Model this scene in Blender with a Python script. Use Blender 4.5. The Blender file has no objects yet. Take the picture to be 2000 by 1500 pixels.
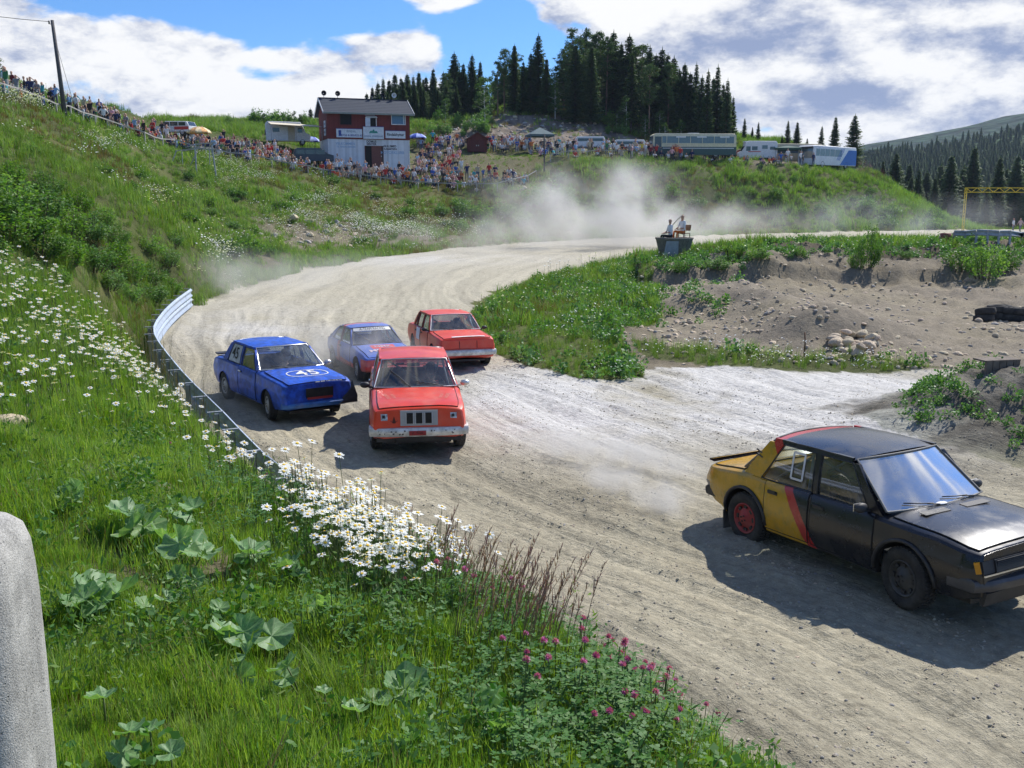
import bpy, bmesh, math, random
import numpy as np
from mathutils import Vector, Matrix, Euler

sc = bpy.context.scene
COL = sc.collection
rnd = random.Random(7)
RS = np.random.RandomState(11)
R = math.radians

# ------------------------------------------------------------------ camera
CH = 4.1
PITCH = R(10.6)
FPX = 1946.0
cd = bpy.data.cameras.new('camera')
cam = bpy.data.objects.new('camera', cd)
COL.objects.link(cam)
cam.location = (0, 0, CH)
cam.rotation_euler = (R(90) - PITCH, 0, 0)
cd.sensor_width = 36.0
cd.lens = 36.0 * FPX / 2000.0
cd.clip_start = 0.05
cd.clip_end = 9000
sc.camera = cam

# ------------------------------------------------------------------ sun, view
SUNV = Vector((0.62, 0.72, 0.98)).normalized()      # towards the sun
SUN_EL = math.asin(SUNV.z)
SUN_AZ = math.atan2(SUNV.x, SUNV.y)
sl = bpy.data.lights.new('sun', 'SUN')
sl.energy = 5.0
sl.angle = R(0.55)
sl.color = (1.0, 0.955, 0.89)
sun = bpy.data.objects.new('sun', sl)
COL.objects.link(sun)
sun.location = (30, 40, 60)
sun.rotation_euler = (-SUNV).to_track_quat('-Z', 'Y').to_euler()
sc.view_settings.view_transform = 'Standard'
sc.view_settings.look = 'None'
sc.view_settings.exposure = 0.22
sc.view_settings.gamma = 1.0
sc.view_settings.use_curve_mapping = False
sc.render.engine = 'CYCLES'
sc.cycles.max_bounces = 6
sc.cycles.diffuse_bounces = 2
sc.cycles.glossy_bounces = 3
sc.cycles.transmission_bounces = 4
sc.cycles.transparent_max_bounces = 12
sc.cycles.volume_bounces = 1
sc.cycles.volume_step_rate = 1.0
sc.cycles.volume_max_steps = 96
sc.cycles.use_denoising = True
sc.cycles.caustics_reflective = False
sc.cycles.caustics_refractive = False

# ------------------------------------------------------------------ node helper
class NT:
    def __init__(s, tree):
        s.t = tree
    def n(s, typ, inp=None, **kw):
        nd = s.t.nodes.new(typ)
        for k, v in kw.items():
            setattr(nd, k, v)
        for k, v in (inp or {}).items():
            sock = nd.inputs[k]
            if isinstance(v, bpy.types.NodeSocket):
                s.t.links.new(v, sock)
            elif isinstance(v, bpy.types.Node):
                s.t.links.new(v.outputs[0], sock)
            else:
                sock.default_value = v
        return nd
    def m(s, op, a, b=None, c=None, clamp=False):
        nd = s.t.nodes.new('ShaderNodeMath')
        nd.operation = op
        nd.use_clamp = clamp
        for i, v in enumerate((a, b, c)):
            if v is None:
                continue
            if isinstance(v, bpy.types.NodeSocket):
                s.t.links.new(v, nd.inputs[i])
            elif isinstance(v, bpy.types.Node):
                s.t.links.new(v.outputs[0], nd.inputs[i])
            else:
                nd.inputs[i].default_value = v
        return nd.outputs[0]
    def mix(s, f, a, b, blend='MIX'):
        nd = s.t.nodes.new('ShaderNodeMix')
        nd.data_type = 'RGBA'
        nd.blend_type = blend
        for i, v in ((0, f), (6, a), (7, b)):
            if isinstance(v, bpy.types.NodeSocket):
                s.t.links.new(v, nd.inputs[i])
            elif isinstance(v, bpy.types.Node):
                s.t.links.new(v.outputs[0], nd.inputs[i])
            elif i == 0:
                nd.inputs[i].default_value = v
            else:
                nd.inputs[i].default_value = (v[0], v[1], v[2], 1)
        return nd.outputs[2]
    def smooth(s, v, lo, hi, a=0.0, b=1.0):
        nd = s.t.nodes.new('ShaderNodeMapRange')
        nd.interpolation_type = 'SMOOTHSTEP'
        s.t.links.new(v, nd.inputs[0])
        for i, q in enumerate((lo, hi, a, b)):
            nd.inputs[i + 1].default_value = q
        return nd.outputs[0]
    def noise(s, vec, scale, detail=4.0, rough=0.55, dist=0.0):
        nd = s.t.nodes.new('ShaderNodeTexNoise')
        if vec is not None:
            s.t.links.new(vec, nd.inputs['Vector'])
        nd.inputs['Scale'].default_value = scale
        nd.inputs['Detail'].default_value = detail
        nd.inputs['Roughness'].default_value = rough
        nd.inputs['Distortion'].default_value = dist
        return nd

# ------------------------------------------------------------------ world sky
world = bpy.data.worlds.new('World')
sc.world = world
world.use_nodes = True
wt = world.node_tree
wt.nodes.clear()
W = NT(wt)
tc = W.n('ShaderNodeTexCoord')
sep = W.n('ShaderNodeSeparateXYZ', {0: tc.outputs['Generated']})
dx, dy, dz = sep.outputs[0], sep.outputs[1], sep.outputs[2]
sky = W.n('ShaderNodeTexSky', sky_type='NISHITA', sun_disc=False, sun_elevation=SUN_EL,
          sun_rotation=SUN_AZ, altitude=600.0, air_density=1.0, dust_density=0.35, ozone_density=2.2)
az = W.m('ARCTAN2', dx, dy)
el = W.m('ARCSINE', dz)

def blob(px, py, rx, ry, amp):
    a0 = math.atan((px - 1000) / FPX)
    e0 = (386 - py) / FPX
    u = W.m('DIVIDE', W.m('SUBTRACT', az, a0), rx / FPX)
    v = W.m('DIVIDE', W.m('SUBTRACT', el, e0), ry / FPX)
    q = W.m('ADD', W.m('MULTIPLY', u, u), W.m('MULTIPLY', v, v))
    return W.m('MULTIPLY', W.m('EXPONENT', W.m('MULTIPLY', q, -1.0)), amp)

def vadd(lst):
    r = lst[0]
    for q in lst[1:]:
        r = W.m('ADD', r, q)
    return r

stretch = W.n('ShaderNodeCombineXYZ', {0: dx, 1: dy, 2: W.m('MULTIPLY', dz, 2.1)})
n1 = W.noise(stretch.outputs[0], 6.5, 9.0, 0.53, 0.25).outputs[0]
off = W.n('ShaderNodeVectorMath', {0: stretch.outputs[0], 1: (0.012, 0.008, 0.05)}, operation='ADD')
n1b = W.noise(off.outputs[0], 6.5, 7.0, 0.5, 0.25).outputs[0]
n2 = W.noise(stretch.outputs[0], 3.1, 4.0, 0.5, 0.0).outputs[0]
bias = vadd([
    blob(430, 165, 330, 80, 0.26), blob(40, 130, 150, 90, 0.22), blob(770, 120, 120, 45, 0.24), blob(120, 30, 120, 30, .06),
    blob(540, 300, 700, 75, 0.22), blob(870, 20, 80, 40, 0.30), blob(260, 12, 110, 22, 0.26), blob(700, 5, 70, 16, .22), blob(640, 95, 70, 16, .12),
    blob(500, 52, 200, 30, -0.34), blob(40, 20, 120, 25, -0.12), blob(950, 90, 90, 70, -0.26), blob(620, 85, 100, 30, -.2),
    blob(520, 165, 60, 20, -0.16), blob(1075, 60, 45, 25, 0.2), blob(1690, 130, 560, 270, 0.40), blob(1480, 260, 50, 14, -0.16),
    W.m('MULTIPLY', W.smooth(el, .3, .9), .02)])
dens = W.m('ADD', W.m('ADD', n1, bias), -0.05)
mask = W.smooth(W.m('ADD', dens, W.m('MULTIPLY', W.m('SUBTRACT', W.noise(stretch.outputs[0], 30, 6, .6).outputs[0], .5), .07)), 0.515, 0.60)
thick = W.m('SUBTRACT', n1, n1b)
relief = W.m('ADD', W.m('MULTIPLY', thick, 2.2), W.m('MULTIPLY', W.m('SUBTRACT', n2, 0.5), 1.0))
greyb = vadd([blob(1640, 100, 560, 80, 0.48), blob(1700, 225, 600, 40, 0.42), blob(430, 225, 330, 22, 0.34), blob(450, 130, 330, 40, -.08), blob(770, 120, 110, 30, -.3), blob(880, 20, 120, 50, -.4),
              blob(100, 160, 160, 40, 0.26), blob(1300, 20, 200, 60, -0.4), blob(1500, 170, 110, 22, -0.4),
              blob(1850, 80, 120, 25, -0.4), blob(1500, 215, 90, 16, -0.3)])
shade = W.m('ADD', W.m('ADD', W.m('MULTIPLY', relief, -1.0), greyb), W.m('MULTIPLY', W.m('SUBTRACT', W.noise(stretch.outputs[0], 18, 9, 0.66).outputs[0], 0.5), -2.3))
grey = W.smooth(shade, -0.2, 0.75)
ccol = W.mix(grey, (1.0, 1.0, 1.0), (0.30, 0.37, 0.57))
sk = W.mix(1.0, sky.outputs[0], (0.50, 0.84, 1.28), 'MULTIPLY')
bgs = W.n('ShaderNodeBackground', {0: sk, 1: 0.10})
bgc = W.n('ShaderNodeBackground', {0: ccol, 1: .88})
ms = W.n('ShaderNodeMixShader', {0: mask, 1: bgs.outputs[0], 2: bgc.outputs[0]})
W.n('ShaderNodeOutputWorld', {0: ms.outputs[0]})

# ------------------------------------------------------------------ materials
def new_mat(name):
    m = bpy.data.materials.new(name)
    m.use_nodes = True
    m.node_tree.nodes.clear()
    return m, NT(m.node_tree)

_mats = {}
def mat(name, col, rough=0.6, metal=0.0, var=0.12, scale=6.0, bump=0.0, bscale=30.0, spec=0.5, coat=0.0,
        dust=0.0, rand=0.0, transl=0.0, coord='Object', dcol=(0.40, 0.37, 0.31)):
    if name in _mats:
        return _mats[name]
    m, T = new_mat(name)
    tcn = T.n('ShaderNodeTexCoord')
    v = tcn.outputs[coord]
    nz = T.noise(v, scale, 5.0, 0.6).outputs[0]
    f = T.smooth(nz, 0.3, 0.7, 1 - var, 1 + var)
    c = T.mix(1.0, col, T.n('ShaderNodeCombineColor', {0: f, 1: f, 2: f}).outputs[0], 'MULTIPLY')
    if rand:
        oi = T.n('ShaderNodeObjectInfo')
        hs = T.n('ShaderNodeHueSaturation', {'Hue': T.smooth(oi.outputs['Random'], 0, 1, 0.5 - 0.045 * rand, 0.5 + 0.03 * rand),
                 'Value': T.m('MULTIPLY_ADD', T.m('FRACT', T.m('MULTIPLY', oi.outputs['Random'], 7.13)), 0.6 * rand, 1 - 0.3 * rand), 'Color': c})
        c = hs.outputs[0]
    rv = rough
    if dust:
        dn = T.noise(v, 2.7, 7.0, 0.65).outputs[0]
        df = T.m('MULTIPLY', T.smooth(dn, 0.38, 0.72), dust)
        c = T.mix(df, c, dcol)
        rv = T.m('ADD', T.m('MULTIPLY', df, 0.5), rough, clamp=True)
    b = T.n('ShaderNodeBsdfPrincipled', {'Base Color': c, 'Roughness': rv, 'Metallic': metal, 'Specular IOR Level': spec, 'Coat Weight': coat})
    if bump:
        bn = T.noise(v, bscale, 5.0, 0.6).outputs[0]
        bp = T.n('ShaderNodeBump', {'Strength': bump, 'Distance': 0.02, 'Height': bn})
        T.t.links.new(bp.outputs[0], b.inputs['Normal'])
    out = b.outputs[0]
    if transl:
        tr = T.n('ShaderNodeBsdfTranslucent', {0: T.mix(1.0, c, (1.2, 1.35, 0.6), 'MULTIPLY')})
        out = T.n('ShaderNodeMixShader', {0: transl, 1: out, 2: tr.outputs[0]}).outputs[0]
    T.n('ShaderNodeOutputMaterial', {0: out})
    _mats[name] = m
    return m

def glass_mat(name, tint=(0.75, 0.82, 0.82), refl=1.0, dust=0.1, rough=0.03):
    if name in _mats:
        return _mats[name]
    m, T = new_mat(name)
    tcn = T.n('ShaderNodeTexCoord')
    fc = T.n('ShaderNodeLayerWeight', {0: .5}).outputs['Facing']
    fr = T.m('MULTIPLY_ADD', T.m('POWER', fc, 4.0), .9, .045)
    g = T.n('ShaderNodeBsdfGlossy', {'Color': (1, 1, 1, 1), 'Roughness': rough})
    t = T.n('ShaderNodeBsdfTransparent', {0: (*tint, 1)})
    f = T.m('MULTIPLY', fr, refl, clamp=True)
    a = T.n('ShaderNodeMixShader', {0: f, 1: t.outputs[0], 2: g.outputs[0]})
    dn = T.smooth(T.noise(tcn.outputs['Object'], 3.5, 6, 0.6).outputs[0], 0.35, 0.75, dust * 0.4, dust * 1.5)
    d = T.n('ShaderNodeBsdfDiffuse', {0: (0.5, 0.48, 0.43, 1)})
    b = T.n('ShaderNodeMixShader', {0: dn, 1: a.outputs[0], 2: d.outputs[0]})
    T.n('ShaderNodeOutputMaterial', {0: b.outputs[0]})
    _mats[name] = m
    return m

# ------------------------------------------------------------------ object helpers
def tag(o, label=None, cat=None, group=None, kind=None):
    if label:
        o['label'] = label
    if cat:
        o['category'] = cat
    if group:
        o['group'] = group
    if kind:
        o['kind'] = kind
    return o

def empty(name, loc=(0, 0, 0), rz=0.0, label=None, cat=None, group=None, parent=None):
    o = bpy.data.objects.new(name, None)
    COL.objects.link(o)
    o.location = loc
    o.rotation_euler = (0, 0, rz)
    o.empty_display_size = 0.1
    if parent:
        o.parent = parent
    return tag(o, label, cat, group)

def copy_tree(o, parent=None):
    c = o.copy()
    COL.objects.link(c)
    if parent is not None:
        c.parent = parent
    for ch in list(o.children):
        copy_tree(ch, c)
    return c

def inst(name, mesh, loc=(0, 0, 0), rot=(0, 0, 0), scale=(1, 1, 1), parent=None):
    o = bpy.data.objects.new(name, mesh)
    COL.objects.link(o)
    o.location = loc
    o.rotation_euler = rot
    o.scale = scale if hasattr(scale, '__len__') else (scale,) * 3
    if parent:
        o.parent = parent
    return o

class MB:
    def __init__(s):
        s.v = []; s.f = []; s.m = []; s.s = []
    def add(s, vs, fs, mi=0, smooth=False, M=None):
        b = len(s.v)
        if M is not None:
            vs = [M @ Vector(p) for p in vs]
        s.v.extend([tuple(p) for p in vs])
        for f in fs:
            s.f.append(tuple(b + i for i in f)); s.m.append(mi); s.s.append(smooth)
        return s
    def box(s, c, d, mi=0, rot=None, M=None, taper=1.0):
        hx, hy, hz = d[0] / 2, d[1] / 2, d[2] / 2
        vs = []
        for z, k in ((-hz, 1.0), (hz, taper)):
            for x, y in ((-hx, -hy), (hx, -hy), (hx, hy), (-hx, hy)):
                vs.append(Vector((x * k, y * k, z)))
        if rot:
            e = Euler(rot).to_matrix()
            vs = [e @ p for p in vs]
        vs = [p + Vector(c) for p in vs]
        return s.add(vs, [(3, 2, 1, 0), (4, 5, 6, 7), (0, 1, 5, 4), (1, 2, 6, 5), (2, 3, 7, 6), (3, 0, 4, 7)], mi, False, M)
    def bar(s, a, b, w, h=None, mi=0, up=(0, 0, 1)):
        a = Vector(a); b = Vector(b); h = h or w
        d = (b - a)
        if d.length < 1e-6:
            return s
        d.normalize()
        upv = Vector(up)
        if abs(d.dot(upv)) > 0.98:
            upv = Vector((1, 0, 0))
        x = d.cross(upv).normalized(); y = x.cross(d)
        vs = []
        for p in (a, b):
            for i, j in ((-1, -1), (1, -1), (1, 1), (-1, 1)):
                vs.append(p + x * i * w / 2 + y * j * h / 2)
        return s.add(vs, [(3, 2, 1, 0), (4, 5, 6, 7), (0, 1, 5, 4), (1, 2, 6, 5), (2, 3, 7, 6), (3, 0, 4, 7)], mi)
    def tube(s, pts, r, n=8, mi=0, smooth=True, cap=True):
        pts = [Vector(p) for p in pts]
        rs = r if hasattr(r, '__len__') else [r] * len(pts)
        vs = []; fs = []
        prev = None
        for i, p in enumerate(pts):
            d = (pts[min(i + 1, len(pts) - 1)] - pts[max(i - 1, 0)])
            d = d.normalized() if d.length > 1e-9 else Vector((0, 0, 1))
            if prev is None:
                up = Vector((0, 0, 1)) if abs(d.z) < 0.9 else Vector((1, 0, 0))
                x = d.cross(up).normalized()
            else:
                x = (prev - d * prev.dot(d)).normalized()
            prev = x
            y = d.cross(x)
            for k in range(n):
                a = 2 * math.pi * k / n
                vs.append(p + (x * math.cos(a) + y * math.sin(a)) * rs[i])
        for i in range(len(pts) - 1):
            for k in range(n):
                k2 = (k + 1) % n
                fs.append((i * n + k, i * n + k2, (i + 1) * n + k2, (i + 1) * n + k))
        if cap:
            fs.append(tuple(range(n - 1, -1, -1)))
            fs.append(tuple((len(pts) - 1) * n + k for k in range(n)))
        return s.add(vs, fs, mi, smooth)
    def lathe(s, prof, n=24, mi=0, axis='z', c=(0, 0, 0), smooth=True, mis=None):
        # prof: list of (radius, height)
        vs = []
        for r, h in prof:
            for k in range(n):
                a = 2 * math.pi * k / n
                if axis == 'z':
                    p = (r * math.cos(a), r * math.sin(a), h)
                else:
                    p = (r * math.cos(a), h, r * math.sin(a))
                vs.append((p[0] + c[0], p[1] + c[1], p[2] + c[2]))
        b = len(s.v)
        s.v.extend(vs)
        for i in range(len(prof) - 1):
            for k in range(n):
                k2 = (k + 1) % n
                f = (i * n + k, i * n + k2, (i + 1) * n + k2, (i + 1) * n + k)
                if axis != 'z':
                    f = f[::-1]
                s.f.append(tuple(b + q for q in f)); s.m.append(mis[i] if mis else mi); s.s.append(smooth)
        return s
    def grid(s, P, mi=0, smooth=True, flip=False):
        # P[i][j] points
        ni, nj = len(P), len(P[0])
        vs = [p for row in P for p in row]
        fs = []
        for i in range(ni - 1):
            for j in range(nj - 1):
                f = (i * nj + j, i * nj + j + 1, (i + 1) * nj + j + 1, (i + 1) * nj + j)
                fs.append(f[::-1] if flip else f)
        return s.add(vs, fs, mi, smooth)
    def mesh(s, name, mats):
        me = bpy.data.meshes.new(name)
        me.from_pydata(s.v, [], s.f)
        for m in (mats if isinstance(mats, (list, tuple)) else [mats]):
            me.materials.append(m)
        me.polygons.foreach_set('material_index', s.m)
        me.polygons.foreach_set('use_smooth', s.s)
        me.update()
        return me
    def build(s, name, mats, parent=None, loc=(0, 0, 0), rot=(0, 0, 0)):
        return inst(name, s.mesh(name, mats), loc, rot, parent=parent)

def ico(sub=1):
    bm = bmesh.new()
    bmesh.ops.create_icosphere(bm, subdivisions=sub, radius=1)
    v = [tuple(p.co) for p in bm.verts]; f = [tuple(q.index for q in p.verts) for p in bm.faces]
    bm.free()
    return v, f
ICO1 = ico(1); ICO2 = ico(2); ICO3 = ico(3)

def auto_sharp(me, deg=32):
    bm = bmesh.new(); bm.from_mesh(me)
    lim = R(deg)
    for e in bm.edges:
        if len(e.link_faces) == 2:
            e.smooth = e.calc_face_angle(0) < lim
        else:
            e.smooth = False
    for f in bm.faces:
        f.smooth = True
    bm.to_mesh(me); bm.free()

# ------------------------------------------------------------------ photo geometry
SI, CO = math.sin(PITCH), math.cos(PITCH)
def C3(px, py, t):
    u = (px - 1000) / FPX; v = (750 - py) / FPX
    return Vector((u * t, t * (CO + v * SI), CH + t * (-SI + v * CO)))
def G0(px, py, z=0.0):
    v = (750 - py) / FPX
    return C3(px, py, (CH - z) / (SI - v * CO))
def proj(x, y, z):
    dzc = z - CH
    t = y * CO - dzc * SI
    v = (y * SI + dzc * CO) / np.maximum(t, 1e-3)
    return 1000 + FPX * x / np.maximum(t, 1e-3), 750 - FPX * v

# ------------------------------------------------------------------ numpy noise
_perm = RS.randint(0, 2 ** 31, 4096)
def _h(ix, iy):
    return (_perm[(ix * 73 + _perm[iy & 4095] % 4093) & 4095] % 65536) / 65535.0
def vnoise(x, y):
    x = np.asarray(x, float) + 1000; y = np.asarray(y, float) + 1000
    ix = np.floor(x).astype(int); iy = np.floor(y).astype(int)
    fx = x - ix; fy = y - iy
    fx = fx * fx * (3 - 2 * fx); fy = fy * fy * (3 - 2 * fy)
    a = _h(ix, iy); b = _h(ix + 1, iy); c = _h(ix, iy + 1); d = _h(ix + 1, iy + 1)
    return (a * (1 - fx) + b * fx) * (1 - fy) + (c * (1 - fx) + d * fx) * fy
def fbm(x, y, s, o=4, g=0.5):
    r = 0; a = 1; n = 0
    for k in range(o):
        r = r + a * vnoise(x * s + k * 17.3, y * s - k * 9.1); n += a; a *= g; s *= 2.03
    return r / n - 0.5
def sstep(a, b, x):
    t = np.clip((x - a) / (b - a), 0, 1)
    return t * t * (3 - 2 * t)
def inpoly(px, py, poly):
    inside = np.zeros(px.shape, bool)
    n = len(poly)
    for i in range(n):
        x1, y1 = poly[i]; x2, y2 = poly[(i + 1) % n]
        if y1 == y2:
            continue
        c = ((y1 > py) != (y2 > py)) & (px < (x2 - x1) * (py - y1) / (y2 - y1) + x1)
        inside ^= c
    return inside
def pdist(x, y, line):
    best = np.full(x.shape, 1e9); along = np.zeros(x.shape); acc = 0.0
    for i in range(len(line) - 1):
        ax, ay = line[i]; bx, by = line[i + 1]
        dx_, dy_ = bx - ax, by - ay
        L = math.hypot(dx_, dy_)
        t = np.clip(((x - ax) * dx_ + (y - ay) * dy_) / (L * L), 0, 1)
        d = np.hypot(x - ax - t * dx_, y - ay - t * dy_)
        k = d < best
        best = np.where(k, d, best); along = np.where(k, acc + t * L, along)
        acc += L
    return best, along
def gauss(px, py, cx, cy, rx, ry):
    return np.exp(-((px - cx) / rx) ** 2 - ((py - cy) / ry) ** 2)
# ------------------------------------------------------------------ terrain
RAIL_TOP = [(-1.7 + 4.4, 10.2 - 6.9), (1.2, 5.6), (-0.35, 8.0), (-1.75, 10.3)]
for q in ((530, 900), (430, 800), (350, 720), (300, 650), (312, 617), (340, 588), (376, 562)):
    p = G0(q[0], q[1], 0.75)
    RAIL_TOP.append((p.x, p.y))
outer_px = [(400, 600), (430, 583), (500, 555), (600, 530), (750, 503), (900, 484), (1050, 473), (1250, 463), (1500, 456), (1850, 449), (2200, 446)]
OUTER = [(9.0, -6.0), (5.0, 0.0)] + RAIL_TOP + [(G0(*q).x, G0(*q).y) for q in outer_px]
inner_px = [(930, 605), (1000, 560), (1150, 525), (1290, 500)]
INNER = [(110, 96), (70, 90), (45, 88), (18, 80)] + [(G0(*q).x, G0(*q).y) for q in inner_px[::-1]] + \
        [(G0(*q).x, G0(*q).y) for q in ((925, 640), (960, 692), (1020, 722), (1180, 747), (1260, 735), (1500, 720), (1850, 725), (2300, 730))] + [(60, 20), (60, -10)]
TRACKPOLY = OUTER + [(150, 118), (150, 100)] + INNER

CTRL = []
def cz(px, py, t, dzv=0.0):
    p = C3(px, py, t); CTRL.append((p.x, p.y, p.z + dzv))
for a in [(100, 1480, 2.6), (400, 1450, 2.75), (700, 1450, 2.75), (-200, 1200, 3.3), (0, 1100, 3.6), (300, 1100, 4.0), (600, 1170, 4.1),
          (1000, 1470, 2.75), (1000, 1300, 3.4), (100, 850, 6.2), (300, 920, 6.0), (450, 1020, 5.0), (0, 660, 8.5), (150, 715, 8.5),
          (300, 815, 8.3), (-200, 560, 11), (0, 555, 11), (100, 580, 12), (200, 620, 13), (250, 700, 13), (380, 850, 9),
          (0, 460, 22), (150, 510, 24), (250, 560, 26), (-200, 420, 24), (0, 350, 34), (200, 420, 36), (350, 490, 40),
          (0, 260, 50), (150, 310, 55), (0, 185, 66), (-150, 150, 62), (130, 228, 78), (230, 262, 88), (330, 292, 95), (425, 310, 100), (530, 328, 104),
          (640, 348, 108), (760, 366, 110), (900, 376, 110), (1000, 372, 111), (1060, 338, 118),
          (300, 400, 62), (400, 440, 62), (500, 470, 66), (300, 340, 80), (450, 370, 85), (600, 400, 90), (600, 450, 80), (700, 420, 95),
          (850, 430, 100), (1000, 430, 106), (520, 510, 56), (700, 475, 82), (420, 520, 48), (380, 470, 46),
          (715, 335, 120), (600, 320, 114), (480, 290, 112), (330, 262, 108), (200, 240, 92), (100, 200, 84), (0, 172, 78), (-200, 120, 80),
          (350, 240, 128), (480, 245, 135), (600, 240, 150), (300, 238, 150), (120, 215, 120), (0, 190, 120),
          (850, 330, 122), (950, 320, 124), (900, 345, 116), (1000, 340, 116), (850, 290, 134), (1000, 292, 134), (1100, 300, 130),
          (1000, 268, 140), (1050, 226, 155), (900, 245, 150), (850, 245, 145), (980, 222, 160), (1150, 222, 158), (1250, 238, 160), (1200, 262, 150), (1130, 285, 140),
          (1250, 292, 142), (1350, 305, 150), (1440, 305, 152), (1550, 312, 152), (1660, 328, 152), (1330, 250, 175), (1430, 270, 180), (1150, 205, 200),
          (750, 215, 190), (850, 215, 190), (1000, 200, 200), (1450, 285, 200), (1600, 300, 180),
          (1100, 312, 120), (1300, 314, 130), (1500, 328, 131), (1600, 336, 134), (1690, 352, 138), (1660, 334, 149), (1700, 340, 149), (1760, 388, 138), (1830, 425, 144),
          (1200, 380, 119), (1400, 380, 124), (1550, 390, 125), (1650, 410, 129), (1150, 440, 113), (1300, 440, 117), (1500, 440, 121), (1700, 443, 127),
          (1890, 440, 156), (1617, 331, 141), (1650, 333, 142), (1580, 329, 140), (1541, 321, 143), (1478, 316, 139), (1352, 314, 134)]:
    cz(*a)
# bank lip facing the track
for a in ((540, 960, 6.0), (900, 1160, 4.2), (1130, 1320, 3.4), (1400, 1510, 2.75), (720, 1070, 4.9)):
    cz(*a)
CTRL += [(-0.5, 0, 2.65), (-5, 0, 3.1), (1.0, 0.3, 2.5), (-2, -4, 2.8), (3.0, -3, 1.8), (-8, -6, 3.5), (-20, -5, 4.0), (-25, 20, 5.0), (-45, 40, 9), (-60, 70, 12),
         (-90, 100, 14), (-60, 130, 11), (-100, 160, 12), (-30, 190, 12), (30, 240, 10), (-80, 260, 12), (90, 210, 0), (70, 185, 0.5), (95, 165, -3), (100, 190, -5), (160, 175, -6), (120, 250, -9), (200, 200, -10), (200, 100, -5), (150, 60, -2), (120, -20, 0)]
for x, y in OUTER:
    CTRL.append((x, y, 0.0))
for x, y in INNER:
    CTRL.append((x, y, 0.05))
for x, y in ((8, 20), (14, 14), (6, 8), (3, 25), (-2, 30), (-6, 38), (10, 3), (-2, 50), (5, 66), (20, 100), (50, 104), (25, 12)):
    CTRL.append((x, y, 0.0))
# infield: bank crest, pit wall foot, floor
for a in [(1310, 506, 57), (1450, 486, 58), (1580, 482, 60), (1700, 479, 62), (1850, 479, 60), (1990, 482, 56), (2150, 480, 52),
          (1450, 525, 47), (1560, 535, 47), (1700, 538, 47), (1850, 540, 47), (1990, 540, 46), (1350, 535, 48),
          (1250, 570, 42), (1150, 560, 46), (1000, 600, 37.5), (1050, 640, 31)]:
    cz(*a)
for q in ((1400, 620), (1500, 660), (1700, 600), (1850, 590), (1990, 600), (1700, 680), (1900, 680), (1300, 690), (2200, 650), (1250, 650)):
    p = G0(*q); CTRL.append((p.x, p.y, 0.05))

CT = np.array(CTRL)
def _tps_fit(P, lam):
    n = len(P)
    S = 30.0
    X = P[:, :2] / S
    d2 = ((X[:, None] - X[None]) ** 2).sum(-1)
    K = 0.5 * d2 * np.log(d2 + 1e-9)
    A = np.zeros((n + 3, n + 3)); A[:n, :n] = K + lam * np.eye(n)
    A[:n, n] = 1; A[:n, n + 1:] = X; A[n, :n] = 1; A[n + 1:, :n] = X.T
    b = np.zeros(n + 3); b[:n] = P[:, 2]
    return X, S, np.linalg.solve(A, b)
_TX, _TS, _TW = _tps_fit(CT, 0.0004)
def _tps(x, y):
    r = np.zeros(x.shape); n = len(_TX)
    xs, ys = x / _TS, y / _TS
    for i in range(n):
        d2 = (xs - _TX[i, 0]) ** 2 + (ys - _TX[i, 1]) ** 2
        r += _TW[i] * 0.5 * d2 * np.log(d2 + 1e-9)
    return r + _TW[n] + _TW[n + 1] * xs + _TW[n + 2] * ys

def mound(x, y, cx, cy, rx, ry, h, ang=0.0, p=1.0):
    c, s = math.cos(ang), math.sin(ang)
    u = ((x - cx) * c + (y - cy) * s) / rx; v = (-(x - cx) * s + (y - cy) * c) / ry
    return h * np.exp(-(u * u + v * v) ** p)

def G0xy(px, py, z=0.0):
    p = G0(px, py, z); return p.x, p.y
RIDGE = [G0xy(1340, 610), G0xy(1440, 600), G0xy(1530, 625), G0xy(1570, 660)]
M2 = G0xy(1655, 668)
M3 = (9.7, 17.4)

def ground_raw(x, y):
    """ground height and masks; x,y numpy arrays"""
    x = np.asarray(x, float); y = np.asarray(y, float)
    z = _tps(x, y)
    r = np.hypot(x, y)
    far = sstep(200, 420, r)
    z = z * (1 - far) + (-12.0) * far
    z = np.clip(z, -14, 20)
    d_o, al = pdist(x, y, OUTER)
    d_i, _ = pdist(x, y, INNER)
    ins = inpoly(x, y, TRACKPOLY)
    d = np.minimum(d_o, d_i)
    tr = np.where(ins, 1.0, 0.0) * sstep(0, 1.0, d) 
    trs = np.where(ins, 1.0, sstep(1.6, 0.0, d))
    z = z * (1 - trs)
    # infield earth shapes
    dr, ar = pdist(x, y, RIDGE)
    z = z + 0.65 * np.exp(-(dr / 1.3) ** 2) * (1 + 0.5 * fbm(x, y, 0.8, 3))
    z = z + mound(x, y, M2[0], M2[1], 2.1, 1.2, .75, 0.3) * (1 + 0.8 * fbm(x, y, 0.7, 3))
    z = z + mound(x, y, M3[0], M3[1], 2.6, 2.3, 1.12, 0.0, 1.2) * (1 + 0.9 * fbm(x, y, 0.7, 4) + .35 * fbm(x, y, 3, 3))
    return z, ins, d_o, d_i, al, trs

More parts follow.
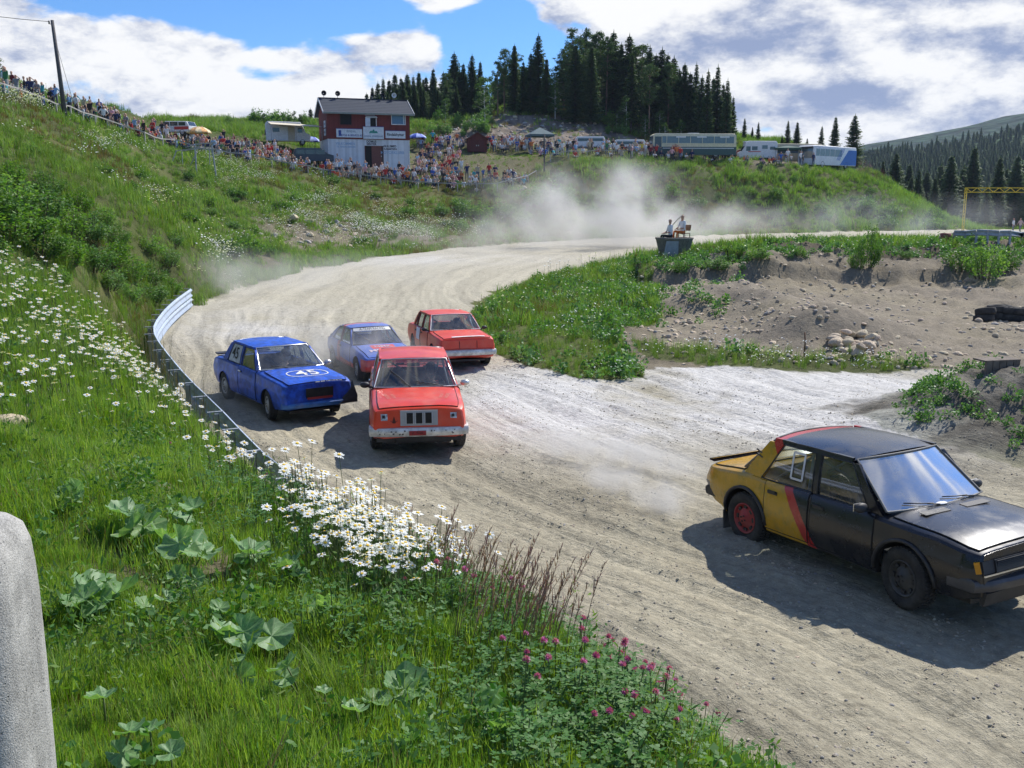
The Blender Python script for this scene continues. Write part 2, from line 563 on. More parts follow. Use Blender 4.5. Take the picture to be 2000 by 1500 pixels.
def ground_full(x, y):
    z, ins, d_o, d_i, al, trs = ground_raw(x, y)
    r = np.hypot(x, y)
    px, py = proj(x, y, z)
    off = 1 - trs
    lump = fbm(x, y, 0.22, 3) * 1.1 * sstep(12, 60, r) + fbm(x, y, 0.9, 4) * 0.32 + fbm(x, y, 4.0, 3) * 0.07
    bank = off * lump * np.where(r < 14, 0.55, 1.0)
    wob = fbm(x, y, .12, 2) * 2.2
    ruts = (vnoise((d_o + wob) * 2.2, al * 0.10) - 0.5) * 0.08 + (vnoise((d_o + wob) * 7.0, al * 0.35) - 0.5) * 0.055 + np.clip(fbm(x, y, 1.3, 4) - .1, 0, 1) * .22 + fbm(x, y, 2.4, 4) * 0.055 + fbm(x, y, 9, 3) * 0.03
    pit = inpoly(px, py, [(1230, 500), (2100, 470), (2100, 735), (1300, 700)]) & (r < 70)
    wall = sstep(40, 47, r)
    rug = np.where(pit, (np.abs(fbm(x, y, 0.5, 4)) * (0.12 + wall * .6) + fbm(x, y, 3.0, 4) * (0.12 + wall * .3)), 0)
    yw = y + fbm(x, y, .2, 4) * 3.5
    rug = rug + np.where(pit, .75 * (sstep(45.2, 45.9, yw) - sstep(45.2, 54, yw)) + .5 * (sstep(50, 50.6, yw) - sstep(50, 58, yw)), 0)
    rug = rug - np.where(pit, 0.3 * np.exp(-((y - 46.5 - fbm(x, y, .15, 3) * 4) / .5) ** 2), 0)
    return z + bank + trs * ruts + rug * sstep(0, 4, d_o), (z, ins, d_o, d_i, al, trs, px, py, pit)

def gz(x, y):
    z, _ = ground_full(np.array([float(x)]), np.array([float(y)]))
    return float(z[0])

# region tests in the photograph, on ground that stands at known places
IN_GRASS = [(915, 650), (925, 600), (960, 568), (1060, 545), (1200, 512), (1290, 500), (1500, 466), (1700, 462), (2100, 466), (2100, 512), (1850, 508), (1600, 500), (1500, 512), (1445, 535), (1290, 535),
            (1270, 560), (1300, 620), (1200, 655), (1265, 742), (1150, 745), (1010, 708), (945, 680)]
IN_STRIP = [(1230, 668), (1350, 676), (1500, 684), (1740, 702), (1850, 722), (1700, 728), (1450, 718), (1260, 700)]
ROCKY = [(845, 262), (900, 236), (1000, 218), (1100, 222), (1210, 256), (1290, 292), (1100, 292), (1000, 282), (850, 285)]
def grass_mask(x, y, z, info):
    z0, ins, d_o, d_i, al, trs, px, py, pit = info
    n = fbm(x, y, 0.5, 4)
    out = (~ins) & (d_i > d_o) | ((~ins) & (y > 100))
    g = np.where(out, sstep(0.0, 0.5, d_o + n * 1.5), 0.0)
    ing = inpoly(px + n * 40, py + n * 26, IN_GRASS) & (y > 22) & (y < 95)
    st = inpoly(px + n * 40, py + n * 18, IN_STRIP) & (y < 45)
    m3 = (np.hypot(x - M3[0], y - M3[1]) < 3.4 + n * 1.5)
    g = np.where((d_i < d_o) | ins, 0.0, g)
    g = np.maximum(g, np.where(ing | st | m3, np.where(m3, .45, 1.0), 0.0))
    infield = (d_i < d_o) & (~ins) & (~ing) & (~st) & (~m3)
    g = np.where(infield & (y < 75), 0.0, g)
    rk = inpoly(px + n * 50, py + n * 20, ROCKY) & (y > 120)
    g = np.where(rk, 0.12, g)
    bare = gauss(px, py, 640, 455, 190, 34) * 0.75 + gauss(px, py, 800, 470, 140, 16) * 0.5 + gauss(px, py, 470, 520, 90, 30) * 0.45
    bare += gauss(px, py, 560, 1300, 90, 120) * 0.45 * (r_near(x, y)) + gauss(px, py, 240, 1430, 60, 60) * 0.3 * r_near(x, y)
    g = g * (1 - sstep(0.25, 0.6, bare + n * 0.9) * 0.85)
    g = g * (1 - .8 * r_near(x, y) * sstep(.16, .26, fbm(x + 7, y, 1.6, 3)))
    crowd = inpoly(px, py, [(0, 165), (140, 205), (400, 285), (820, 345), (1000, 362), (1060, 320), (1000, 300), (800, 285), (600, 300), (300, 245), (0, 150)]) & (y > 55)
    g = np.where(crowd, g * 0.55, g)
    park = inpoly(px, py, [(1230, 296), (1680, 318), (1690, 336), (1240, 308)]) & (y > 100)
    g = np.where(park, 0.15, g)
    return g, rk, bare
def r_near(x, y):
    return (np.hypot(x, y) < 9) * 1.0

def build_ground():
    azs = [math.radians(a) for a in np.arange(-33, 33.01, 0.155)]
    left = [math.radians(a) for a in (-180, -150, -125, -105, -90, -78, -68, -60, -53, -47, -42, -38, -35)]
    right = [math.radians(a) for a in (35, 38, 42, 47, 53, 60, 68, 78, 90, 105, 125, 150)]
    azs = np.array(left + azs + right)
    rs = [0.0, 0.5, 1.0, 1.4]
    r = 1.8
    while r < 75:
        rs.append(r); r *= 1.0086
    while r < 240:
        rs.append(r); r *= 1.014
    while r < 7000:
        rs.append(r); r *= 1.09
    rs = np.array(rs)
    Rr, A = np.meshgrid(rs, azs, indexing='ij')
    X = (Rr * np.sin(A)).ravel(); Y = (Rr * np.cos(A)).ravel()
    X[:len(azs)] += np.linspace(-1e-4, 1e-4, len(azs))
    Z, info = ground_full(X, Y)
    g, rk, bare = grass_mask(X, Y, Z, info)
    z0, ins, d_o, d_i, al, trs, px, py, pit = info
    nr, na = len(rs), len(azs)
    idx = np.arange(nr * na).reshape(nr, na)
    nxt = np.roll(idx, -1, axis=1)
    F = np.stack([idx[:-1], nxt[:-1], nxt[1:], idx[1:]], -1).reshape(-1, 4)[:, ::-1]
    me = bpy.data.meshes.new('ground')
    me.vertices.add(len(X)); me.vertices.foreach_set('co', np.stack([X, Y, Z], -1).ravel().astype(np.float32))
    me.loops.add(F.size); me.loops.foreach_set('vertex_index', F.ravel().astype(np.int32))
    me.polygons.add(len(F)); me.polygons.foreach_set('loop_start', np.arange(0, F.size, 4, dtype=np.int32))
    me.polygons.foreach_set('use_smooth', np.ones(len(F), bool))
    me.update(calc_edges=True)
    # surface colours: soils as they are
    n1 = fbm(X, Y, 0.35, 5)[:, None]; n2 = fbm(X, Y, 2.2, 4)[:, None]; n3 = fbm(X, Y, 0.08, 4)[:, None]
    track = np.array([0.355, 0.322, 0.235]); brown = np.array([0.25, 0.215, 0.15]); pale = np.array([0.54, 0.525, 0.49])
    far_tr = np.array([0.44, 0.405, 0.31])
    soil = np.array([0.085, 0.10, 0.030]); earth = np.array([0.225, 0.193, 0.145]); rockc = np.array([0.18, 0.15, 0.12])
    c = np.ones((len(X), 1)) * track
    k = np.clip(0.5 + n1 * 2.2 + n2 * 0.9, 0, 1) * 0.4
    c = c * (1 - k) + brown * k
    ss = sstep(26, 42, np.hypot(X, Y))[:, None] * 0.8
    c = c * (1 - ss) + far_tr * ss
    # wheel lines: alternate bands along the track
    dw = d_o + fbm(X, Y, .12, 2) * 2.2
    b = (vnoise(dw * 1.3, al * 0.05) - 0.5)[:, None] * 0.26 + (vnoise(dw * 5.0, al * 0.2) - 0.5)[:, None] * 0.2
    c = c * (1 + b * (0.75 + 0 * k))
    w = np.clip(gauss(px, py, 1500, 800, 420, 85) * 1.25 + gauss(px, py, 1150, 770, 250, 70) * 1.0 + gauss(px, py, 1700, 790, 200, 60) + gauss(px, py, 480, 640, 170, 45) * 0.55 + gauss(px, py, 800, 505, 260, 14) * 0.5, 0, 1.2)[:, None]
    w = np.clip(w * (0.85 + n1 * 2.0 + n2 * 0.8 + b), 0, 1) * (Y < 110)[:, None]
    c = c * (1 - w) + pale * w
    pk = (np.clip(0.4 + n1 * 2.5 + n2, 0, 1))
    pc = earth * 1.0 * (1 - pk) + brown * 0.95 * pk
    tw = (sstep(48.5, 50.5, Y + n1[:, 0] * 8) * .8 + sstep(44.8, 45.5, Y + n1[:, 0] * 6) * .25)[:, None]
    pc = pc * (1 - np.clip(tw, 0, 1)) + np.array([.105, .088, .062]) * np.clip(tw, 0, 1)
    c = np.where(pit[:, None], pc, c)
    gc = soil * (1 + n1 * 0.9 + n3 * 1.0)
    warm = np.clip(n3 * 3 + n1 * 1.6, 0, 1)
    gc = gc * (1 - warm * 0.6) + np.array([0.13, 0.095, 0.045]) * warm * 0.6
    G = g[:, None]
    bs = np.clip(bare, 0, 1)[:, None]
    dry = earth * 0.85 * bs + np.array([0.17, 0.145, 0.10]) * (1 - bs)
    out = (trs < 0.5)[:, None] & (~pit)[:, None]
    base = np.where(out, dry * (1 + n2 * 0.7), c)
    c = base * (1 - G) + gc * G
    m3_ = sstep(4.2, 2.6, np.hypot(X - M3[0], Y - M3[1]) + n1[:, 0] * 3 + n2[:, 0] * 2)[:, None]
    c = c * (1 - m3_) + np.array([.15, .138, .112]) * (1 + n2 * 1.4) * m3_
    c = np.where(rk[:, None], rockc * (1 + n2 * 1.6 + n1), c)
    ca = me.color_attributes.new('soil', 'FLOAT_COLOR', 'POINT')
    ca.data.foreach_set('color', np.concatenate([np.clip(c, 0.01, 0.8), np.ones((len(X), 1))], 1).ravel().astype(np.float32))
    tv = me.attributes.new('lane', 'FLOAT_VECTOR', 'POINT')
    tv.data.foreach_set('vector', np.stack([dw * 5.5, al * .42, trs * (1 - .7 * sstep(18, 40, np.hypot(X, Y)))], -1).astype(np.float32).ravel())
    m, T = new_mat('earth_and_dust')
    ln = T.n('ShaderNodeAttribute', attribute_name='lane').outputs['Vector']
    ls = T.n('ShaderNodeSeparateXYZ', {0: ln})
    lv = T.n('ShaderNodeCombineXYZ', {0: ls.outputs[0], 1: ls.outputs[1]}).outputs[0]
    lane = T.m('MULTIPLY', T.m('SUBTRACT', T.noise(lv, 1.0, 7.0, .62, .4).outputs[0], .5), ls.outputs[2])
    tcn = T.n('ShaderNodeTexCoord')
    at = T.n('ShaderNodeAttribute', attribute_name='soil')
    v = tcn.outputs['Object']
    a = T.noise(v, 9.0, 8.0, 0.68).outputs[0]
    b2 = T.noise(v, 60.0, 4.0, 0.6).outputs[0]
    vor = T.n('ShaderNodeTexVoronoi', {'Vector': v, 'Scale': 26.0, 'Randomness': 1.0})
    peb = T.smooth(vor.outputs['Distance'], 0.10, 0.2, 1.0, 0.0)
    pr = T.m('GREATER_THAN', T.n('ShaderNodeSeparateColor', {0: vor.outputs['Color']}).outputs[0], 0.80)
    peb = T.m('MULTIPLY', peb, pr)
    cl = T.noise(v, 2.2, 9.0, 0.72).outputs[0]
    f = T.m('ADD', T.m('ADD', T.smooth(a, 0.25, 0.75, 0.76, 1.2), T.smooth(b2, 0.2, 0.8, -0.14, 0.14)), T.m('ADD', T.m('MULTIPLY', lane, .75), T.smooth(cl, .32, .46, -.26, .06)))
    col = T.mix(1.0, at.outputs['Color'], T.n('ShaderNodeCombineColor', {0: f, 1: f, 2: f}).outputs[0], 'MULTIPLY')
    col = T.mix(T.m('MULTIPLY', peb, 0.6), col, (0.46, 0.45, 0.43))
    h = T.m('ADD', T.m('ADD', T.m('ADD', a, T.m('ADD', T.m('MULTIPLY', lane, 1.3), T.m('MULTIPLY', cl, .8))), T.m('MULTIPLY', b2, 0.22)), T.m('MULTIPLY', peb, 0.25))
    bp = T.n('ShaderNodeBump', {'Strength': 0.85, 'Distance': 0.055, 'Height': h})
    bs_ = T.n('ShaderNodeBsdfPrincipled', {'Base Color': col, 'Roughness': 0.95, 'Specular IOR Level': 0.15, 'Normal': bp.outputs[0]})
    T.n('ShaderNodeOutputMaterial', {0: bs_.outputs[0]})
    me.materials.append(m)
    o = bpy.data.objects.new('ground', me)
    COL.objects.link(o)
    tag(o, 'dusty dirt race track with ruts, earth infield and grassy banks', kind='structure')
    return o
GROUND = build_ground()
# ------------------------------------------------------------------ vegetation library
def leafmat(name, col, rand=1.0, transl=0.35, rough=0.6, spec=0.35, hue=1.0):
    if name in _mats:
        return _mats[name]
    m, T = new_mat(name)
    oi = T.n('ShaderNodeObjectInfo')
    at = T.n('ShaderNodeNewGeometry')
    rn = T.m('FRACT', T.m('ADD', oi.outputs['Random'], T.m('MULTIPLY', at.outputs['Random Per Island'], 0.77)))
    r2 = T.m('FRACT', T.m('MULTIPLY', oi.outputs['Random'], 9.7))
    c = T.n('ShaderNodeHueSaturation', {'Hue': T.m('MULTIPLY_ADD', rn, -0.05 * rand * hue, 0.5 + 0.022 * rand * hue),
            'Saturation': T.m('MULTIPLY_ADD', r2, -0.25 * rand, 1.08), 'Value': T.m('MULTIPLY_ADD', T.m('MULTIPLY', T.m('ADD', rn, r2), 0.5), 0.9 * rand, 1 - 0.42 * rand),
            'Color': (*col, 1)}).outputs[0]
    b = T.n('ShaderNodeBsdfPrincipled', {'Base Color': c, 'Roughness': rough, 'Specular IOR Level': spec})
    tr = T.n('ShaderNodeBsdfTranslucent', {0: T.mix(1.0, c, (1.35, 1.5, 0.55), 'MULTIPLY')})
    mx = T.n('ShaderNodeMixShader', {0: transl, 1: b.outputs[0], 2: tr.outputs[0]})
    T.n('ShaderNodeOutputMaterial', {0: mx.outputs[0]})
    _mats[name] = m
    return m

M_GRASS = leafmat('fresh_grass', (0.172, 0.300, 0.032), transl=.42, rand=1.25)
M_GRASS2 = leafmat('meadow_grass', (0.125, 0.225, 0.030), transl=.42, rand=1.25)
M_HILL = leafmat('hill_grass', (0.140, 0.258, 0.034), transl=.4, rand=1.2)
M_DRY = leafmat('dry_grass', (0.20, 0.15, 0.07), transl=0.25)
M_RED = leafmat('red_grass', (0.30, 0.15, 0.13), transl=0.2)
M_LEAF = leafmat('broad_leaf', (0.20, 0.36, 0.15), rand=0.4, transl=0.35, rough=0.5)
def colt_mat():
    m = M_LEAF.copy(); T = NT(m.node_tree)
    tcn = T.n('ShaderNodeTexCoord'); sp = T.n('ShaderNodeSeparateXYZ', {0: tcn.outputs['Object']})
    an = T.m('ARCTAN2', sp.outputs[1], sp.outputs[0])
    vein = T.smooth(T.m('COSINE', T.m('MULTIPLY', an, 7.0)), .93, 1.0)
    v2 = T.smooth(T.m('COSINE', T.m('ADD', T.m('MULTIPLY', an, 21.0), T.m('MULTIPLY', T.n('ShaderNodeVectorMath', {0: tcn.outputs['Object']}, operation='LENGTH').outputs['Value'], 260.0))), .8, 1.0, 0, .35)
    bl = T.smooth(T.noise(tcn.outputs['Object'], 38, 5, .7).outputs[0], .35, .7, .72, 1.15)
    for nd in list(m.node_tree.nodes):
        if nd.type == 'HUE_SAT':
            c = T.mix(1.0, (.19, .34, .14), T.n('ShaderNodeCombineColor', {0: bl, 1: bl, 2: bl}).outputs[0], 'MULTIPLY')
            c = T.mix(T.m('MAXIMUM', T.m('MULTIPLY', vein, .7), v2), c, (.36, .47, .25))
            m.node_tree.links.new(c, nd.inputs['Color'])
    return m
M_COLT = colt_mat()
M_WEED = leafmat('weed_leaf', (0.11, 0.235, 0.065), rand=0.7, transl=0.3, rough=0.5)
M_WILLOW = leafmat('willow_leaf', (0.095, 0.20, 0.04), rand=0.9, transl=0.3)
M_WILLOW2 = leafmat('bright_willow_leaf', (0.115, 0.24, 0.035), rand=0.9, transl=0.4)
M_CLOVER = leafmat('clover_leaf', (0.062, 0.165, 0.028), rand=0.6, transl=0.25)
M_SPRUCE = leafmat('spruce_needles', (0.058, 0.108, 0.032), rand=1.0, transl=0.18, rough=0.7, spec=0.2)
M_PINE = leafmat('pine_needles', (0.072, 0.125, 0.036), rand=0.8, transl=0.18, rough=0.7, spec=0.2)
M_BIRCH = leafmat('birch_leaves', (0.062, 0.13, 0.025), rand=0.8, transl=0.35)
M_STEM = mat('plant_stem', (0.10, 0.14, 0.04), 0.7)
M_REDSTEM = mat('reddish_stem', (0.22, 0.15, 0.07), 0.7)
M_BARK = mat('tree_bark', (0.10, 0.075, 0.055), 0.95, bump=0.5, bscale=12)
M_PBARK = mat('pine_bark', (0.22, 0.135, 0.09), 0.95, bump=0.5, bscale=12)
M_WBARK = mat('birch_bark', (0.55, 0.53, 0.48), 0.85, var=0.4, scale=4)
M_PETAL = leafmat('daisy_petal', (0.86, 0.86, 0.86), rand=0.0, transl=0.25, rough=0.7, spec=0.2)
M_DISC = mat('daisy_disc', (0.75, 0.48, 0.03), 0.8)
M_PINK = leafmat('clover_flower', (0.52, 0.13, 0.33), rand=0.5, transl=0.25, hue=0.3)
M_STONE = mat('grey_stone', (0.34, 0.32, 0.29), 0.9, var=0.25, scale=7, bump=0.4, rand=0.35)
M_STONE2 = mat('tan_stone', (0.52, 0.43, 0.30), 0.9, var=0.25, scale=7, bump=0.4, rand=0.35)

LIB = bpy.data.collections.new('plant_library')     # only a source for instances
_lc = [0]
def lib(meshes):
    c = bpy.data.collections.new('kit_%02d' % _lc[0]); _lc[0] += 1
    for i, me in enumerate(meshes):
        o = bpy.data.objects.new('a%02d_%s' % (i, me.name), me)
        c.objects.link(o)
    return c

def scatter(name, pts, scl, meshes, label, rz=None, tilt=0.25, kind='stuff', smin=None):
    """pts Nx3; one object whose points carry copies of small plants"""
    n = len(pts)
    me = bpy.data.meshes.new(name)
    me.vertices.add(n)
    me.vertices.foreach_set('co', np.asarray(pts, np.float32).ravel())
    rot = np.stack([RS.uniform(-tilt, tilt, n), RS.uniform(-tilt, tilt, n), RS.uniform(0, 6.283, n) if rz is None else rz], -1)
    a = me.attributes.new('rot', 'FLOAT_VECTOR', 'POINT'); a.data.foreach_set('vector', rot.astype(np.float32).ravel())
    s3 = np.asarray(scl, np.float32)
    if s3.ndim == 1:
        s3 = np.stack([s3, s3, s3 * RS.uniform(0.8, 1.25, n)], -1)
    a = me.attributes.new('scl', 'FLOAT_VECTOR', 'POINT'); a.data.foreach_set('vector', s3.astype(np.float32).ravel())
    a = me.attributes.new('pick', 'INT', 'POINT'); a.data.foreach_set('value', RS.randint(0, len(meshes), n).astype(np.int32))
    o = bpy.data.objects.new(name, me)
    COL.objects.link(o)
    col = lib(meshes)
    ng = bpy.data.node_groups.new(name, 'GeometryNodeTree')
    ng.interface.new_socket('Geometry', in_out='INPUT', socket_type='NodeSocketGeometry')
    ng.interface.new_socket('Geometry', in_out='OUTPUT', socket_type='NodeSocketGeometry')
    L = ng.links.new
    gi = ng.nodes.new('NodeGroupInput'); go = ng.nodes.new('NodeGroupOutput')
    m2p = ng.nodes.new('GeometryNodeMeshToPoints')
    ip = ng.nodes.new('GeometryNodeInstanceOnPoints')
    ci = ng.nodes.new('GeometryNodeCollectionInfo')
    ci.inputs['Collection'].default_value = col
    ci.inputs['Separate Children'].default_value = True
    ci.inputs['Reset Children'].default_value = True
    def attr(nm, tp):
        nd = ng.nodes.new('GeometryNodeInputNamedAttribute'); nd.data_type = tp
        nd.inputs['Name'].default_value = nm
        return nd.outputs['Attribute']
    L(gi.outputs[0], m2p.inputs[0]); L(m2p.outputs[0], ip.inputs['Points']); L(ci.outputs[0], ip.inputs['Instance'])
    ip.inputs['Pick Instance'].default_value = True
    L(attr('pick', 'INT'), ip.inputs['Instance Index'])
    e2r = ng.nodes.new('FunctionNodeEulerToRotation'); L(attr('rot', 'FLOAT_VECTOR'), e2r.inputs[0])
    L(e2r.outputs[0], ip.inputs['Rotation'])
    L(attr('scl', 'FLOAT_VECTOR'), ip.inputs['Scale'])
    L(ip.outputs[0], go.inputs[0])
    md = o.modifiers.new('scatter', 'NODES'); md.node_group = ng
    return tag(o, label, kind=kind)

def blade_tuft(name, n, h, spread, w, mats, bend=0.5, mi=0, segs=3, seed=0, heads=0.0, hm=1):
    q = random.Random(seed); b = MB()
    for i in range(n):
        a = q.uniform(0, 6.283); rr = spread * math.sqrt(q.random())
        x, y = rr * math.cos(a), rr * math.sin(a)
        hh = h * q.uniform(0.45, 1.1); da = q.uniform(0, 6.283)
        bx, by = math.cos(da), math.sin(da)
        lean = bend * q.uniform(0.1, 1.0) * hh
        vs = []; fs = []
        for k in range(segs):
            t = k / segs
            ww = w * (1 - 0.75 * t) * 0.5
            cx = x + bx * lean * t * t; cy = y + by * lean * t * t; cz_ = hh * t * (1 - 0.12 * t)
            vs += [(cx - by * ww, cy + bx * ww, cz_), (cx + by * ww, cy - bx * ww, cz_)]
        vs.append((x + bx * lean, y + by * lean, hh * 0.9))
        for k in range(segs - 1):
            fs.append((2 * k, 2 * k + 1, 2 * k + 3, 2 * k + 2))
        fs.append((2 * segs - 2, 2 * segs - 1, 2 * segs))
        b.add(vs, fs, mi if q.random() > 0.06 or len(mats) < 2 else 1)
    return b.mesh(name, mats)

def panicle_tuft(name, n, h, spread, mats, seed=0, lean=(0.12, 0.05)):
    q = random.Random(seed); b = MB()
    for i in range(n):
        a = q.uniform(0, 6.283); rr = spread * math.sqrt(q.random())
        x, y = rr * math.cos(a), rr * math.sin(a)
        hh = h * q.uniform(0.65, 1.1)
        lx = lean[0] * hh * q.uniform(0.3, 3) + q.uniform(-.05, .05); ly = lean[1] * hh * q.uniform(-2, 2)
        p = [(x + lx * t * t, y + ly * t * t, hh * t) for t in (0, 0.35, 0.7, 1.0)]
        b.tube(p, [0.0022, 0.0018, 0.0012, 0.0008], 3, 0, False, False)
        for k in range(14):
            t = 0.66 + 0.34 * k / 13
            c = Vector((x + lx * t * t, y + ly * t * t, hh * t))
            d = Vector((q.uniform(-1, 1) + 0.7, q.uniform(-1, 1), q.uniform(1.0, 2.6))).normalized() * q.uniform(0.02, 0.045) * (1.35 - t)* 2
            s = Vector((-d.y, d.x, 0)).normalized() * 0.0022
            b.add([c - s, c + s, c + d], [(0, 1, 2)], 1)
    return b.mesh(name, mats)

def daisy_mesh(name, h, seed, lod=0):
    q = random.Random(seed); b = MB()
    lx, ly = q.uniform(-0.04, 0.04), q.uniform(-0.05, 0.02)
    top = Vector((lx, ly, h))
    b.tube([(0, 0, 0), (lx * .3, ly * .3, h * 0.55), top], [0.002, 0.0017, 0.0014], 3, 0, False, False)
    nrm = Vector((q.uniform(-0.45, 0.35), q.uniform(-0.5, 0.35), 1)).normalized()
    X = nrm.orthogonal().normalized(); Y = nrm.cross(X)
    rr = q.uniform(0.021, 0.027); npt = 13 if lod == 0 else 8
    for k in range(npt):
        a = 2 * math.pi * k / npt + q.uniform(-0.05, 0.05); da = 2.75 / npt
        r2 = rr * q.uniform(0.9, 1.08); dr = q.uniform(-0.006, 0.003)
        def P(r, aa, z):
            return top + X * r * math.cos(aa) + Y * r * math.sin(aa) + nrm * z
        b.add([P(0.005, a - da * .5, 0), P(r2 * .75, a - da, dr * .4), P(r2, a - da * .3, dr), P(r2, a + da * .3, dr), P(r2 * .75, a + da, dr * .4), P(0.005, a + da * .5, 0)],
              [(0, 1, 2, 3, 4, 5)], 1)
    dv = []; df = []
    for i, (r1, z1) in enumerate(((0.0078, 0.0012), (0.0055, 0.004))):
        for k in range(7):
            a = 2 * math.pi * k / 7
            dv.append(top + X * r1 * math.cos(a) + Y * r1 * math.sin(a) + nrm * z1)
    for k in range(7):
        df.append((k, (k + 1) % 7, 7 + (k + 1) % 7, 7 + k))
    df.append(tuple(range(7, 14)))
    b.add(dv, df, 2)
    for k in range(3):
        t = q.uniform(0.1, 0.5); a = q.uniform(0, 6.28); c = Vector((lx * t * .5, ly * t * .5, h * t))
        d = Vector((math.cos(a), math.sin(a), 1.2)) * 0.025; s = Vector((-math.sin(a), math.cos(a), 0)) * 0.004
        b.add([c, c + d * .6 + s, c + d, c + d * .6 - s], [(0, 1, 2, 3)], 0)
    return b.mesh(name, [M_STEM, M_PETAL, M_DISC])

def clover_mesh(name, h, seed, flower=True, nl=10):
    q = random.Random(seed); b = MB()
    top = Vector((q.uniform(-.03, .03), q.uniform(-.03, .03), h))
    b.tube([(0, 0, 0), top * 0.6, top], [0.0022, 0.002, 0.0018], 3, 0, False, False)
    for k in range(nl):
        t = q.uniform(0.25, 0.97); a = q.uniform(0, 6.28)
        c = top * t + Vector((math.cos(a), math.sin(a), 0.3)) * q.uniform(0.015, 0.05)
        for j in range(3):
            aa = a + j * 2.1; d = Vector((math.cos(aa), math.sin(aa), q.uniform(-.1, .45))) * q.uniform(0.012, 0.019); s = Vector((-math.sin(aa), math.cos(aa), 0)) * 0.0065
            b.add([c, c + d * .45 - s, c + d, c + d * .45 + s], [(0, 1, 2, 3)], 2)
    if flower:
        n = 34
        for k in range(n):
            z = 1 - 1.6 * k / n; a = k * 2.4; rr = math.sqrt(max(0, 1 - z * z)) if z < 1 else 0
            d = Vector((rr * math.cos(a), rr * math.sin(a), z)); p = top + Vector((0, 0, .007)) + d * 0.0125
            s = d.orthogonal().normalized() * 0.0035; u = d.cross(s).normalized() * 0.0035
            b.add([top + Vector((0, 0, .006)) + d * .004 - s, top + Vector((0, 0, .006)) + d * .004 + u, p + s * .5, p - u * .5], [(0, 1, 2, 3)], 1)
    return b.mesh(name, [M_STEM, M_PINK, M_CLOVER])

def big_leaf_mesh(name, r, seed):
    q = random.Random(seed); b = MB()
    n = 44
    rows = []
    cup = q.uniform(0.1, 0.35); wav = q.uniform(0.05, 0.12)
    for t in (0.0, 0.35, 0.7, 0.92, 1.0):
        row = []
        for k in range(n + 1):
            a = -math.pi + 0.28 + (2 * math.pi - 0.56) * k / n
            lobes = 1 + 0.045 * math.cos(a * 7) + 0.03 * math.sin(a * 19 + seed) + .03 * math.sin(a * 2 + seed * 2)
            rr = r * t * lobes * (0.92 + 0.12 * math.cos(a))
            rib = (0.007 * math.cos(a * 7) + .002 * math.cos(a * 21)) * r / 0.08 * t
            z = cup * r * t * t + rib + wav * r * math.sin(a * 3 + seed) * t
            row.append((rr * math.cos(a), rr * math.sin(a), z))
        rows.append(row)
    b.grid(rows, 0, True, True)
    return b.mesh(name, [M_COLT])

def shrub_mesh(name, seed, n=900, leaf=0.05, mats=None, w=1.0, h=1.0, narrow=0.45, mi=0):
    """leaf faces along upright wands; unit size about 1 m wide and high"""
    q = random.Random(seed); b = MB()
    wands = []
    for i in range(26):
        a = q.uniform(0, 6.283); rr = math.sqrt(q.random()) * 0.5
        hh = (1 - 0.55 * (rr / 0.5) ** 2) * q.uniform(0.62, 1.05)
        wands.append((Vector((rr * 0.45 * math.cos(a), rr * 0.45 * math.sin(a), 0)), Vector((rr * w * math.cos(a), rr * w * math.sin(a), hh * h))))
    for i in range(n):
        p0, p1 = wands[q.randrange(len(wands))]
        t = 0.12 + 0.9 * q.random() ** 0.7
        c = p0.lerp(p1, t) + Vector((q.gauss(0, .055), q.gauss(0, .055), q.gauss(0, .05)))
        if c.z < 0.02:
            c.z = 0.02
        d = Vector((q.uniform(-1, 1), q.uniform(-1, 1), q.uniform(-0.3, 1))).normalized() * leaf * q.uniform(0.6, 1.25)
        s = d.cross(Vector((q.uniform(-1, 1), q.uniform(-1, 1), q.uniform(-1, 1)))).normalized() * leaf * narrow * 0.5
        b.add([c, c + d * .5 + s, c + d, c + d * .5 - s], [(0, 1, 2, 3)], mi)
    st = MB()
    for p0, p1 in wands[:14]:
        st.tube([p0, p0.lerp(p1, .5), p1], [0.012, 0.008, 0.003], 4, 0, False, False)
    return b.mesh(name, mats), st.mesh(name + '_stems', [M_BARK])

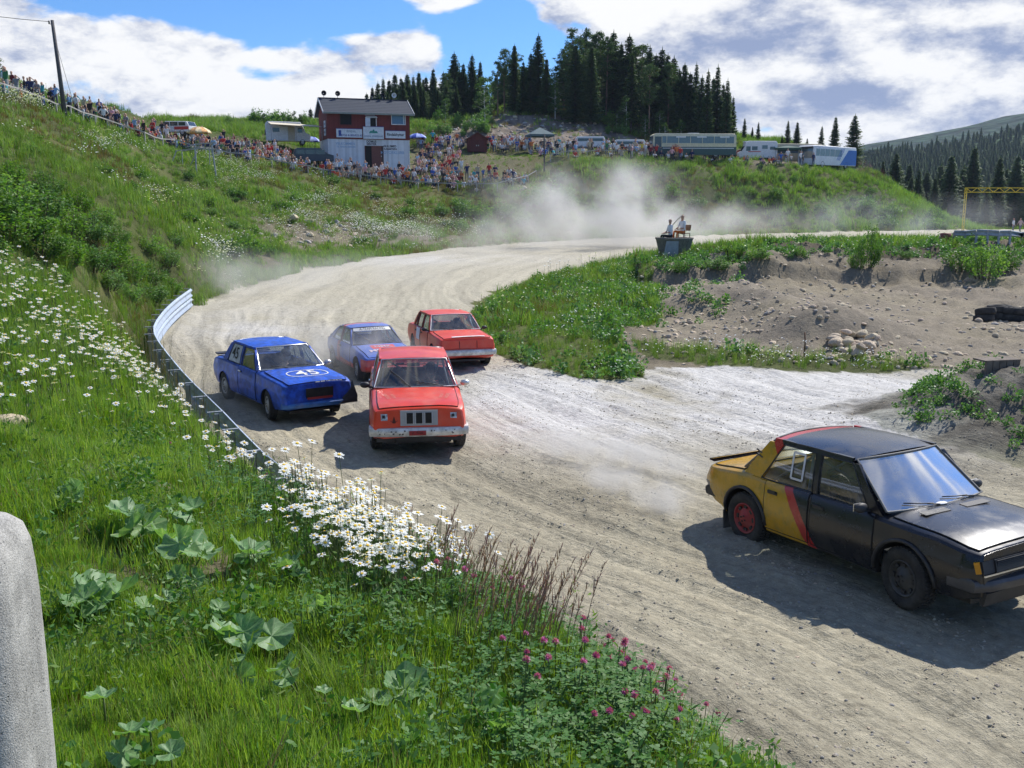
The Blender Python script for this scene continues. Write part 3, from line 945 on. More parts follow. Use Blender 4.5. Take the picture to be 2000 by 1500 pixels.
def spruce_mesh(seed, H, wid, dense=1.0, bare=0.05, mats=None, mi=0):
    q = random.Random(seed); b = MB()
    z = H * bare; lvl = 0
    step = H / 40.0
    while z < H * 0.985:
        t = (z - H * bare) / (H * (1 - bare))
        rad = wid * 1.25 * (1 - t) ** 0.8 * q.uniform(0.72, 1.12) + 0.16
        nb = max(4, int((9 - 4 * t) * dense))
        a0 = q.uniform(0, 6.28)
        for k in range(nb):
            if q.random() < 0.08:
                continue
            a = a0 + 2 * math.pi * k / nb + q.uniform(-.25, .25); L = rad * q.uniform(0.65, 1.15)
            ca, sa = math.cos(a), math.sin(a)
            droop = q.uniform(0.12, 0.38) * (1 - t * 0.9) - 0.25 * t
            ns = max(2, int(L / 0.42) + 1)
            for s in range(ns):
                u0 = (s + 0.15) / ns
                c = Vector((ca * L * u0, sa * L * u0, z - droop * L * u0 + 0.18 * L * u0 * u0))
                wd = (0.34 + 0.34 * (1 - u0)) * min(1.0, 0.45 + rad / 2.2)
                for m_ in range(3):
                    sd = (-1, 1, 0)[m_]
                    tip = c + Vector((ca * 0.5 - sa * sd * 1.0, sa * 0.5 + ca * sd * 1.0, -q.uniform(0.15, 0.9))) * wd
                    if sd == 0:
                        tip = c + Vector((ca * 0.9, sa * 0.9, -q.uniform(-.2, 0.35))) * wd * 1.2
                    o_ = Vector((ca, sa, 0)) * wd * 0.5
                    b.add([c - o_, c + o_, tip + Vector((q.uniform(-.05, .05), q.uniform(-.05, .05), 0))], [(0, 1, 2)], mi)
        z += step * q.uniform(0.75, 1.15) * (1 - 0.35 * t)
    b.add([(-.12, 0, H * .96), (.12, 0, H * .96), (0, 0, H * 1.03)], [(0, 1, 2)], mi)
    b.add([(0, -.12, H * .96), (0, .12, H * .96), (0, 0, H * 1.03)], [(0, 1, 2)], mi)
    tr = MB().tube([(0, 0, -0.6), (0, 0, H * .3), (0, 0, H * .7), (0, 0, H * 0.97)], [H * .017, H * .014, H * .008, 0.015], 7, 0, True, False)
    return b.mesh('spruce_crown_%d' % seed, mats or [M_SPRUCE]), tr.mesh('spruce_trunk_%d' % seed, [M_BARK])

def pine_mesh(seed, H, wid, start=0.42, mats=None, trm=None, clump=0.75, nb=26, birch=False):
    q = random.Random(seed); b = MB(); tr = MB()
    bend = q.uniform(-.25, .25)
    def ax(t):
        return Vector((bend * math.sin(t * 2.2), bend * .5 * t, H * t))
    tr.tube([ax(0) - Vector((0, 0, .6)), ax(.25), ax(.5), ax(.75), ax(.97)], [H * .014, H * .012, H * .0095, H * .006, .02], 7, 0, True, False)
    for i in range(nb):
        t = start + (1 - start) * (i + q.random()) / nb
        a = q.uniform(0, 6.28)
        prof = math.sin(math.pi * min(1, (t - start) / (1 - start) * 0.86 + 0.14)) ** 0.6
        L = wid * prof * q.uniform(0.35, 1.0)
        p0 = ax(t); p1 = p0 + Vector((math.cos(a) * L, math.sin(a) * L, L * q.uniform(0.05, 0.45)))
        tr.tube([p0, p1], [0.045, 0.015], 4, 0, False, False)
        for c_ in range(3):
            cc = p0.lerp(p1, (0.5, 0.8, 1.0)[c_]) + Vector((q.gauss(0, .2), q.gauss(0, .2), q.gauss(0, .15)))
            cr = clump * q.uniform(0.5, 1.0)
            for k in range(30 if not birch else 26):
                d = Vector((q.gauss(0, 1), q.gauss(0, 1), q.gauss(0, .65))).normalized() * cr * q.uniform(0.35, 1)
                p = cc + d; s = 0.16 if not birch else 0.13
                v1 = Vector((q.uniform(-1, 1), q.uniform(-1, 1), q.uniform(-.6, 1))).normalized() * s; v2 = v1.cross(d).normalized() * s * 0.55
                b.add([p - v1, p + v2, p + v1, p - v2], [(0, 1, 2, 3)], 0)
    return b.mesh('loose_crown_%d' % seed, mats or [M_PINE]), tr.mesh('loose_trunk_%d' % seed, [trm or M_PBARK])

def rock_mesh(name, seed, m, sub=ICO2, flat=0.7):
    q = random.Random(seed)
    v, f = sub
    o1 = [Vector((q.uniform(-1, 1), q.uniform(-1, 1), q.uniform(-1, 1))).normalized() for _ in range(9)]
    dd = [q.uniform(0.62, 0.95) for _ in o1]
    vs = []
    for p in v:
        p = Vector(p)
        for n_, d in zip(o1, dd):
            k = p.dot(n_)
            if k > d:
                p = p - n_ * (k - d) * 0.85
        vs.append((p.x * 1.15, p.y * 0.9, p.z * flat))
    b = MB().add(vs, f, 0, True)
    me = b.mesh(name, [m])
    auto_sharp(me, 28)
    return me

# ------------------------------------------------------------------ scattered ground cover
def sample_polar(n, r0, r1, a0=-33, a1=33, pw=0.0):
    u = RS.random_sample(n)
    k = pw + 1
    if abs(k) < 1e-6:
        r = r0 * (r1 / r0) ** u
    else:
        r = (r0 ** k + (r1 ** k - r0 ** k) * u) ** (1 / k)
    a = np.radians(RS.uniform(a0, a1, n))
    x = r * np.sin(a); y = r * np.cos(a)
    z, info = ground_full(x, y)
    g, rk, bare = grass_mask(x, y, z, info)
    px, py = proj(x, y, z)
    return x, y, z, r, g, px, py, info, bare

def keep(k, *a):
    return [q[k] for q in a]

def P3(x, y, z):
    return np.stack([x, y, z], -1)

# fresh short grass on the near bank
short = [blade_tuft('short_grass', 70, 0.085, 0.06, 0.0030, [M_GRASS, M_DRY], 0.35, seed=s) for s in range(4)]
x, y, z, r, g, px, py, info, bare = sample_polar(40000, 1.7, 15, pw=0.15)
k = (RS.random_sample(len(x)) < g) & (info[5] < 0.3) & (x < 3)
x, y, z, r = keep(k, x, y, z, r)
scatter('short_grass', P3(x, y, z - 0.006), RS.uniform(0.65, 1.2, len(x)) * (1 + 0.06 * r) * (0.5 + 1.0 * vnoise(x * 3.3, y * 3.3)), short, 'short fresh green grass covering the near bank')
# taller meadow grass
tall = [blade_tuft('meadow_grass', 30, 0.34, 0.07, 0.0055, [M_GRASS2, M_DRY], 0.55, seed=10 + s) for s in range(4)]
x, y, z, r, g, px, py, info, bare = sample_polar(32000, 2.6, 55, pw=0.1)
m = np.clip(gauss(px, py, 700, 1230, 240, 140) * 0.15 + gauss(px, py, 900, 1350, 330, 260) * 0.75 + sstep(5.5, 9, r) * 0.8 + gauss(px, py, 1050, 1300, 200, 150), 0, 1)
m *= np.where((py > 960) & (px < 620), 0.03, 1)
k = (RS.random_sample(len(x)) < g * m) & (~info[1])
x, y, z, r = keep(k, x, y, z, r)
infd = (x > -2) & (y > 20)
scatter('meadow_grass', P3(x, y, z - 0.01), RS.uniform(0.55, 1.1, len(x)) * (0.85 + 0.022 * r) * np.where(infd, 0.75, 1) * np.where(r < 9, .7, 1), tall, 'taller meadow grass on the bank beside the track')
# hillside
hill = [blade_tuft('hill_grass', 34, 0.52, 0.30, 0.030, [M_HILL, M_DRY], 0.6, segs=2, seed=20 + s) for s in range(4)]
x, y, z, r, g, px, py, info, bare = sample_polar(78000, 30, 210, pw=0.55)
k = (RS.random_sample(len(x)) < g) & (~info[1])
x, y, z, r, px, py = keep(k, x, y, z, r, px, py)
sc_ = RS.uniform(0.55, 1.2, len(x)) * (0.5 + 0.006 * r) * (0.6 + 1.0 * vnoise(x * 0.45, y * 0.45))
sc_ = sc_ * np.where(inpoly(px, py, [(0, 160), (140, 205), (400, 285), (820, 345), (1000, 362), (1060, 320), (1280, 300), (1690, 320), (1690, 300), (1000, 280), (600, 290), (300, 235), (0, 140)]), 0.35, 1.0)
redk = fbm(x, y, 0.07, 3) + 0.5 * fbm(x, y, 0.3, 3) > 0.055
scatter('hill_grass', P3(x, y, z - 0.02)[~redk], sc_[~redk], hill, 'rough green grass growing on the hillside')
hill2 = [blade_tuft('sorrel_grass', 30, 0.5, 0.28, 0.026, [leafmat('sorrel_mix', (0.15, 0.115, 0.038)), M_HILL], 0.6, segs=2, seed=30 + s) for s in range(3)]
scatter('sorrel_grass', P3(x, y, z - 0.02)[redk], sc_[redk] * 0.9, hill2 + hill[:2], 'brownish grass mixed with red sorrel on the hillside')
# broad leaved weeds on the infield bank and the right mound
weed = [shrub_mesh('weed_leaves_%d' % s, 40 + s, 70, 0.15, [M_WEED], 1.0, 0.6, 0.9)[0] for s in range(3)]
x, y, z, r, g, px, py, info, bare = sample_polar(26000, 14, 75, -5, 33, pw=0.2)
n5 = vnoise(x * 0.8, y * 0.8)
wk = (inpoly(px, py, IN_GRASS) * (0.12 + 0.6 * (n5 > 0.45))) * np.where(px > 1180, 1.0, 0.35)
m3k = np.hypot(x - M3[0], y - M3[1]) < 3.0 + fbm(x, y, .5, 3) * 2
wk = wk + m3k * (0.5 + (n5 > .5) * 0.6) + inpoly(px, py, IN_STRIP) * 0.012
wk = wk + inpoly(px, py, [(1290, 560), (1450, 545), (1420, 640), (1280, 650)]) * 0.06
k = (RS.random_sample(len(x)) < wk * 0.62) & ((~info[1]) | m3k)
x, y, z, r = keep(k, x, y, z, r)
scatter('leafy_weeds', P3(x, y, z - 0.01), RS.uniform(0.3, 0.75, len(x)) * np.where((x > 5) & (y < 22), .5, 1), weed, 'broad leaved green weeds on the infield banks')
# clover leaves on the lip of the near bank
clov = [clover_mesh('clover_leaves_%d' % s, 0.16, 50 + s, False, 16) for s in range(3)]
x, y, z, r, g, px, py, info, bare = sample_polar(9000, 2.0, 8, -20, 33, pw=0.3)
m = np.clip(gauss(px, py, 1200, 1420, 260, 150) * .85 + gauss(px, py, 850, 1230, 200, 90) * 0.35 + gauss(px, py, 600, 960, 200, 90) * 0.3, 0, 1)
k = (RS.random_sample(len(x)) < m) & (info[5] < 0.3)
x, y, z = keep(k, x, y, z)
scatter('clover_leaves', P3(x, y, z), RS.uniform(0.6, 1.15, len(x)), clov, 'dense clover leaves on the edge of the bank')

x, y, z, r, g, px, py, info, bare = sample_polar(16000, 1.9, 16, -33, 20, pw=0.15)
nw = vnoise(x * 1.7 + 9, y * 1.7)
k = (RS.random_sample(len(x)) < sstep(.5, .85, nw) * .42 + .04) & (info[5] < .3) & (g > .2)
x, y, z, r = keep(k, x, y, z, r)
wm = [shrub_mesh('bank_weed_%d' % s, 140 + s, 60, 0.13, [(M_CLOVER, M_GRASS2, M_WEED, M_WILLOW)[s]], .9, (.9, 1.3, .7, 1.1)[s], (.5, .16, .8, .3)[s])[0] for s in range(4)]
scatter('bank_weeds', P3(x, y, z - .01), RS.uniform(.09, .24, len(x)) * (1 + .03 * r), wm, 'low mixed leafy weeds tangled in the grass of the near bank')
k = RS.random_sample(len(x)) < .16
dm = [blade_tuft('dry_stalks_%d' % s, 7, .26, .06, .003, [M_DRY, M_REDSTEM], .8, seed=150 + s) for s in range(2)]
scatter('dry_stalks', P3(x, y, z)[k], RS.uniform(.6, 1.2, int(k.sum())), dm, 'dry brown stalks in the grass of the near bank', tilt=.6)
# ---- daisies
dmesh = [daisy_mesh('daisy_%d' % s, 0.24 + 0.03 * s, 60 + s) for s in range(6)]
def daisy_density(px, py, r, x, y):
    n = vnoise(x * 1.3, y * 1.3); n2_ = vnoise(x * 0.5 + 40, y * 0.5)
    m = gauss(px, py, 190, 740, 260, 100) * 1.0 + gauss(px, py, 20, 600, 90, 60) * 0.7 + gauss(px, py, 400, 810, 110, 60) * 0.35
    m = m + gauss(px, py, 440, 890, 110, 50) * 0.16
    return m * (0.25 + 1.3 * n) * sstep(0.25, 0.5, n2_)
x, y, z, r, g, px, py, info, bare = sample_polar(26000, 5.2, 17, -33, -3, pw=0.5)
m = daisy_density(px, py, r, x, y)
k = (RS.random_sample(len(x)) < m * 0.36) & (info[5] < 0.2) & (g > 0.2)
D = P3(*keep(k, x, y, z))
# the clump on the lip in front of the track
x, y, z, r, g, px, py, info, bare = sample_polar(60000, 3.0, 7.0, -18, 2, pw=0.5)
m = gauss(px, py, 765, 1185, 90, 30) * 1.3 + gauss(px, py, 675, 1120, 75, 30) * 1.0 + gauss(px, py, 590, 1050, 50, 30) * 0.45 + gauss(px, py, 480, 960, 60, 30) * .15
k = (RS.random_sample(len(x)) < m * 0.10) & (info[5] < 0.3)
D2 = P3(*keep(k, x, y, z))
print('DAISIES', len(D), len(D2))
D = np.concatenate([D2, D])
o_ = np.argsort(np.hypot(D[:, 0], D[:, 1]) + RS.uniform(0, .8, len(D)))
D = D[o_]
for i in range(min(300, len(D))):
    p = D[i]
    tag(inst('oxeye_daisy', dmesh[rnd.randrange(6)], tuple(p), (rnd.uniform(-.12, .12), rnd.uniform(-.14, .14), rnd.uniform(-0.9, 0.9)), rnd.uniform(0.68, 1.05) * (1 if math.hypot(p[0], p[1]) < 5.5 else .8)),
        'white ox-eye daisy with yellow centre on a thin stem at the bank edge', 'flower', 'ox-eye daisies on the near bank')
if len(D) > 300:
    n = len(D) - 300
    scatter('oxeye_daisies', D[300:], RS.uniform(.75, 1.1, n), dmesh, 'mass of white ox-eye daisies spread over the left bank', rz=RS.uniform(-.6, .6, n), tilt=0.1)
# white flower patches far up the slope: heads read as dots
fl = MB()
q_ = random.Random(5)
for i in range(12):
    c = Vector((q_.uniform(-.5, .5), q_.uniform(-.5, .5), q_.uniform(.3, .6)))
    rr = q_.uniform(.018, .032)
    fl.add([c + Vector((rr * math.cos(a), rr * math.sin(a) * 1, rr * .5 * math.sin(a))) for a in (0, 1.05, 2.1, 3.14, 4.2, 5.24)], [(0, 1, 2, 3, 4, 5)], 0)
    fl.add([c - Vector((0.004, 0, 0)), c + Vector((0.004, 0, 0)), Vector((c.x, c.y, 0))], [(0, 1, 2)], 1)
flm = fl.mesh('white_flower_patch', [M_PETAL, M_STEM])
x, y, z, r, g, px, py, info, bare = sample_polar(60000, 26, 120, -31, 8, pw=0.5)
m = gauss(px, py, 410, 520, 45, 25) * 1.6 + gauss(px, py, 690, 440, 120, 26) * 0.9 + gauss(px, py, 640, 395, 40, 12) * .5 + gauss(px, py, 60, 200, 60, 14) * 0.8 + gauss(px, py, 310, 395, 25, 10)
m = m + gauss(px, py, 780, 460, 90, 20) * .7 + gauss(px, py, 215, 285, 40, 12) * .7 + gauss(px, py, 500, 340, 120, 30) * .25 + 0.006
k = (RS.random_sample(len(x)) < m * 0.5 * sstep(.35, .6, vnoise(x * .6, y * .6))) & (~info[1])
x, y, z = keep(k, x, y, z)
scatter('white_flowers', P3(x, y, z), RS.uniform(0.9, 1.6, len(x)), [flm], 'small white flowers sprinkled over the hillside grass', tilt=0.05)
x, y, z, r, g, px, py, info, bare = sample_polar(3000, 8, 75, 2, 33, pw=0.3)
k = (g > .5) & (inpoly(px, py, IN_STRIP) | inpoly(px, py, IN_GRASS) & (RS.random_sample(len(x)) < .3) | (np.hypot(x - M3[0], y - M3[1]) < 3.2) & (RS.random_sample(len(x)) < .4))
x, y, z = keep(k, x, y, z)
scatter('small_white_flowers', P3(x, y, z - .1), RS.uniform(0.5, .9, len(x)), [flm], 'small white flowers in the infield grass', tilt=0.05)

# ---- clover flowers as single plants
cmesh = [clover_mesh('clover_%d' % s, 0.17 + 0.02 * s, 80 + s, True, 12) for s in range(4)]
x, y, z, r, g, px, py, info, bare = sample_polar(20000, 2.2, 7, -20, 33, pw=0.3)
m = gauss(px, py, 1180, 1410, 190, 75) * 1.0 + gauss(px, py, 900, 1230, 150, 50) * 0.55 + gauss(px, py, 1250, 1480, 70, 40) + gauss(px, py, 470, 940, 90, 60) * .15 + gauss(px, py, 280, 900, 90, 60) * .15
k = (RS.random_sample(len(x)) < m * 0.075) & (info[5] < 0.3)
x, y, z = keep(k, x, y, z)
print('CLOVER', len(x))
for i in range(min(len(x), 160)):
    tag(inst('clover_flower', cmesh[i % 4], (x[i], y[i], z[i]), (0, 0, rnd.uniform(0, 6)), rnd.uniform(0.8, 1.1)),
        'red clover with round pink flower head on the edge of the bank', 'flower', 'red clover along the bank edge')

# ---- tall grasses with seed heads
pan = [panicle_tuft('red_panicle_grass_%d' % s, 9, 0.40, 0.10, [M_REDSTEM, M_RED], 90 + s) for s in range(3)]
def place_px(px, py, t):
    p = C3(px, py, t)
    return p.x, p.y, gz(p.x, p.y)
for i, (px_, py_, t_) in enumerate([(960, 1330, 3.5), (1000, 1340, 3.45), (1030, 1330, 3.4), (920, 1290, 3.7), (985, 1290, 3.6), (1060, 1380, 3.3), (880, 1270, 3.8), (1010, 1400, 3.2), (940, 1380, 3.3), (1080, 1350, 3.4), (840, 1220, 4.0)]):
    a = place_px(px_, py_, t_)
    tag(inst('reddish_grass_tuft', pan[i % 3], a, (0, 0, rnd.uniform(-.4, .4)), rnd.uniform(.85, 1.1)),
        '%s reddish grass tuft with feathery seed heads from the left on the bank edge' % ('first second third fourth fifth sixth seventh eighth ninth tenth eleventh'.split()[sorted([960, 1000, 1030, 920, 985, 1060, 880, 1010, 940, 1080, 840]).index(px_)]), 'grass tuft', 'reddish grass tufts on the bank edge')
reed = [panicle_tuft('green_seed_grass_%d' % s, 8, 0.72, 0.16, [M_STEM, M_DRY], 95 + s, (0.02, 0.02)) for s in range(3)]
for i in range(44):
    f = rnd.random()
    bx, by = -3.3 - 3.6 * f + rnd.uniform(-.5, .1), 10.6 + 8.5 * f + rnd.uniform(-1.1, .3)
    tag(inst('seed_grass_tuft', reed[i % 3], (bx, by, gz(bx, by)), (0, 0, rnd.uniform(0, 6)), rnd.uniform(.7, 1.2)),
        'tall green grass with dry seed heads growing behind the guardrail', 'grass tuft', 'tall seed grasses behind the guardrail')
x, y, z, r, g, px, py, info, bare = sample_polar(2500, 3.4, 9, -20, 5, pw=0.3)
k = (RS.random_sample(len(x)) < gauss(px, py, 750, 1130, 190, 60) * .5 + gauss(px, py, 560, 980, 90, 40) * .4) & (info[5] < .3)
x, y, z = keep(k, x, y, z)
rs_ = [blade_tuft('thin_stems_%d' % s, 9, 0.33, 0.06, 0.0028, [M_STEM, M_REDSTEM], 0.15, seed=70 + s) for s in range(3)]
scatter('thin_grass_stems', P3(x, y, z), RS.uniform(.7, 1.1, len(x)), rs_, 'thin upright grass stems among the daisies', tilt=.1)

# ---- coltsfoot: big rounded leaves, plant by plant  (px, py of centre, distance, leaf radius, leaves)
lm = [big_leaf_mesh('coltsfoot_leaf_%d' % s, 0.08, s) for s in range(5)]
COLT = [(175, 1165, 3.35, .082, 4, 'largest clump of broad pale coltsfoot leaves beside the concrete block'),
        (245, 1030, 4.1, .075, 4, 'coltsfoot clump with a dark folded middle leaf above the concrete block'), (125, 985, 4.6, .06, 2, 'upright grey-green coltsfoot pair above the concrete block'),
        (345, 1015, 4.3, .055, 2, 'coltsfoot pair high on the grass between two larger clumps'), (365, 1060, 4.0, .062, 2, 'coltsfoot pair with one broad flat leaf'),
        (360, 1095, 3.85, .065, 2, 'coltsfoot with two overlapping light leaves'), (355, 1140, 3.6, .04, 2, 'small faint coltsfoot leaves low in the grass'),
        (300, 1185, 3.4, .045, 2, 'small flat dark green coltsfoot in the mid grass'), (515, 1090, 4.1, .07, 2, 'upright toothed coltsfoot leaf near the daisies'),
        (560, 1125, 3.9, .055, 3, 'spreading small coltsfoot under the daisies'), (640, 1195, 3.6, .065, 4, 'coltsfoot clump in the tall grass below the daisies'),
        (490, 1245, 3.2, .072, 4, 'dense cluster of folded coltsfoot leaves in the middle of the bank'), (430, 1215, 3.35, .035, 1, 'tiny curled coltsfoot leaf left of the dense cluster'),
        (455, 1310, 3.0, .058, 2, 'low toothed coltsfoot pair under the dense cluster'), (590, 1325, 3.0, .055, 2, 'coltsfoot over the bare earth hollow'),
        (635, 1375, 2.85, .04, 1, 'single bright coltsfoot leaf beside the earth hollow'), (205, 1395, 2.8, .05, 1, 'flat coltsfoot leaf near the foot of the concrete block'),
        (230, 1455, 2.65, .05, 2, 'drooping coltsfoot leaves at the lower left'), (295, 1450, 2.65, .05, 1, 'bright single coltsfoot leaf at the lower edge'),
        (335, 1490, 2.6, .05, 1, 'pale coltsfoot leaf cut by the lower edge'), (745, 1385, 3.0, .05, 2, 'coltsfoot pair in the grass beside the brown leaf'),
        (790, 1390, 3.0, .075, 2, 'tall folded coltsfoot leaf among long grass'), (835, 1450, 2.75, .065, 3, 'coltsfoot clump at the lower edge under the long grass'),
        (970, 1400, 2.95, .085, 3, 'broad pleated coltsfoot leaves at the foot of the reddish grass'), (985, 1460, 2.75, .07, 4, 'coltsfoot clump at the lower edge beside the clover'),
        (1080, 1425, 2.9, .06, 2, 'shaded coltsfoot between clover plants'), (705, 1410, 2.85, .05, 2, 'flat coltsfoot leaves over the earth hollow edge')]
for (px_, py_, t_, lr, nl, lab) in COLT:
    c = C3(px_, py_, t_)
    g_ = gz(c.x, c.y)
    # slide along the view line until the leaf hangs just above the ground
    for _ in range(30):
        if c.z - g_ > 0.10:
            t_ += 0.06
        elif c.z - g_ < 0.045:
            t_ -= 0.06
        else:
            break
        c = C3(px_, py_, t_); g_ = gz(c.x, c.y)
    lr = lr * 1.12 * t_ / 3.5
    h = max(0.06, min(0.11, c.z - g_ + .01))
    e = empty('coltsfoot_plant', (c.x, c.y, g_), 0, lab, 'plant', 'coltsfoot plants on the near bank')
    st = MB()
    for j in range(nl):
        a = rnd.uniform(0, 6.28) if nl > 1 else 0
        rr = lr * (0.95 if nl > 1 else 0)* rnd.uniform(.6, 1.2)
        lp = Vector((rr * math.cos(a), rr * math.sin(a) * .8, h * rnd.uniform(.75, 1.15) + (0.03 if j == 0 else 0)))
        s = lr / 0.08 * rnd.uniform(.75, 1.1)
        inst('leaf', lm[(j + int(px_)) % 5], lp, (rnd.uniform(-.25, .75), rnd.uniform(-.6, .6), rnd.uniform(0, 6.28)), (s, s, s), parent=e)
        st.tube([(0, 0, -.02), lp * .6, lp - Vector((0, 0, .003))], [.004, .003, .0025], 5, 0)
    st.build('stalks', [M_STEM], e)
# ------------------------------------------------------------------ people: one skinned surface per pose
def skin_body(name, joints, bones, mats, sub=1, face=True):
    """joints: name -> (pos, radius, radius2); bones: (a, b, material index)"""
    names = list(joints)
    me = bpy.data.meshes.new(name + '_cage')
    me.from_pydata([joints[k][0] for k in names], [(names.index(a), names.index(b)) for a, b, _ in bones], [])
    o = bpy.data.objects.new(name + '_cage', me)
    COL.objects.link(o)
    md = o.modifiers.new('skin', 'SKIN')
    md.use_smooth_shade = True
    sv = me.skin_vertices[0].data
    for i, k in enumerate(names):
        j = joints[k]
        sv[i].radius = (j[1], j[2] if len(j) > 2 else j[1])
        sv[i].use_root = (i == 0)
    if sub:
        s = o.modifiers.new('sub', 'SUBSURF'); s.levels = sub; s.render_levels = sub
    dg = bpy.context.evaluated_depsgraph_get()
    dg.update()
    out = bpy.data.meshes.new_from_object(o.evaluated_get(dg))
    out.name = name
    bpy.data.objects.remove(o); bpy.data.meshes.remove(me)
    out.materials.clear()
    for m in mats:
        out.materials.append(m)
    segs = [(Vector(joints[a][0]), Vector(joints[b][0]), mi, (joints[a][1] + joints[b][1]) / 2) for a, b, mi in bones]
    for p in out.polygons:
        c = p.center; best = 1e9; bi = 0
        for a, b, mi, rr in segs:
            ab = b - a
            t = max(0, min(1, (c - a).dot(ab) / max(1e-9, ab.length_squared)))
            d = (c - a - ab * t).length / (rr + 0.02)
            if d < best:
                best = d; bi = mi
        p.material_index = bi
        p.use_smooth = True
    return out

SK, SH, TR, HR, SHO = 0, 1, 2, 3, 4
M_SKIN = mat('skin', (0.52, 0.30, 0.20), 0.6, var=0.05)
M_SHIRTW = mat('shirt_white', (0.72, 0.72, 0.70), 0.85, var=0.08)
M_DENIM = mat('denim', (0.055, 0.08, 0.15), 0.9, var=0.15)
M_HAIR = mat('brown_hair', (0.06, 0.035, 0.02), 0.8)
M_SHOE = mat('dark_shoe', (0.03, 0.03, 0.032), 0.7)

def pose(hip, chest_off, head_off, lk, lf, rk, rf, le, lh, re, rh, sub=1, hat=False, name='body'):
    """all offsets in metres. hip is the pelvis position; knees/feet/elbows/hands are absolute"""
    V = Vector
    hip = V(hip); ch = hip + V(chest_off); nk = ch + V(head_off) * 0.42; hd = ch + V(head_off)
    fw = (ch - hip).normalized()
    lat = V((1, 0, 0))
    J = {
        'hip': (hip, .15, .11), 'belly': (hip.lerp(ch, .45), .145, .105), 'chest': (ch, .17, .115), 'neck': (nk, .055), 
        'head0': (nk.lerp(hd, .55) + V((0, .015 * -1, 0)), .078, .09), 'head': (hd, .082, .098), 'crown': (hd + (hd - nk).normalized() * .075, .062, .075),
        'lhip': (hip + V((.095, 0, -.06)), .095), 'lk': (V(lk), .06), 'la': (V(lf) + (V(lk) - V(lf)).normalized() * .07, .042), 'lt': (V(lf) + V((0, -.15, -.02)), .038),
        'rhip': (hip + V((-.095, 0, -.06)), .095), 'rk': (V(rk), .06), 'ra': (V(rf) + (V(rk) - V(rf)).normalized() * .07, .042), 'rt': (V(rf) + V((0, -.15, -.02)), .038),
        'lsh': (ch + V((.185, 0, .075)), .062), 'le': (V(le), .043), 'lw': (V(lh), .03), 'lf': (V(lh) + (V(lh) - V(le)).normalized() * .11, .028),
        'rsh': (ch + V((-.185, 0, .075)), .062), 're': (V(re), .043), 'rw': (V(rh), .03), 'rf': (V(rh) + (V(rh) - V(re)).normalized() * .11, .028)}
    B = [('hip', 'belly', SH), ('belly', 'chest', SH), ('chest', 'neck', SK), ('neck', 'head0', SK), ('head0', 'head', SK), ('head', 'crown', HR),
         ('hip', 'lhip', TR), ('lhip', 'lk', TR), ('lk', 'la', TR), ('la', 'lt', SHO), ('hip', 'rhip', TR), ('rhip', 'rk', TR), ('rk', 'ra', TR), ('ra', 'rt', SHO),
         ('chest', 'lsh', SH), ('lsh', 'le', SH), ('le', 'lw', SK), ('lw', 'lf', SK), ('chest', 'rsh', SH), ('rsh', 're', SH), ('re', 'rw', SK), ('rw', 'rf', SK)]
    me = skin_body(name, J, B, [M_SKIN, M_SHIRTW, M_DENIM, M_HAIR, M_SHOE], sub)
    # hair: back and top of the head
    for p in me.polygons:
        d = p.center - hd
        if p.material_index in (SK, HR) and d.length < .2 and (p.center - nk).length > .09:
            p.material_index = HR if (d.y > 0.03 or d.z > .062) else SK
    return me

# figures face -Y (towards the track); arms given absolutely
POSES = {}
POSES['standing'] = pose((0, 0, .93), (0, .0, .40), (0, -.01, .34), (.11, -.01, .49), (.12, 0, .06), (-.11, 0, .49), (-.13, .02, .06), (.27, .03, 1.12), (.29, -.08, .88), (-.27, .03, 1.12), (-.28, -.08, .88), name='standing')
POSES['standing with folded arms'] = pose((0, 0, .93), (0, .02, .40), (0, -.02, .34), (.12, -.01, .49), (.15, 0, .06), (-.12, 0, .49), (-.15, .0, .06), (.27, -.04, 1.12), (-.02, -.2, 1.16), (-.27, -.04, 1.12), (.03, -.19, 1.19), name='folded')
POSES['standing with hands on hips'] = pose((0, 0, .93), (0, .0, .40), (.01, -.01, .34), (.13, -.02, .49), (.17, 0, .06), (-.12, 0, .49), (-.15, .03, .06), (.38, .06, 1.15), (.2, -.04, .98), (-.38, .06, 1.15), (-.2, -.04, .98), name='hips')
POSES['standing with one arm raised'] = pose((0, 0, .93), (0, .0, .40), (0, -.01, .34), (.11, -.01, .49), (.12, 0, .06), (-.11, 0, .49), (-.13, .02, .06), (.33, -.1, 1.45), (.14, -.16, 1.62), (-.27, .03, 1.12), (-.26, -.1, .9), name='raised')
POSES['sitting with knees up'] = pose((0, 0, .15), (0, -.04, .42), (0, -.05, .32), (.14, -.42, .46), (.15, -.6, .06), (-.14, -.42, .46), (-.15, -.6, .06), (.27, -.2, .42), (.08, -.44, .50), (-.27, -.2, .42), (-.08, -.44, .50), name='kneesup')
POSES['sitting with legs stretched out'] = pose((0, 0, .14), (0, .12, .41), (0, 0, .33), (.12, -.46, .17), (.15, -.88, .08), (-.14, -.44, .24), (-.12, -.86, .08), (.3, .16, .38), (.3, .24, .1), (-.3, .05, .4), (-.18, -.25, .28), name='legsout')
POSES['sitting upright'] = pose((0, 0, .50), (0, .0, .42), (0, -.02, .33), (.13, -.43, .52), (.14, -.45, .06), (-.13, -.43, .52), (-.16, -.45, .06), (.27, -.08, .68), (.13, -.34, .62), (-.27, -.08, .68), (-.13, -.34, .62), name='upright')
POSES['sitting and leaning forward'] = pose((0, 0, .46), (0, -.17, .38), (0, -.12, .30), (.16, -.42, .50), (.18, -.38, .06), (-.16, -.42, .50), (-.18, -.38, .06), (.25, -.35, .58), (.04, -.5, .6), (-.25, -.35, .58), (-.04, -.5, .6), name='leaning')
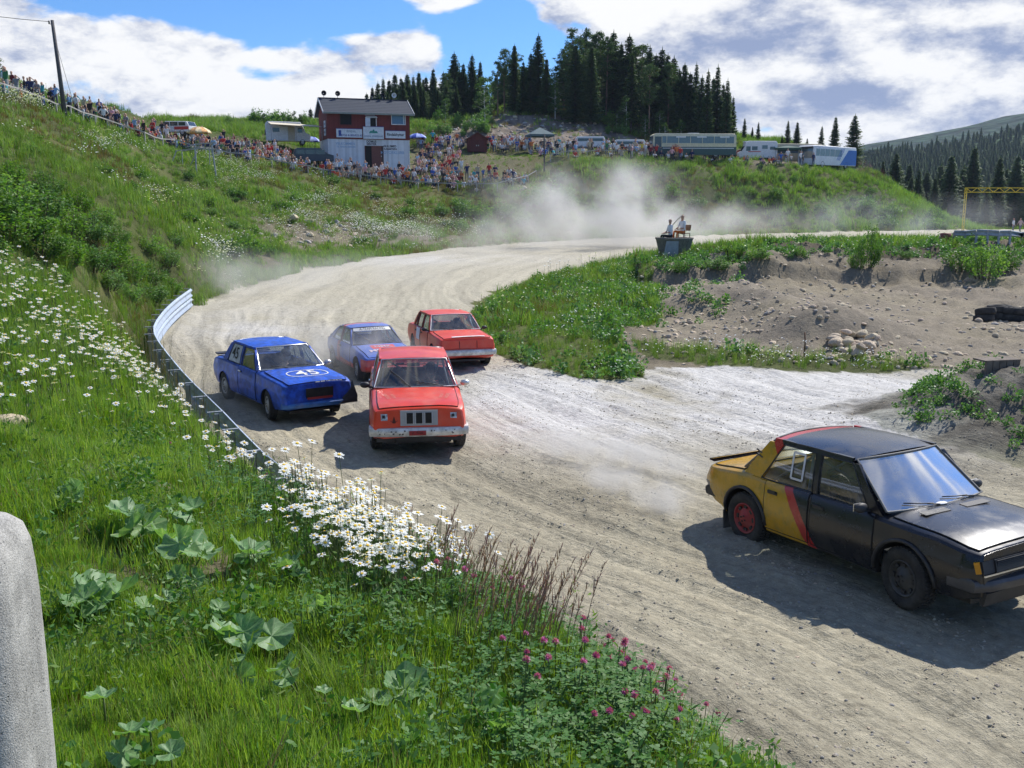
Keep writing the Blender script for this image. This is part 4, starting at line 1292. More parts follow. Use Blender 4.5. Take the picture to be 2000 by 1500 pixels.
POSES['walking'] = pose((0, 0, .92), (0, -.03, .40), (0, -.03, .34), (.1, -.22, .52), (.1, -.30, .07), (-.1, .06, .48), (-.1, .36, .12), (.26, .12, 1.13), (.26, .1, .88), (-.26, -.1, 1.13), (-.24, -.28, .98), name='walking')

def hand(name, M, palm_w=0.085, mats=None, curl=1.0):
    """palm and five separate curled fingers; x = along fingers, y = across, z = back of hand"""
    b = MB()
    b.tube([(-.03, 0, 0), (0.0, 0, 0.003), (.045, 0, .006), (.085, 0, .002)], [.026, .033, .04, .036], 8)
    for i, (yy, L) in enumerate(((.030, .070), (.010, .078), (-.011, .073), (-.031, .058))):
        pts = []; p = Vector((.078, yy, 0)); a = 0.0
        for k in range(5):
            pts.append(tuple(p)); p = p + Vector((math.cos(a), 0, -math.sin(a))) * L * .27; a += .62 * curl
        b.tube(pts, [.0105, .0105, .0098, .009, .0065], 6)
    b.tube([(.012, .03, -.005), (.04, .052, -.018), (.062, .045, -.038), (.07, .03, -.05)], [.014, .012, .011, .008], 6)
    me = b.mesh(name, mats or [M_SKIN])
    me.transform(M)
    return me

M_OVER_B = mat('dark_race_suit', (0.045, 0.05, 0.075), 0.85, var=0.2)
M_OVER_R = mat('red_race_suit', (0.42, 0.035, 0.03), 0.85, var=0.2)
M_HELMW = mat('white_helmet', (0.75, 0.75, 0.75), 0.25, coat=.5)
M_HELMR = mat('red_helmet', (0.45, 0.03, 0.025), 0.25, coat=.5)
M_HELMK = mat('dark_helmet', (0.035, 0.035, 0.045), 0.25, coat=.5)
M_VISOR = mat('helmet_visor', (0.015, 0.015, 0.02), 0.08)
M_GLOVE = mat('driving_glove', (0.05, 0.05, 0.05), 0.8)

def driver(M_suit, M_helm, label, carroot_matrix, seat, wheel):
    """seated driver facing +x of the car; seat = hip position, wheel = steering wheel centre, both in car coordinates"""
    V = Vector
    hip = V(seat); ch = hip + V((-.10, 0, .42)); hd = ch + V((.03, 0, .33)); nk = ch + V((.0, 0, .15))
    w = V(wheel)
    def side(s):
        return {'sh': ch + V((0.02, .19 * s, .08)), 'el': ch + V((.22, .27 * s, -.12)), 'wr': w + V((-.07, .16 * s, .03)), 'kn': hip + V((.42, .14 * s, .17)), 'ft': hip + V((.78, .13 * s, -.02))}
    Lf, Rt = side(1), side(-1)
    J = {'hip': (hip, .15, .12), 'belly': (hip.lerp(ch, .5), .15, .12), 'chest': (ch, .18, .125), 'neck': (nk, .06), 'head': (hd, .09, .1), 'crown': (hd + V((0, 0, .07)), .07)}
    B = [('hip', 'belly', 1), ('belly', 'chest', 1), ('chest', 'neck', 0), ('neck', 'head', 0), ('head', 'crown', 0)]
    for n, S, sg in (('l', Lf, 1), ('r', Rt, -1)):
        J.update({n + 'sh': (S['sh'], .068), n + 'el': (S['el'], .05), n + 'wr': (S['wr'], .033), n + 'hp': (hip + V((.06, .1 * sg, -.02)), .095), n + 'kn': (S['kn'], .065), n + 'ft': (S['ft'], .045)})
        B += [('chest', n + 'sh', 1), (n + 'sh', n + 'el', 1), (n + 'el', n + 'wr', 1), ('hip', n + 'hp', 1), (n + 'hp', n + 'kn', 1), (n + 'kn', n + 'ft', 1)]
    me = skin_body('driver_body', J, B, [M_SKIN, M_suit], 1)
    e = empty('person', (0, 0, 0), 0, label, 'person')
    e.matrix_world = carroot_matrix @ Matrix.Translation(hip)
    T_ = Matrix.Translation(-hip)
    me.transform(T_)
    inst('body', me, parent=e)
    for S, sg in ((Lf, 1), (Rt, -1)):
        d = (w + V((0, .17 * sg, .02)) - S['wr'])
        M_ = T_ @ Matrix.Translation(S['wr'] + V((.01, 0, 0))) @ Matrix.Rotation(-.25 * sg, 4, 'Z') @ Matrix.Diagonal((1, sg, 1, 1))
        inst('hand', hand('glove', M_, mats=[M_GLOVE], curl=1.25), parent=e)
    hb = MB()
    c = hd - hip + V((0.005, 0, .03))
    v, f = ICO3
    for q in f:
        pass
    vs = [(c.x + p[0] * .142, c.y + p[1] * .122, c.z + p[2] * .138 - (0.03 if p[2] < -.5 else 0)) for p in v]
    fv = [q for q in f if not (sum(v[i][0] for i in q) / 3 > .5 and -.32 < sum(v[i][2] for i in q) / 3 < .38)]
    hb.add(vs, fv, 0, True)
    h = hb.build('helmet', [M_helm], e)
    vb = MB().add([(c.x + p[0] * .136, c.y + p[1] * .117, c.z + p[2] * .132) for p in v],
                  [q for q in f if sum(v[i][0] for i in q) / 3 > .42 and -.38 < sum(v[i][2] for i in q) / 3 < .44], 0, True)
    vb.build('visor', [M_VISOR], h)
    return e
# ------------------------------------------------------------------ race cars
def interp(x, tab):
    if x <= tab[0][0]:
        return tab[0][1]
    for (a, va), (b, vb) in zip(tab, tab[1:]):
        if x <= b:
            t = (x - a) / (b - a); t = t * t * (3 - 2 * t) * .5 + t * .5
            return va + (vb - va) * t
    return tab[-1][1]

M_TYRE = mat('tyre_rubber', (0.028, 0.027, 0.026), 0.9, var=.3, scale=12, bump=.35, bscale=60, dust=.5, dcol=(.13, .12, .10))
M_WELL = mat('wheel_well', (0.02, 0.019, 0.018), 0.95, var=.3)
M_INT = mat('car_interior', (0.035, 0.034, 0.034), 0.9, var=.3)
M_CHROME = mat('worn_chrome', (0.72, 0.72, 0.70), 0.28, metal=0.9, var=.12, dust=.35)
M_ALU = mat('aluminium_bumper', (0.66, 0.65, 0.62), 0.45, metal=0.35, var=.25, scale=9, dust=.45, dcol=(.30, .27, .23))
M_BLKP = mat('black_plastic', (0.022, 0.022, 0.024), 0.55, dust=.12)
M_GLASS = glass_mat('car_glass', (0.62, 0.68, 0.70), 2.0, 0.14)
M_GLASSR = glass_mat('windscreen_glass', (0.35, 0.4, 0.43), 13.0, 0.30, 0.10)
M_CAGE = mat('roll_cage_tube', (0.30, 0.30, 0.31), 0.5)
M_WHITEP = mat('white_paint_print', (0.75, 0.75, 0.74), 0.6, dust=.25)
M_RIMS = mat('silver_rim', (0.42, 0.42, 0.41), 0.5, metal=.5, dust=.5)
M_RIMR = mat('red_rim', (0.36, 0.02, 0.02), 0.5, dust=.25)
M_RIMK = mat('black_rim', (0.03, 0.03, 0.03), 0.5, dust=.25)
M_BLACKPRINT = mat('black_print', (0.02, 0.02, 0.022), 0.6)
M_LENS = glass_mat('lamp_lens', (0.8, 0.8, 0.8), 2.0, 0.3)

def paint_black():
    m, T = new_mat('black_yellow_livery')
    tcn = T.n('ShaderNodeTexCoord')
    sp = T.n('ShaderNodeSeparateXYZ', {0: tcn.outputs['Object']})
    # diagonal bands: distance measured along x sheared with height
    nz = T.m('MULTIPLY', T.m('SUBTRACT', T.noise(tcn.outputs['Object'], 3.0, 3).outputs[0], .5), .03)
    s = T.m('ADD', T.m('ADD', sp.outputs[0], T.m('MULTIPLY', sp.outputs[2], 0.66)), nz)
    isy = T.m('LESS_THAN', s, 0.02)
    isr = T.m('LESS_THAN', s, 0.17)
    yel = T.mix(T.smooth(T.noise(tcn.outputs['Object'], 5, 6, .7).outputs[0], .45, .75), (0.56, 0.305, 0.012), (0.27, 0.20, 0.03))
    c = T.mix(isr, (0.010, 0.010, 0.013), (0.46, 0.030, 0.025))
    c = T.mix(isy, c, yel)
    # the roof stays black ahead of the red edge, blacked out tail below the boot
    tail = T.m('MULTIPLY', T.m('LESS_THAN', sp.outputs[0], -1.93), T.m('LESS_THAN', sp.outputs[2], .62))
    c = T.mix(tail, c, (0.012, 0.012, 0.014))
    dn = T.smooth(T.noise(tcn.outputs['Object'], 3.2, 8, .65).outputs[0], .42, .8, 0, .42)
    low = T.m('MULTIPLY', dn, T.smooth(sp.outputs[2], .75, .25, .12, 1))
    c = T.mix(low, c, (0.13, 0.115, 0.09))
    r = T.m('ADD', T.m('MULTIPLY', dn, .5), .26, clamp=True)
    b = T.n('ShaderNodeBsdfPrincipled', {'Base Color': c, 'Roughness': r, 'Specular IOR Level': .5, 'Coat Weight': .25, 'Coat Roughness': .15})
    T.n('ShaderNodeOutputMaterial', {0: b.outputs[0]})
    return m

def paint_two(name, ca, cb, dust=.3):
    """blue car with red patches along the flanks"""
    m, T = new_mat(name)
    tcn = T.n('ShaderNodeTexCoord')
    sp = T.n('ShaderNodeSeparateXYZ', {0: tcn.outputs['Object']})
    wv = T.m('MULTIPLY', T.m('SUBTRACT', T.noise(tcn.outputs['Object'], 2.0, 3).outputs[0], .5), .35)
    low = T.m('LESS_THAN', T.m('ADD', sp.outputs[2], wv), .42)
    back = T.m('MULTIPLY', T.m('LESS_THAN', T.m('ADD', sp.outputs[0], wv), -.35), T.m('GREATER_THAN', T.m('ADD', sp.outputs[0], wv), -.62))
    fr = T.m('MULTIPLY', T.m('GREATER_THAN', sp.outputs[0], 1.55), T.m('LESS_THAN', sp.outputs[2], .62))
    k = T.m('MAXIMUM', T.m('MAXIMUM', low, back), fr)
    c = T.mix(k, ca, cb)
    dn = T.smooth(T.noise(tcn.outputs['Object'], 3.0, 7, .65).outputs[0], .35, .8, .1, dust + .3)
    c = T.mix(dn, c, (.40, .37, .32))
    b = T.n('ShaderNodeBsdfPrincipled', {'Base Color': c, 'Roughness': .5})
    T.n('ShaderNodeOutputMaterial', {0: b.outputs[0]})
    return m

def lattice_text(txt, size, fn, mats, name, parent, align='CENTER', space=1.0, bold=0.0, mirror=False):
    """flat lettering laid on a surface: fn(u, v) -> point, u to the reader's right, v up"""
    cu = bpy.data.curves.new('letters', 'FONT')
    cu.body = txt; cu.size = size; cu.align_x = align; cu.align_y = 'CENTER'; cu.space_character = space
    cu.resolution_u = 3; cu.offset = bold
    o = bpy.data.objects.new('letters', cu); COL.objects.link(o)
    dg = bpy.context.evaluated_depsgraph_get()
    me = bpy.data.meshes.new_from_object(o.evaluated_get(dg))
    bpy.data.objects.remove(o); bpy.data.curves.remove(cu)
    bm = bmesh.new(); bm.from_mesh(me)
    bmesh.ops.triangulate(bm, faces=bm.faces[:])
    bmesh.ops.subdivide_edges(bm, edges=[e for e in bm.edges if e.calc_length() > size * .3], cuts=2)
    for v in bm.verts:
        v.co = Vector(fn(v.co.x, v.co.y))
    bm.to_mesh(me); bm.free()
    me.materials.clear(); me.materials.append(mats)
    for p in me.polygons:
        p.material_index = 0
    return inst(name, me, parent=parent)

def make_wheel(root, x, y, r, w, rimm, steer=0.0, hub=None, holes=8):
    s = 1 if y > 0 else -1
    wh = MB()
    wh.lathe([(0.0, .0), (0.045, .0), (0.05, -.02), (.05, -.06)], 16, 0, 'y')
    # outward is +y in the local frame
    me = wh.mesh('wheel_hub', [M_RIMK])
    o = inst('wheel', me, (x, y, r), (0, 0, steer + (0 if s > 0 else math.pi)), parent=root)
    R0 = r; ri = r * .60
    hw = w / 2
    t = MB().lathe([(ri, -hw * .8), (R0 * .86, -hw), (R0 * .975, -hw * .86), (R0, -hw * .55), (R0, hw * .55), (R0 * .975, hw * .86), (R0 * .86, hw), (ri * 1.02, hw * .86), (ri * .97, hw * .6)], 40, 0, 'y', (0, -hw, 0))
    # tread blocks
    for k in range(44):
        a = 2 * math.pi * k / 44
        for yy, aa in ((-hw * 1.55, .0), (-hw, .07), (-hw * .45, .0)):
            c = Vector((math.cos(a + aa) * (R0 + .003), yy, math.sin(a + aa) * (R0 + .003)))
            t.box(c, (.026, w * .22, .014), 0, (0, -(a + aa) + math.pi / 2, 0))
    t.build('tyre', [M_TYRE], o)
    rm = MB().lathe([(ri, -.002 - hw * .25), (ri * 1.0, 0.0), (ri * .93, .0), (ri * .90, -.035), (ri * .72, -.045), (ri * .55, -.012), (ri * .36, -.008), (ri * .30, .012), (0.0, .014)], 32, 0, 'y', (0, -.006, 0))
    for k in range(holes):
        a = 2 * math.pi * k / holes
        c = Vector((math.cos(a) * ri * .74, -.03, math.sin(a) * ri * .74))
        rm.box(c, (.032, .02, .05), 1, (0, -a, 0))
    for k in range(4):
        a = 2 * math.pi * k / 4 + .4
        c = Vector((math.cos(a) * ri * .2, .012, math.sin(a) * ri * .2))
        rm.box(c, (.018, .012, .018), 1)
    rm.build('rim', [rimm, M_BLKP], o)
    return o

class Car:
    def __init__(s, P):
        s.P = P
    def half(s, x):
        P = s.P
        w = interp(x, P['w']); zs = interp(x, P['sill']); zb = interp(x, P['belt']); zt = interp(x, P['top'])
        tk = P.get('tuck', .06)
        zc = zs + (zb - zs) * P.get('crease', .62)
        pts = [(0, zs + .03), (.80 * w, zs), (.95 * w, zs + .03), (.985 * w, zs + .13), (w, zs + .45 * (zb - zs)), (w * 1.0, zc), (w * .992, zc + .022), (w * .97, zb - .035), (w * .945, zb - .006)]
        if P['cab'][0] < x < P['cab'][1]:
            pts += [(w * .90, zb), (w * .885, zb - .02), (w * .87, .31), (0, .312)]
        else:
            pts += [(w * .90, zb + .25 * (zt - zb)), (w * .72, zb + .66 * (zt - zb)), (w * .45, zb + .93 * (zt - zb)), (0, zt)]
        return pts
    def dent(s, x, y, z):
        q = s.P['xr'] * 3
        return Vector((x, y + math.copysign(.006 * math.sin(6.3 * x + 4 * z + q) * math.sin(11 * z + 2.7 * x), y) if abs(y) > .3 else y, z + .006 * math.sin(5.1 * x + q + 3 * abs(y)) * math.sin(4.3 * y + 1.9 * x + q)))
    def shift(s, x, z):
        P = s.P
        dx = 0
        kf = max(0, 1 - (P['xf'] - x) / .35); kr = max(0, 1 - (x - P['xr']) / .35)
        dx -= kf * kf * max(0, interp(z, P['nose'])) if kf > 0 else 0
        dx += kr * kr * max(0, interp(z, P['tail'])) if kr > 0 else 0
        return dx
    def pt(s, x, k, side=1, off=0.0):
        pts = s.half(x); i = int(min(len(pts) - 2, math.floor(k))); t = k - i
        a, b = pts[i], pts[i + 1]
        y = a[0] + (b[0] - a[0]) * t; z = a[1] + (b[1] - a[1]) * t
        n = Vector((b[1] - a[1], -(b[0] - a[0]))).normalized() if (b[0] - a[0]) or (b[1] - a[1]) else Vector((1, 0))
        y += n.x * off; z += n.y * off
        return s.dent(x + s.shift(x, z), y * side, z)
    def hood_z(s, x, y):
        w = interp(x, s.P['w']); zb = interp(x, s.P['belt']); zt = interp(x, s.P['top'])
        q = abs(y) / w
        tab = [(0, 1.0), (.45, .93), (.72, .66), (.90, .25), (1.0, 0)]
        for (a, va), (b, vb) in zip(tab, tab[1:]):
            if q <= b:
                return s.dent(x, y, zb + (zt - zb) * (va + (vb - va) * (q - a) / (b - a))).z
        return zb
    def build(s, root, paint):
        P = s.P
        xs = []
        x = P['xr']
        while x < P['xf'] - 1e-6:
            xs.append(x); x += .07
        xs.append(P['xf'])
        for c in P['cab']:
            xs += [c - .004, c + .004]
        xs += [P['xf'] - .02, P['xr'] + .02]
        xs = sorted(set(round(q, 4) for q in xs))
        b = MB(); rings = []
        for x in xs:
            h = s.half(x); e = 1.0
            if x > P['xf'] - .015 or x < P['xr'] + .015:
                e = .965
            ring = [Vector((x + s.shift(x, z), y * e, z if i < 9 else z - (1 - e) * .3)) for i, (y, z) in enumerate(h)]
            ring += [Vector((p.x, -p.y, p.z)) for p in ring[-2:0:-1]]
            ring = [s.dent(*p) for p in ring]
            rings.append(ring)
        n = len(rings[0]); vs = [p for r in rings for p in r]; fs = []; ms = []
        nk = len(s.half(0))
        for i in range(len(rings) - 1):
            cab = P['cab'][0] <= xs[i] + .003 and xs[i + 1] - .003 <= P['cab'][1]
            for k in range(n):
                k2 = (k + 1) % n
                fs.append((i * n + k, i * n + k2, (i + 1) * n + k2, (i + 1) * n + k))
                kk = k if k < nk - 1 else n - 1 - k
                ms.append(1 if (cab and kk >= 10) else 0)
        fs.append(tuple(range(n)))
        fs.append(tuple((len(rings) - 1) * n + k for k in range(n - 1, -1, -1)))
        ms += [0, 0]
        b.add(vs, [f[::-1] for f in fs], 0, True); b.m = ms
        me = b.mesh('car_body', [paint, M_INT, M_WELL])
        o = bpy.data.objects.new('body', me); COL.objects.link(o)
        cb = MB()
        for ax in P['axles']:
            for sg in (1, -1):
                cb.tube([(ax, sg * (P['W'] - .30), P['r']), (ax, sg * (P['W'] + .2), P['r'])], P['ra'], 40, 2, False)
        cme = cb.mesh('arch_cut', [paint, M_INT, M_WELL])
        co = bpy.data.objects.new('arch_cut', cme); COL.objects.link(co)
        for tgt in (me, cme):
            bm = bmesh.new(); bm.from_mesh(tgt); bmesh.ops.recalc_face_normals(bm, faces=bm.faces[:]); bm.to_mesh(tgt); bm.free()
        md = o.modifiers.new('cut', 'BOOLEAN'); md.object = co; md.operation = 'DIFFERENCE'; md.solver = 'EXACT'
        dg = bpy.context.evaluated_depsgraph_get(); dg.update()
        out = bpy.data.meshes.new_from_object(o.evaluated_get(dg))
        bpy.data.objects.remove(o); bpy.data.objects.remove(co)
        auto_sharp(out, 24)
        out.name = 'car_body'
        body = inst('body', out, parent=root)
        # arch lips
        for ax in P['axles']:
            for sg in (1, -1):
                pts = []
                for k in range(17):
                    a = math.radians(-12 + 204 * k / 16)
                    z = P['r'] + (P['ra'] + .006) * math.sin(a); xx = ax + (P['ra'] + .006) * math.cos(a)
                    if z < interp(xx, P['sill']) + .02:
                        continue
                    hh = s.half(xx); yy = P['W']
                    for (a0, z0), (a1, z1) in zip(hh[1:9], hh[2:10]):
                        if z0 <= z <= z1:
                            yy = a0 + (a1 - a0) * (z - z0) / max(1e-6, z1 - z0)
                    pts.append((xx, sg * (yy + P.get('lip', .004)), z))
                MB().tube(pts, P.get('lipr', .011), 6).build('wheel_arch', [P.get('lipm', paint)], root)
        # glasshouse
        s.greenhouse(root, paint)
        # underbody
        MB().box(((P['xr'] + P['xf']) / 2, 0, .225), (P['xf'] - P['xr'] - .5, P['W'] * 1.35, .05)).build('underbody', [M_BLKP], root)
        return body
    def panel(s, root, name, x0, x1, k0, k1, side, off, paint, nx=9, both=False, mats=None, inset=0.0):
        """skin panel lifted off the shell, with its own edges"""
        b = MB()
        ks = sorted(set([k0, k1] + [k for k in range(int(math.ceil(k0)), int(k1) + 1)]))
        X = [x0 + (x1 - x0) * i / nx for i in range(nx + 1)]
        if both:
            cols = [(k, 1) for k in ks[::1]] + [(k, -1) for k in ks[::-1] if k < len(s.half(x0)) - 1.001]
        else:
            cols = [(k, side) for k in ks]
        top = [[s.pt(x, k, sg, off) for k, sg in cols] for x in X]
        bot = [[s.pt(x, k, sg, -.012) for k, sg in cols] for x in X]
        flip = (side > 0) if not both else True
        b.grid(top, 0, True, not flip)
        ni, nj = len(X), len(cols)
        ring_t = [top[0][j] for j in range(nj)] + [top[i][nj - 1] for i in range(1, ni)] + [top[ni - 1][j] for j in range(nj - 2, -1, -1)] + [top[i][0] for i in range(ni - 2, 0, -1)]
        ring_b = [bot[0][j] for j in range(nj)] + [bot[i][nj - 1] for i in range(1, ni)] + [bot[ni - 1][j] for j in range(nj - 2, -1, -1)] + [bot[i][0] for i in range(ni - 2, 0, -1)]
        n = len(ring_t)
        b.add(ring_t + ring_b, [(i, (i + 1) % n, n + (i + 1) % n, n + i) for i in range(n)], 0, False)
        o = b.build(name, mats or [paint], root)
        MB().tube([p + Vector((0, 0, 0)) for p in ring_t + ring_t[:1]], .0075, 4, 0, False, False).build('panel_gap', [M_WELL], o, (0, 0, 0)).scale = (1.0, .997, .997)
        return o
    def side_pt(s, x, v, side=1, off=0.0):
        P = s.P
        zb = interp(max(P['cab'][0], min(P['cab'][1], x)), P['belt']); w = interp(x, P['w']) * .915
        zr = P['roofz'] - .045
        y = w + (P['wr'] - w) * v + .012 * math.sin(math.pi * v)
        return Vector((x, (y + off) * side, zb - .01 + (zr - zb + .01) * v))
    def greenhouse(s, root, paint):
        P = s.P
        (ab, at) = P['A']; (cb_, ct) = P['C']        # x at base/top of the front and rear pillar lines
        zr = P['roofz']
        def lerp(a, b, v): return a + (b - a) * v
        b = MB()
        def quad(xb0, xb1, xt0, xt1, v0=0.0, v1=1.0, sd=1, n=4):
            rows_o = []; rows_i = []
            for i in range(n + 1):
                v = v0 + (v1 - v0) * i / n
                vv = v
                xa = lerp(xb0, xt0, vv); xc = lerp(xb1, xt1, vv)
                m = 3
                rows_o.append([s.side_pt(lerp(xa, xc, j / m), v, sd, .004) for j in range(m + 1)])
                rows_i.append([s.side_pt(lerp(xa, xc, j / m), v, sd, -.035) for j in range(m + 1)])
            b.grid(rows_o, 0, True, sd < 0); b.grid(rows_i, 0, True, sd > 0)
            ro = [r[0] for r in rows_o] + [r[-1] for r in rows_o[::-1]]; ri_ = [r[0] for r in rows_i] + [r[-1] for r in rows_i[::-1]]
            k = len(ro)
            b.add(ro + ri_, [(i, (i + 1) % k, k + (i + 1) % k, k + i) for i in range(k)], 0, False)
        wins = P['wins']      # list of (xb0, xb1, xt0, xt1) rear->front, tops measured at v=.9
        vt = .90
        for sd in (1, -1):
            edges = [(cb_, lerp(cb_, ct, vt))] 
            for w_ in wins:
                edges += [(w_[0], w_[2]), (w_[1], w_[3])]
            edges += [(ab, lerp(ab, at, vt))]
            for i in range(0, len(edges), 2):
                quad(edges[i][0], edges[i + 1][0], edges[i][1], edges[i + 1][1], 0, vt, sd)
            quad(lerp(cb_, ct, vt), lerp(ab, at, vt), ct, at, vt, 1.0, sd, 1)
            quad(cb_, ab, lerp(cb_, ct, .035), lerp(ab, at, .035), -.02, .035, sd, 1)
        # roof sheet
        rows = []; rin = []
        nx, ny = 10, 10
        for i in range(nx + 1):
            u = i / nx; x = lerp(ct - .01, at + .012, u); row = []; ro2 = []
            for j in range(ny + 1):
                q = -1 + 2 * j / ny
                ex = (2 * u - 1)
                z = zr - .045 * abs(q) ** 3.0 - P.get('crownx', .035) * abs(ex) ** 2.2 + .004
                bow = P.get('bow', .05) * (1 - q * q)
                xx = x + (bow * u if u > .5 else -bow * (1 - u) * 1.0) * (1 if abs(ex) > .0 else 0) * abs(ex)
                row.append(Vector((xx, q * (P['wr'] + .008), z))); ro2.append(Vector((xx, q * P['wr'], z - .03)))
            rows.append(row); rin.append(ro2)
        rb = MB(); rb.grid(rows, 0, True, True); rb.grid(rin, 1, True, False)
        def rim_of(g): return g[0] + [r[-1] for r in g[1:]] + g[-1][-2::-1] + [r[0] for r in g[-2:0:-1]]
        a_, c_ = rim_of(rows), rim_of(rin); k = len(a_)
        rb.add(a_ + c_, [(i, (i + 1) % k, k + (i + 1) % k, k + i) for i in range(k)], 0, False)
        rb.build('roof', [paint, M_INT], root)
        b.build('window_pillars', [paint], root)
        for sd in (1, -1):
            for w_ in wins:
                g = MB()
                P4 = [[s.side_pt(lerp(w_[0] - .008, w_[2] - .008, v / vt), v, sd, -.012), s.side_pt(lerp(w_[1] + .008, w_[3] + .008, v / vt), v, sd, -.012)] for v in (.03, .3, .6, .91)]
                g.grid(P4, 0, True, sd < 0)
                gl = g.build('side_window', [M_GLASS], root)
                fr = MB()
                loop = [s.side_pt(w_[0], .035, sd, .006), s.side_pt(w_[1], .035, sd, .006), s.side_pt(lerp(w_[1], w_[3], .5), vt / 2, sd, .006), s.side_pt(w_[3], vt, sd, .006), s.side_pt(w_[2], vt, sd, .006), s.side_pt(lerp(w_[0], w_[2], .5), vt / 2, sd, .006), s.side_pt(w_[0], .035, sd, .006)]
                fr.tube(loop, .008, 5, 0, False, False)
                fr.build('window_trim', [P.get('trim', M_BLKP)], gl)
        # screens
        def screen(name, xb, xt, front, gm, zb_, yb, ins=.035):
            sg = 1 if front else -1
            def SP(u, v, o=0.0):
                z = zb_ + (zr - .03 - P.get('crownx', .035) - zb_) * v
                hw = yb + (P['wr'] - .035 - yb) * v
                bul = P.get('bulge', .09) * (1 - u * u)
                return Vector((lerp(xb, xt, v) + sg * (bul + o), u * hw, z + o * .6 + .02 * (1 - u * u) * v))
            N = 8
            rows = [[SP(-1 + 2 * j / N, i / 4) for j in range(N + 1)] for i in range(5)]
            g = MB().grid(rows, 0, True, not front).build(name, [gm], root)
            loop = [SP(-1 + 2 * j / N, 0, .006) for j in range(N + 1)] + [SP(1, v, .006) for v in (.33, .66)] + [SP(1 - 2 * j / N, 1, .006) for j in range(N + 1)] + [SP(-1, v, .006) for v in (.66, .33, 0)]
            MB().tube(loop, P.get('trimr', .013), 6, 0, True, False).build('window_trim', [P.get('strim', P.get('trim', M_BLKP))], g)
            return SP
        zf = interp(P['cab'][1], P['top']) - .005
        zr_ = interp(P['cab'][0], P['top']) - .005
        s.WS = screen('windscreen', ab + .03, at + .02, True, P.get('wsglass', M_GLASS), zf, interp(ab, P['w']) * .90)
        s.RS = screen('rear_window', cb_ - .03, ct - .02, False, M_GLASS, zr_, interp(cb_, P['w']) * .86)
        # cage, seat, dash, wheel
        cg = MB()
        z0 = .30; wr = P['wr'] - .07; wb = P['W'] * .80
        xb = (at + ct) / 2 - .05
        cg.tube([(xb, -wb, z0), (xb, -wb, .8), (xb, -wr, zr - .12), (xb, wr, zr - .12), (xb, wb, .8), (xb, wb, z0)], .02, 8)
        for sd in (1, -1):
            cg.tube([(xb, sd * wr, zr - .12), (at - .05, sd * (wr - .02), zr - .13), (ab - .12, sd * (wb - .02), .80), (ab - .1, sd * wb, z0)], .018, 8)
            cg.tube([(xb, sd * wr * .9, zr - .15), (cb_ + .15, sd * wb * .75, .72)], .018, 8)
        cg.tube([(xb, -wr, zr - .14), (xb, wb, .5)], .018, 8)
        cg.build('roll_cage', [P.get('cagem', M_CAGE)], root)
        d = MB().box((P['cab'][1] - .16, 0, P['roofz'] - .55), (.26, P['W'] * 1.66, .14))
        d.build('dashboard', [M_INT], root)
        sy = P.get('drv', .33)
        st = MB().box((xb + .16, sy, .38), (.5, .46, .14)).box((xb - .02, sy, .70), (.12, .46, .62), 0, (0, -.18, 0)).box((xb - .08, sy, 1.02), (.09, .26, .14), 0, (0, -.18, 0))
        st.build('seat', [M_INT], root)
        w = MB()
        c = Vector((ab - .42, sy, P['roofz'] - .50))
        pts = [c + Vector((.05 * math.sin(a) , .175 * math.cos(a), .165 * math.sin(a))) for a in [2 * math.pi * k / 20 for k in range(21)]]
        w.tube(pts, .014, 6, 0, True, False)
        for k in range(3):
            a = k * 2.09 + .5
            w.bar(c, c + Vector((.05 * math.sin(a), .17 * math.cos(a), .16 * math.sin(a))), .025, .008)
        w.tube([c, c + Vector((.25, 0, -.10))], .02, 6)
        w.build('steering_wheel', [M_BLKP], root)
        s.wheel_c = c; s.seat_c = Vector((xb + .18, sy, P['roofz'] - 1.13))
    def wiper(s, root, u0, u1, v1=.12, v0=.0):
        a = s.WS(u0, v0, .02); m = s.WS((u0 + u1) / 2, (v0 + v1) / 2, .035); bq = s.WS(u1, v1, .03)
        w = MB().tube([a, m], .008, 5).tube([s.WS(u0 + (u1 - u0) * .25, v0 + (v1 - v0) * .25 + .02, .022), s.WS(u0 + (u1 - u0) * .65, v0 + (v1 - v0) * .65 + .01, .022), s.WS(u1 + (u1 - u0) * .12, v1 + .02, .018)], .007, 5)
        w.build('wiper', [M_BLKP], root)
    def mirror(s, root, side, m, xb=None, chrome=False):
        P = s.P
        x = (xb if xb is not None else P['A'][0] - .10)
        p = s.side_pt(x, .06, side, .02)
        b = MB().bar(p - Vector((0, .03 * side, 0)), p + Vector((.0, .07 * side, .02)), .03, .03)
        c = p + Vector((.02, .13 * side, .055))
        v, f = ICO2
        b.add([(c.x + q[0] * .045, c.y + q[1] * .085, c.z + q[2] * .055) for q in v if True], f, 0, True)
        o = b.build('mirror', [m], root)
        MB().box((c.x - .043, c.y, c.z), (.008, .13, .08)).build('mirror_glass', [M_CHROME], o)

def handle(car, root, x, side, m, k=6.6):
    p = car.pt(x, k, side, .022)
    MB().box(p, (.13, .022, .022)).box(p + Vector((0, -side * .014, -.012)), (.16, .02, .04), 1).build('door_handle', [m, M_BLKP], root)

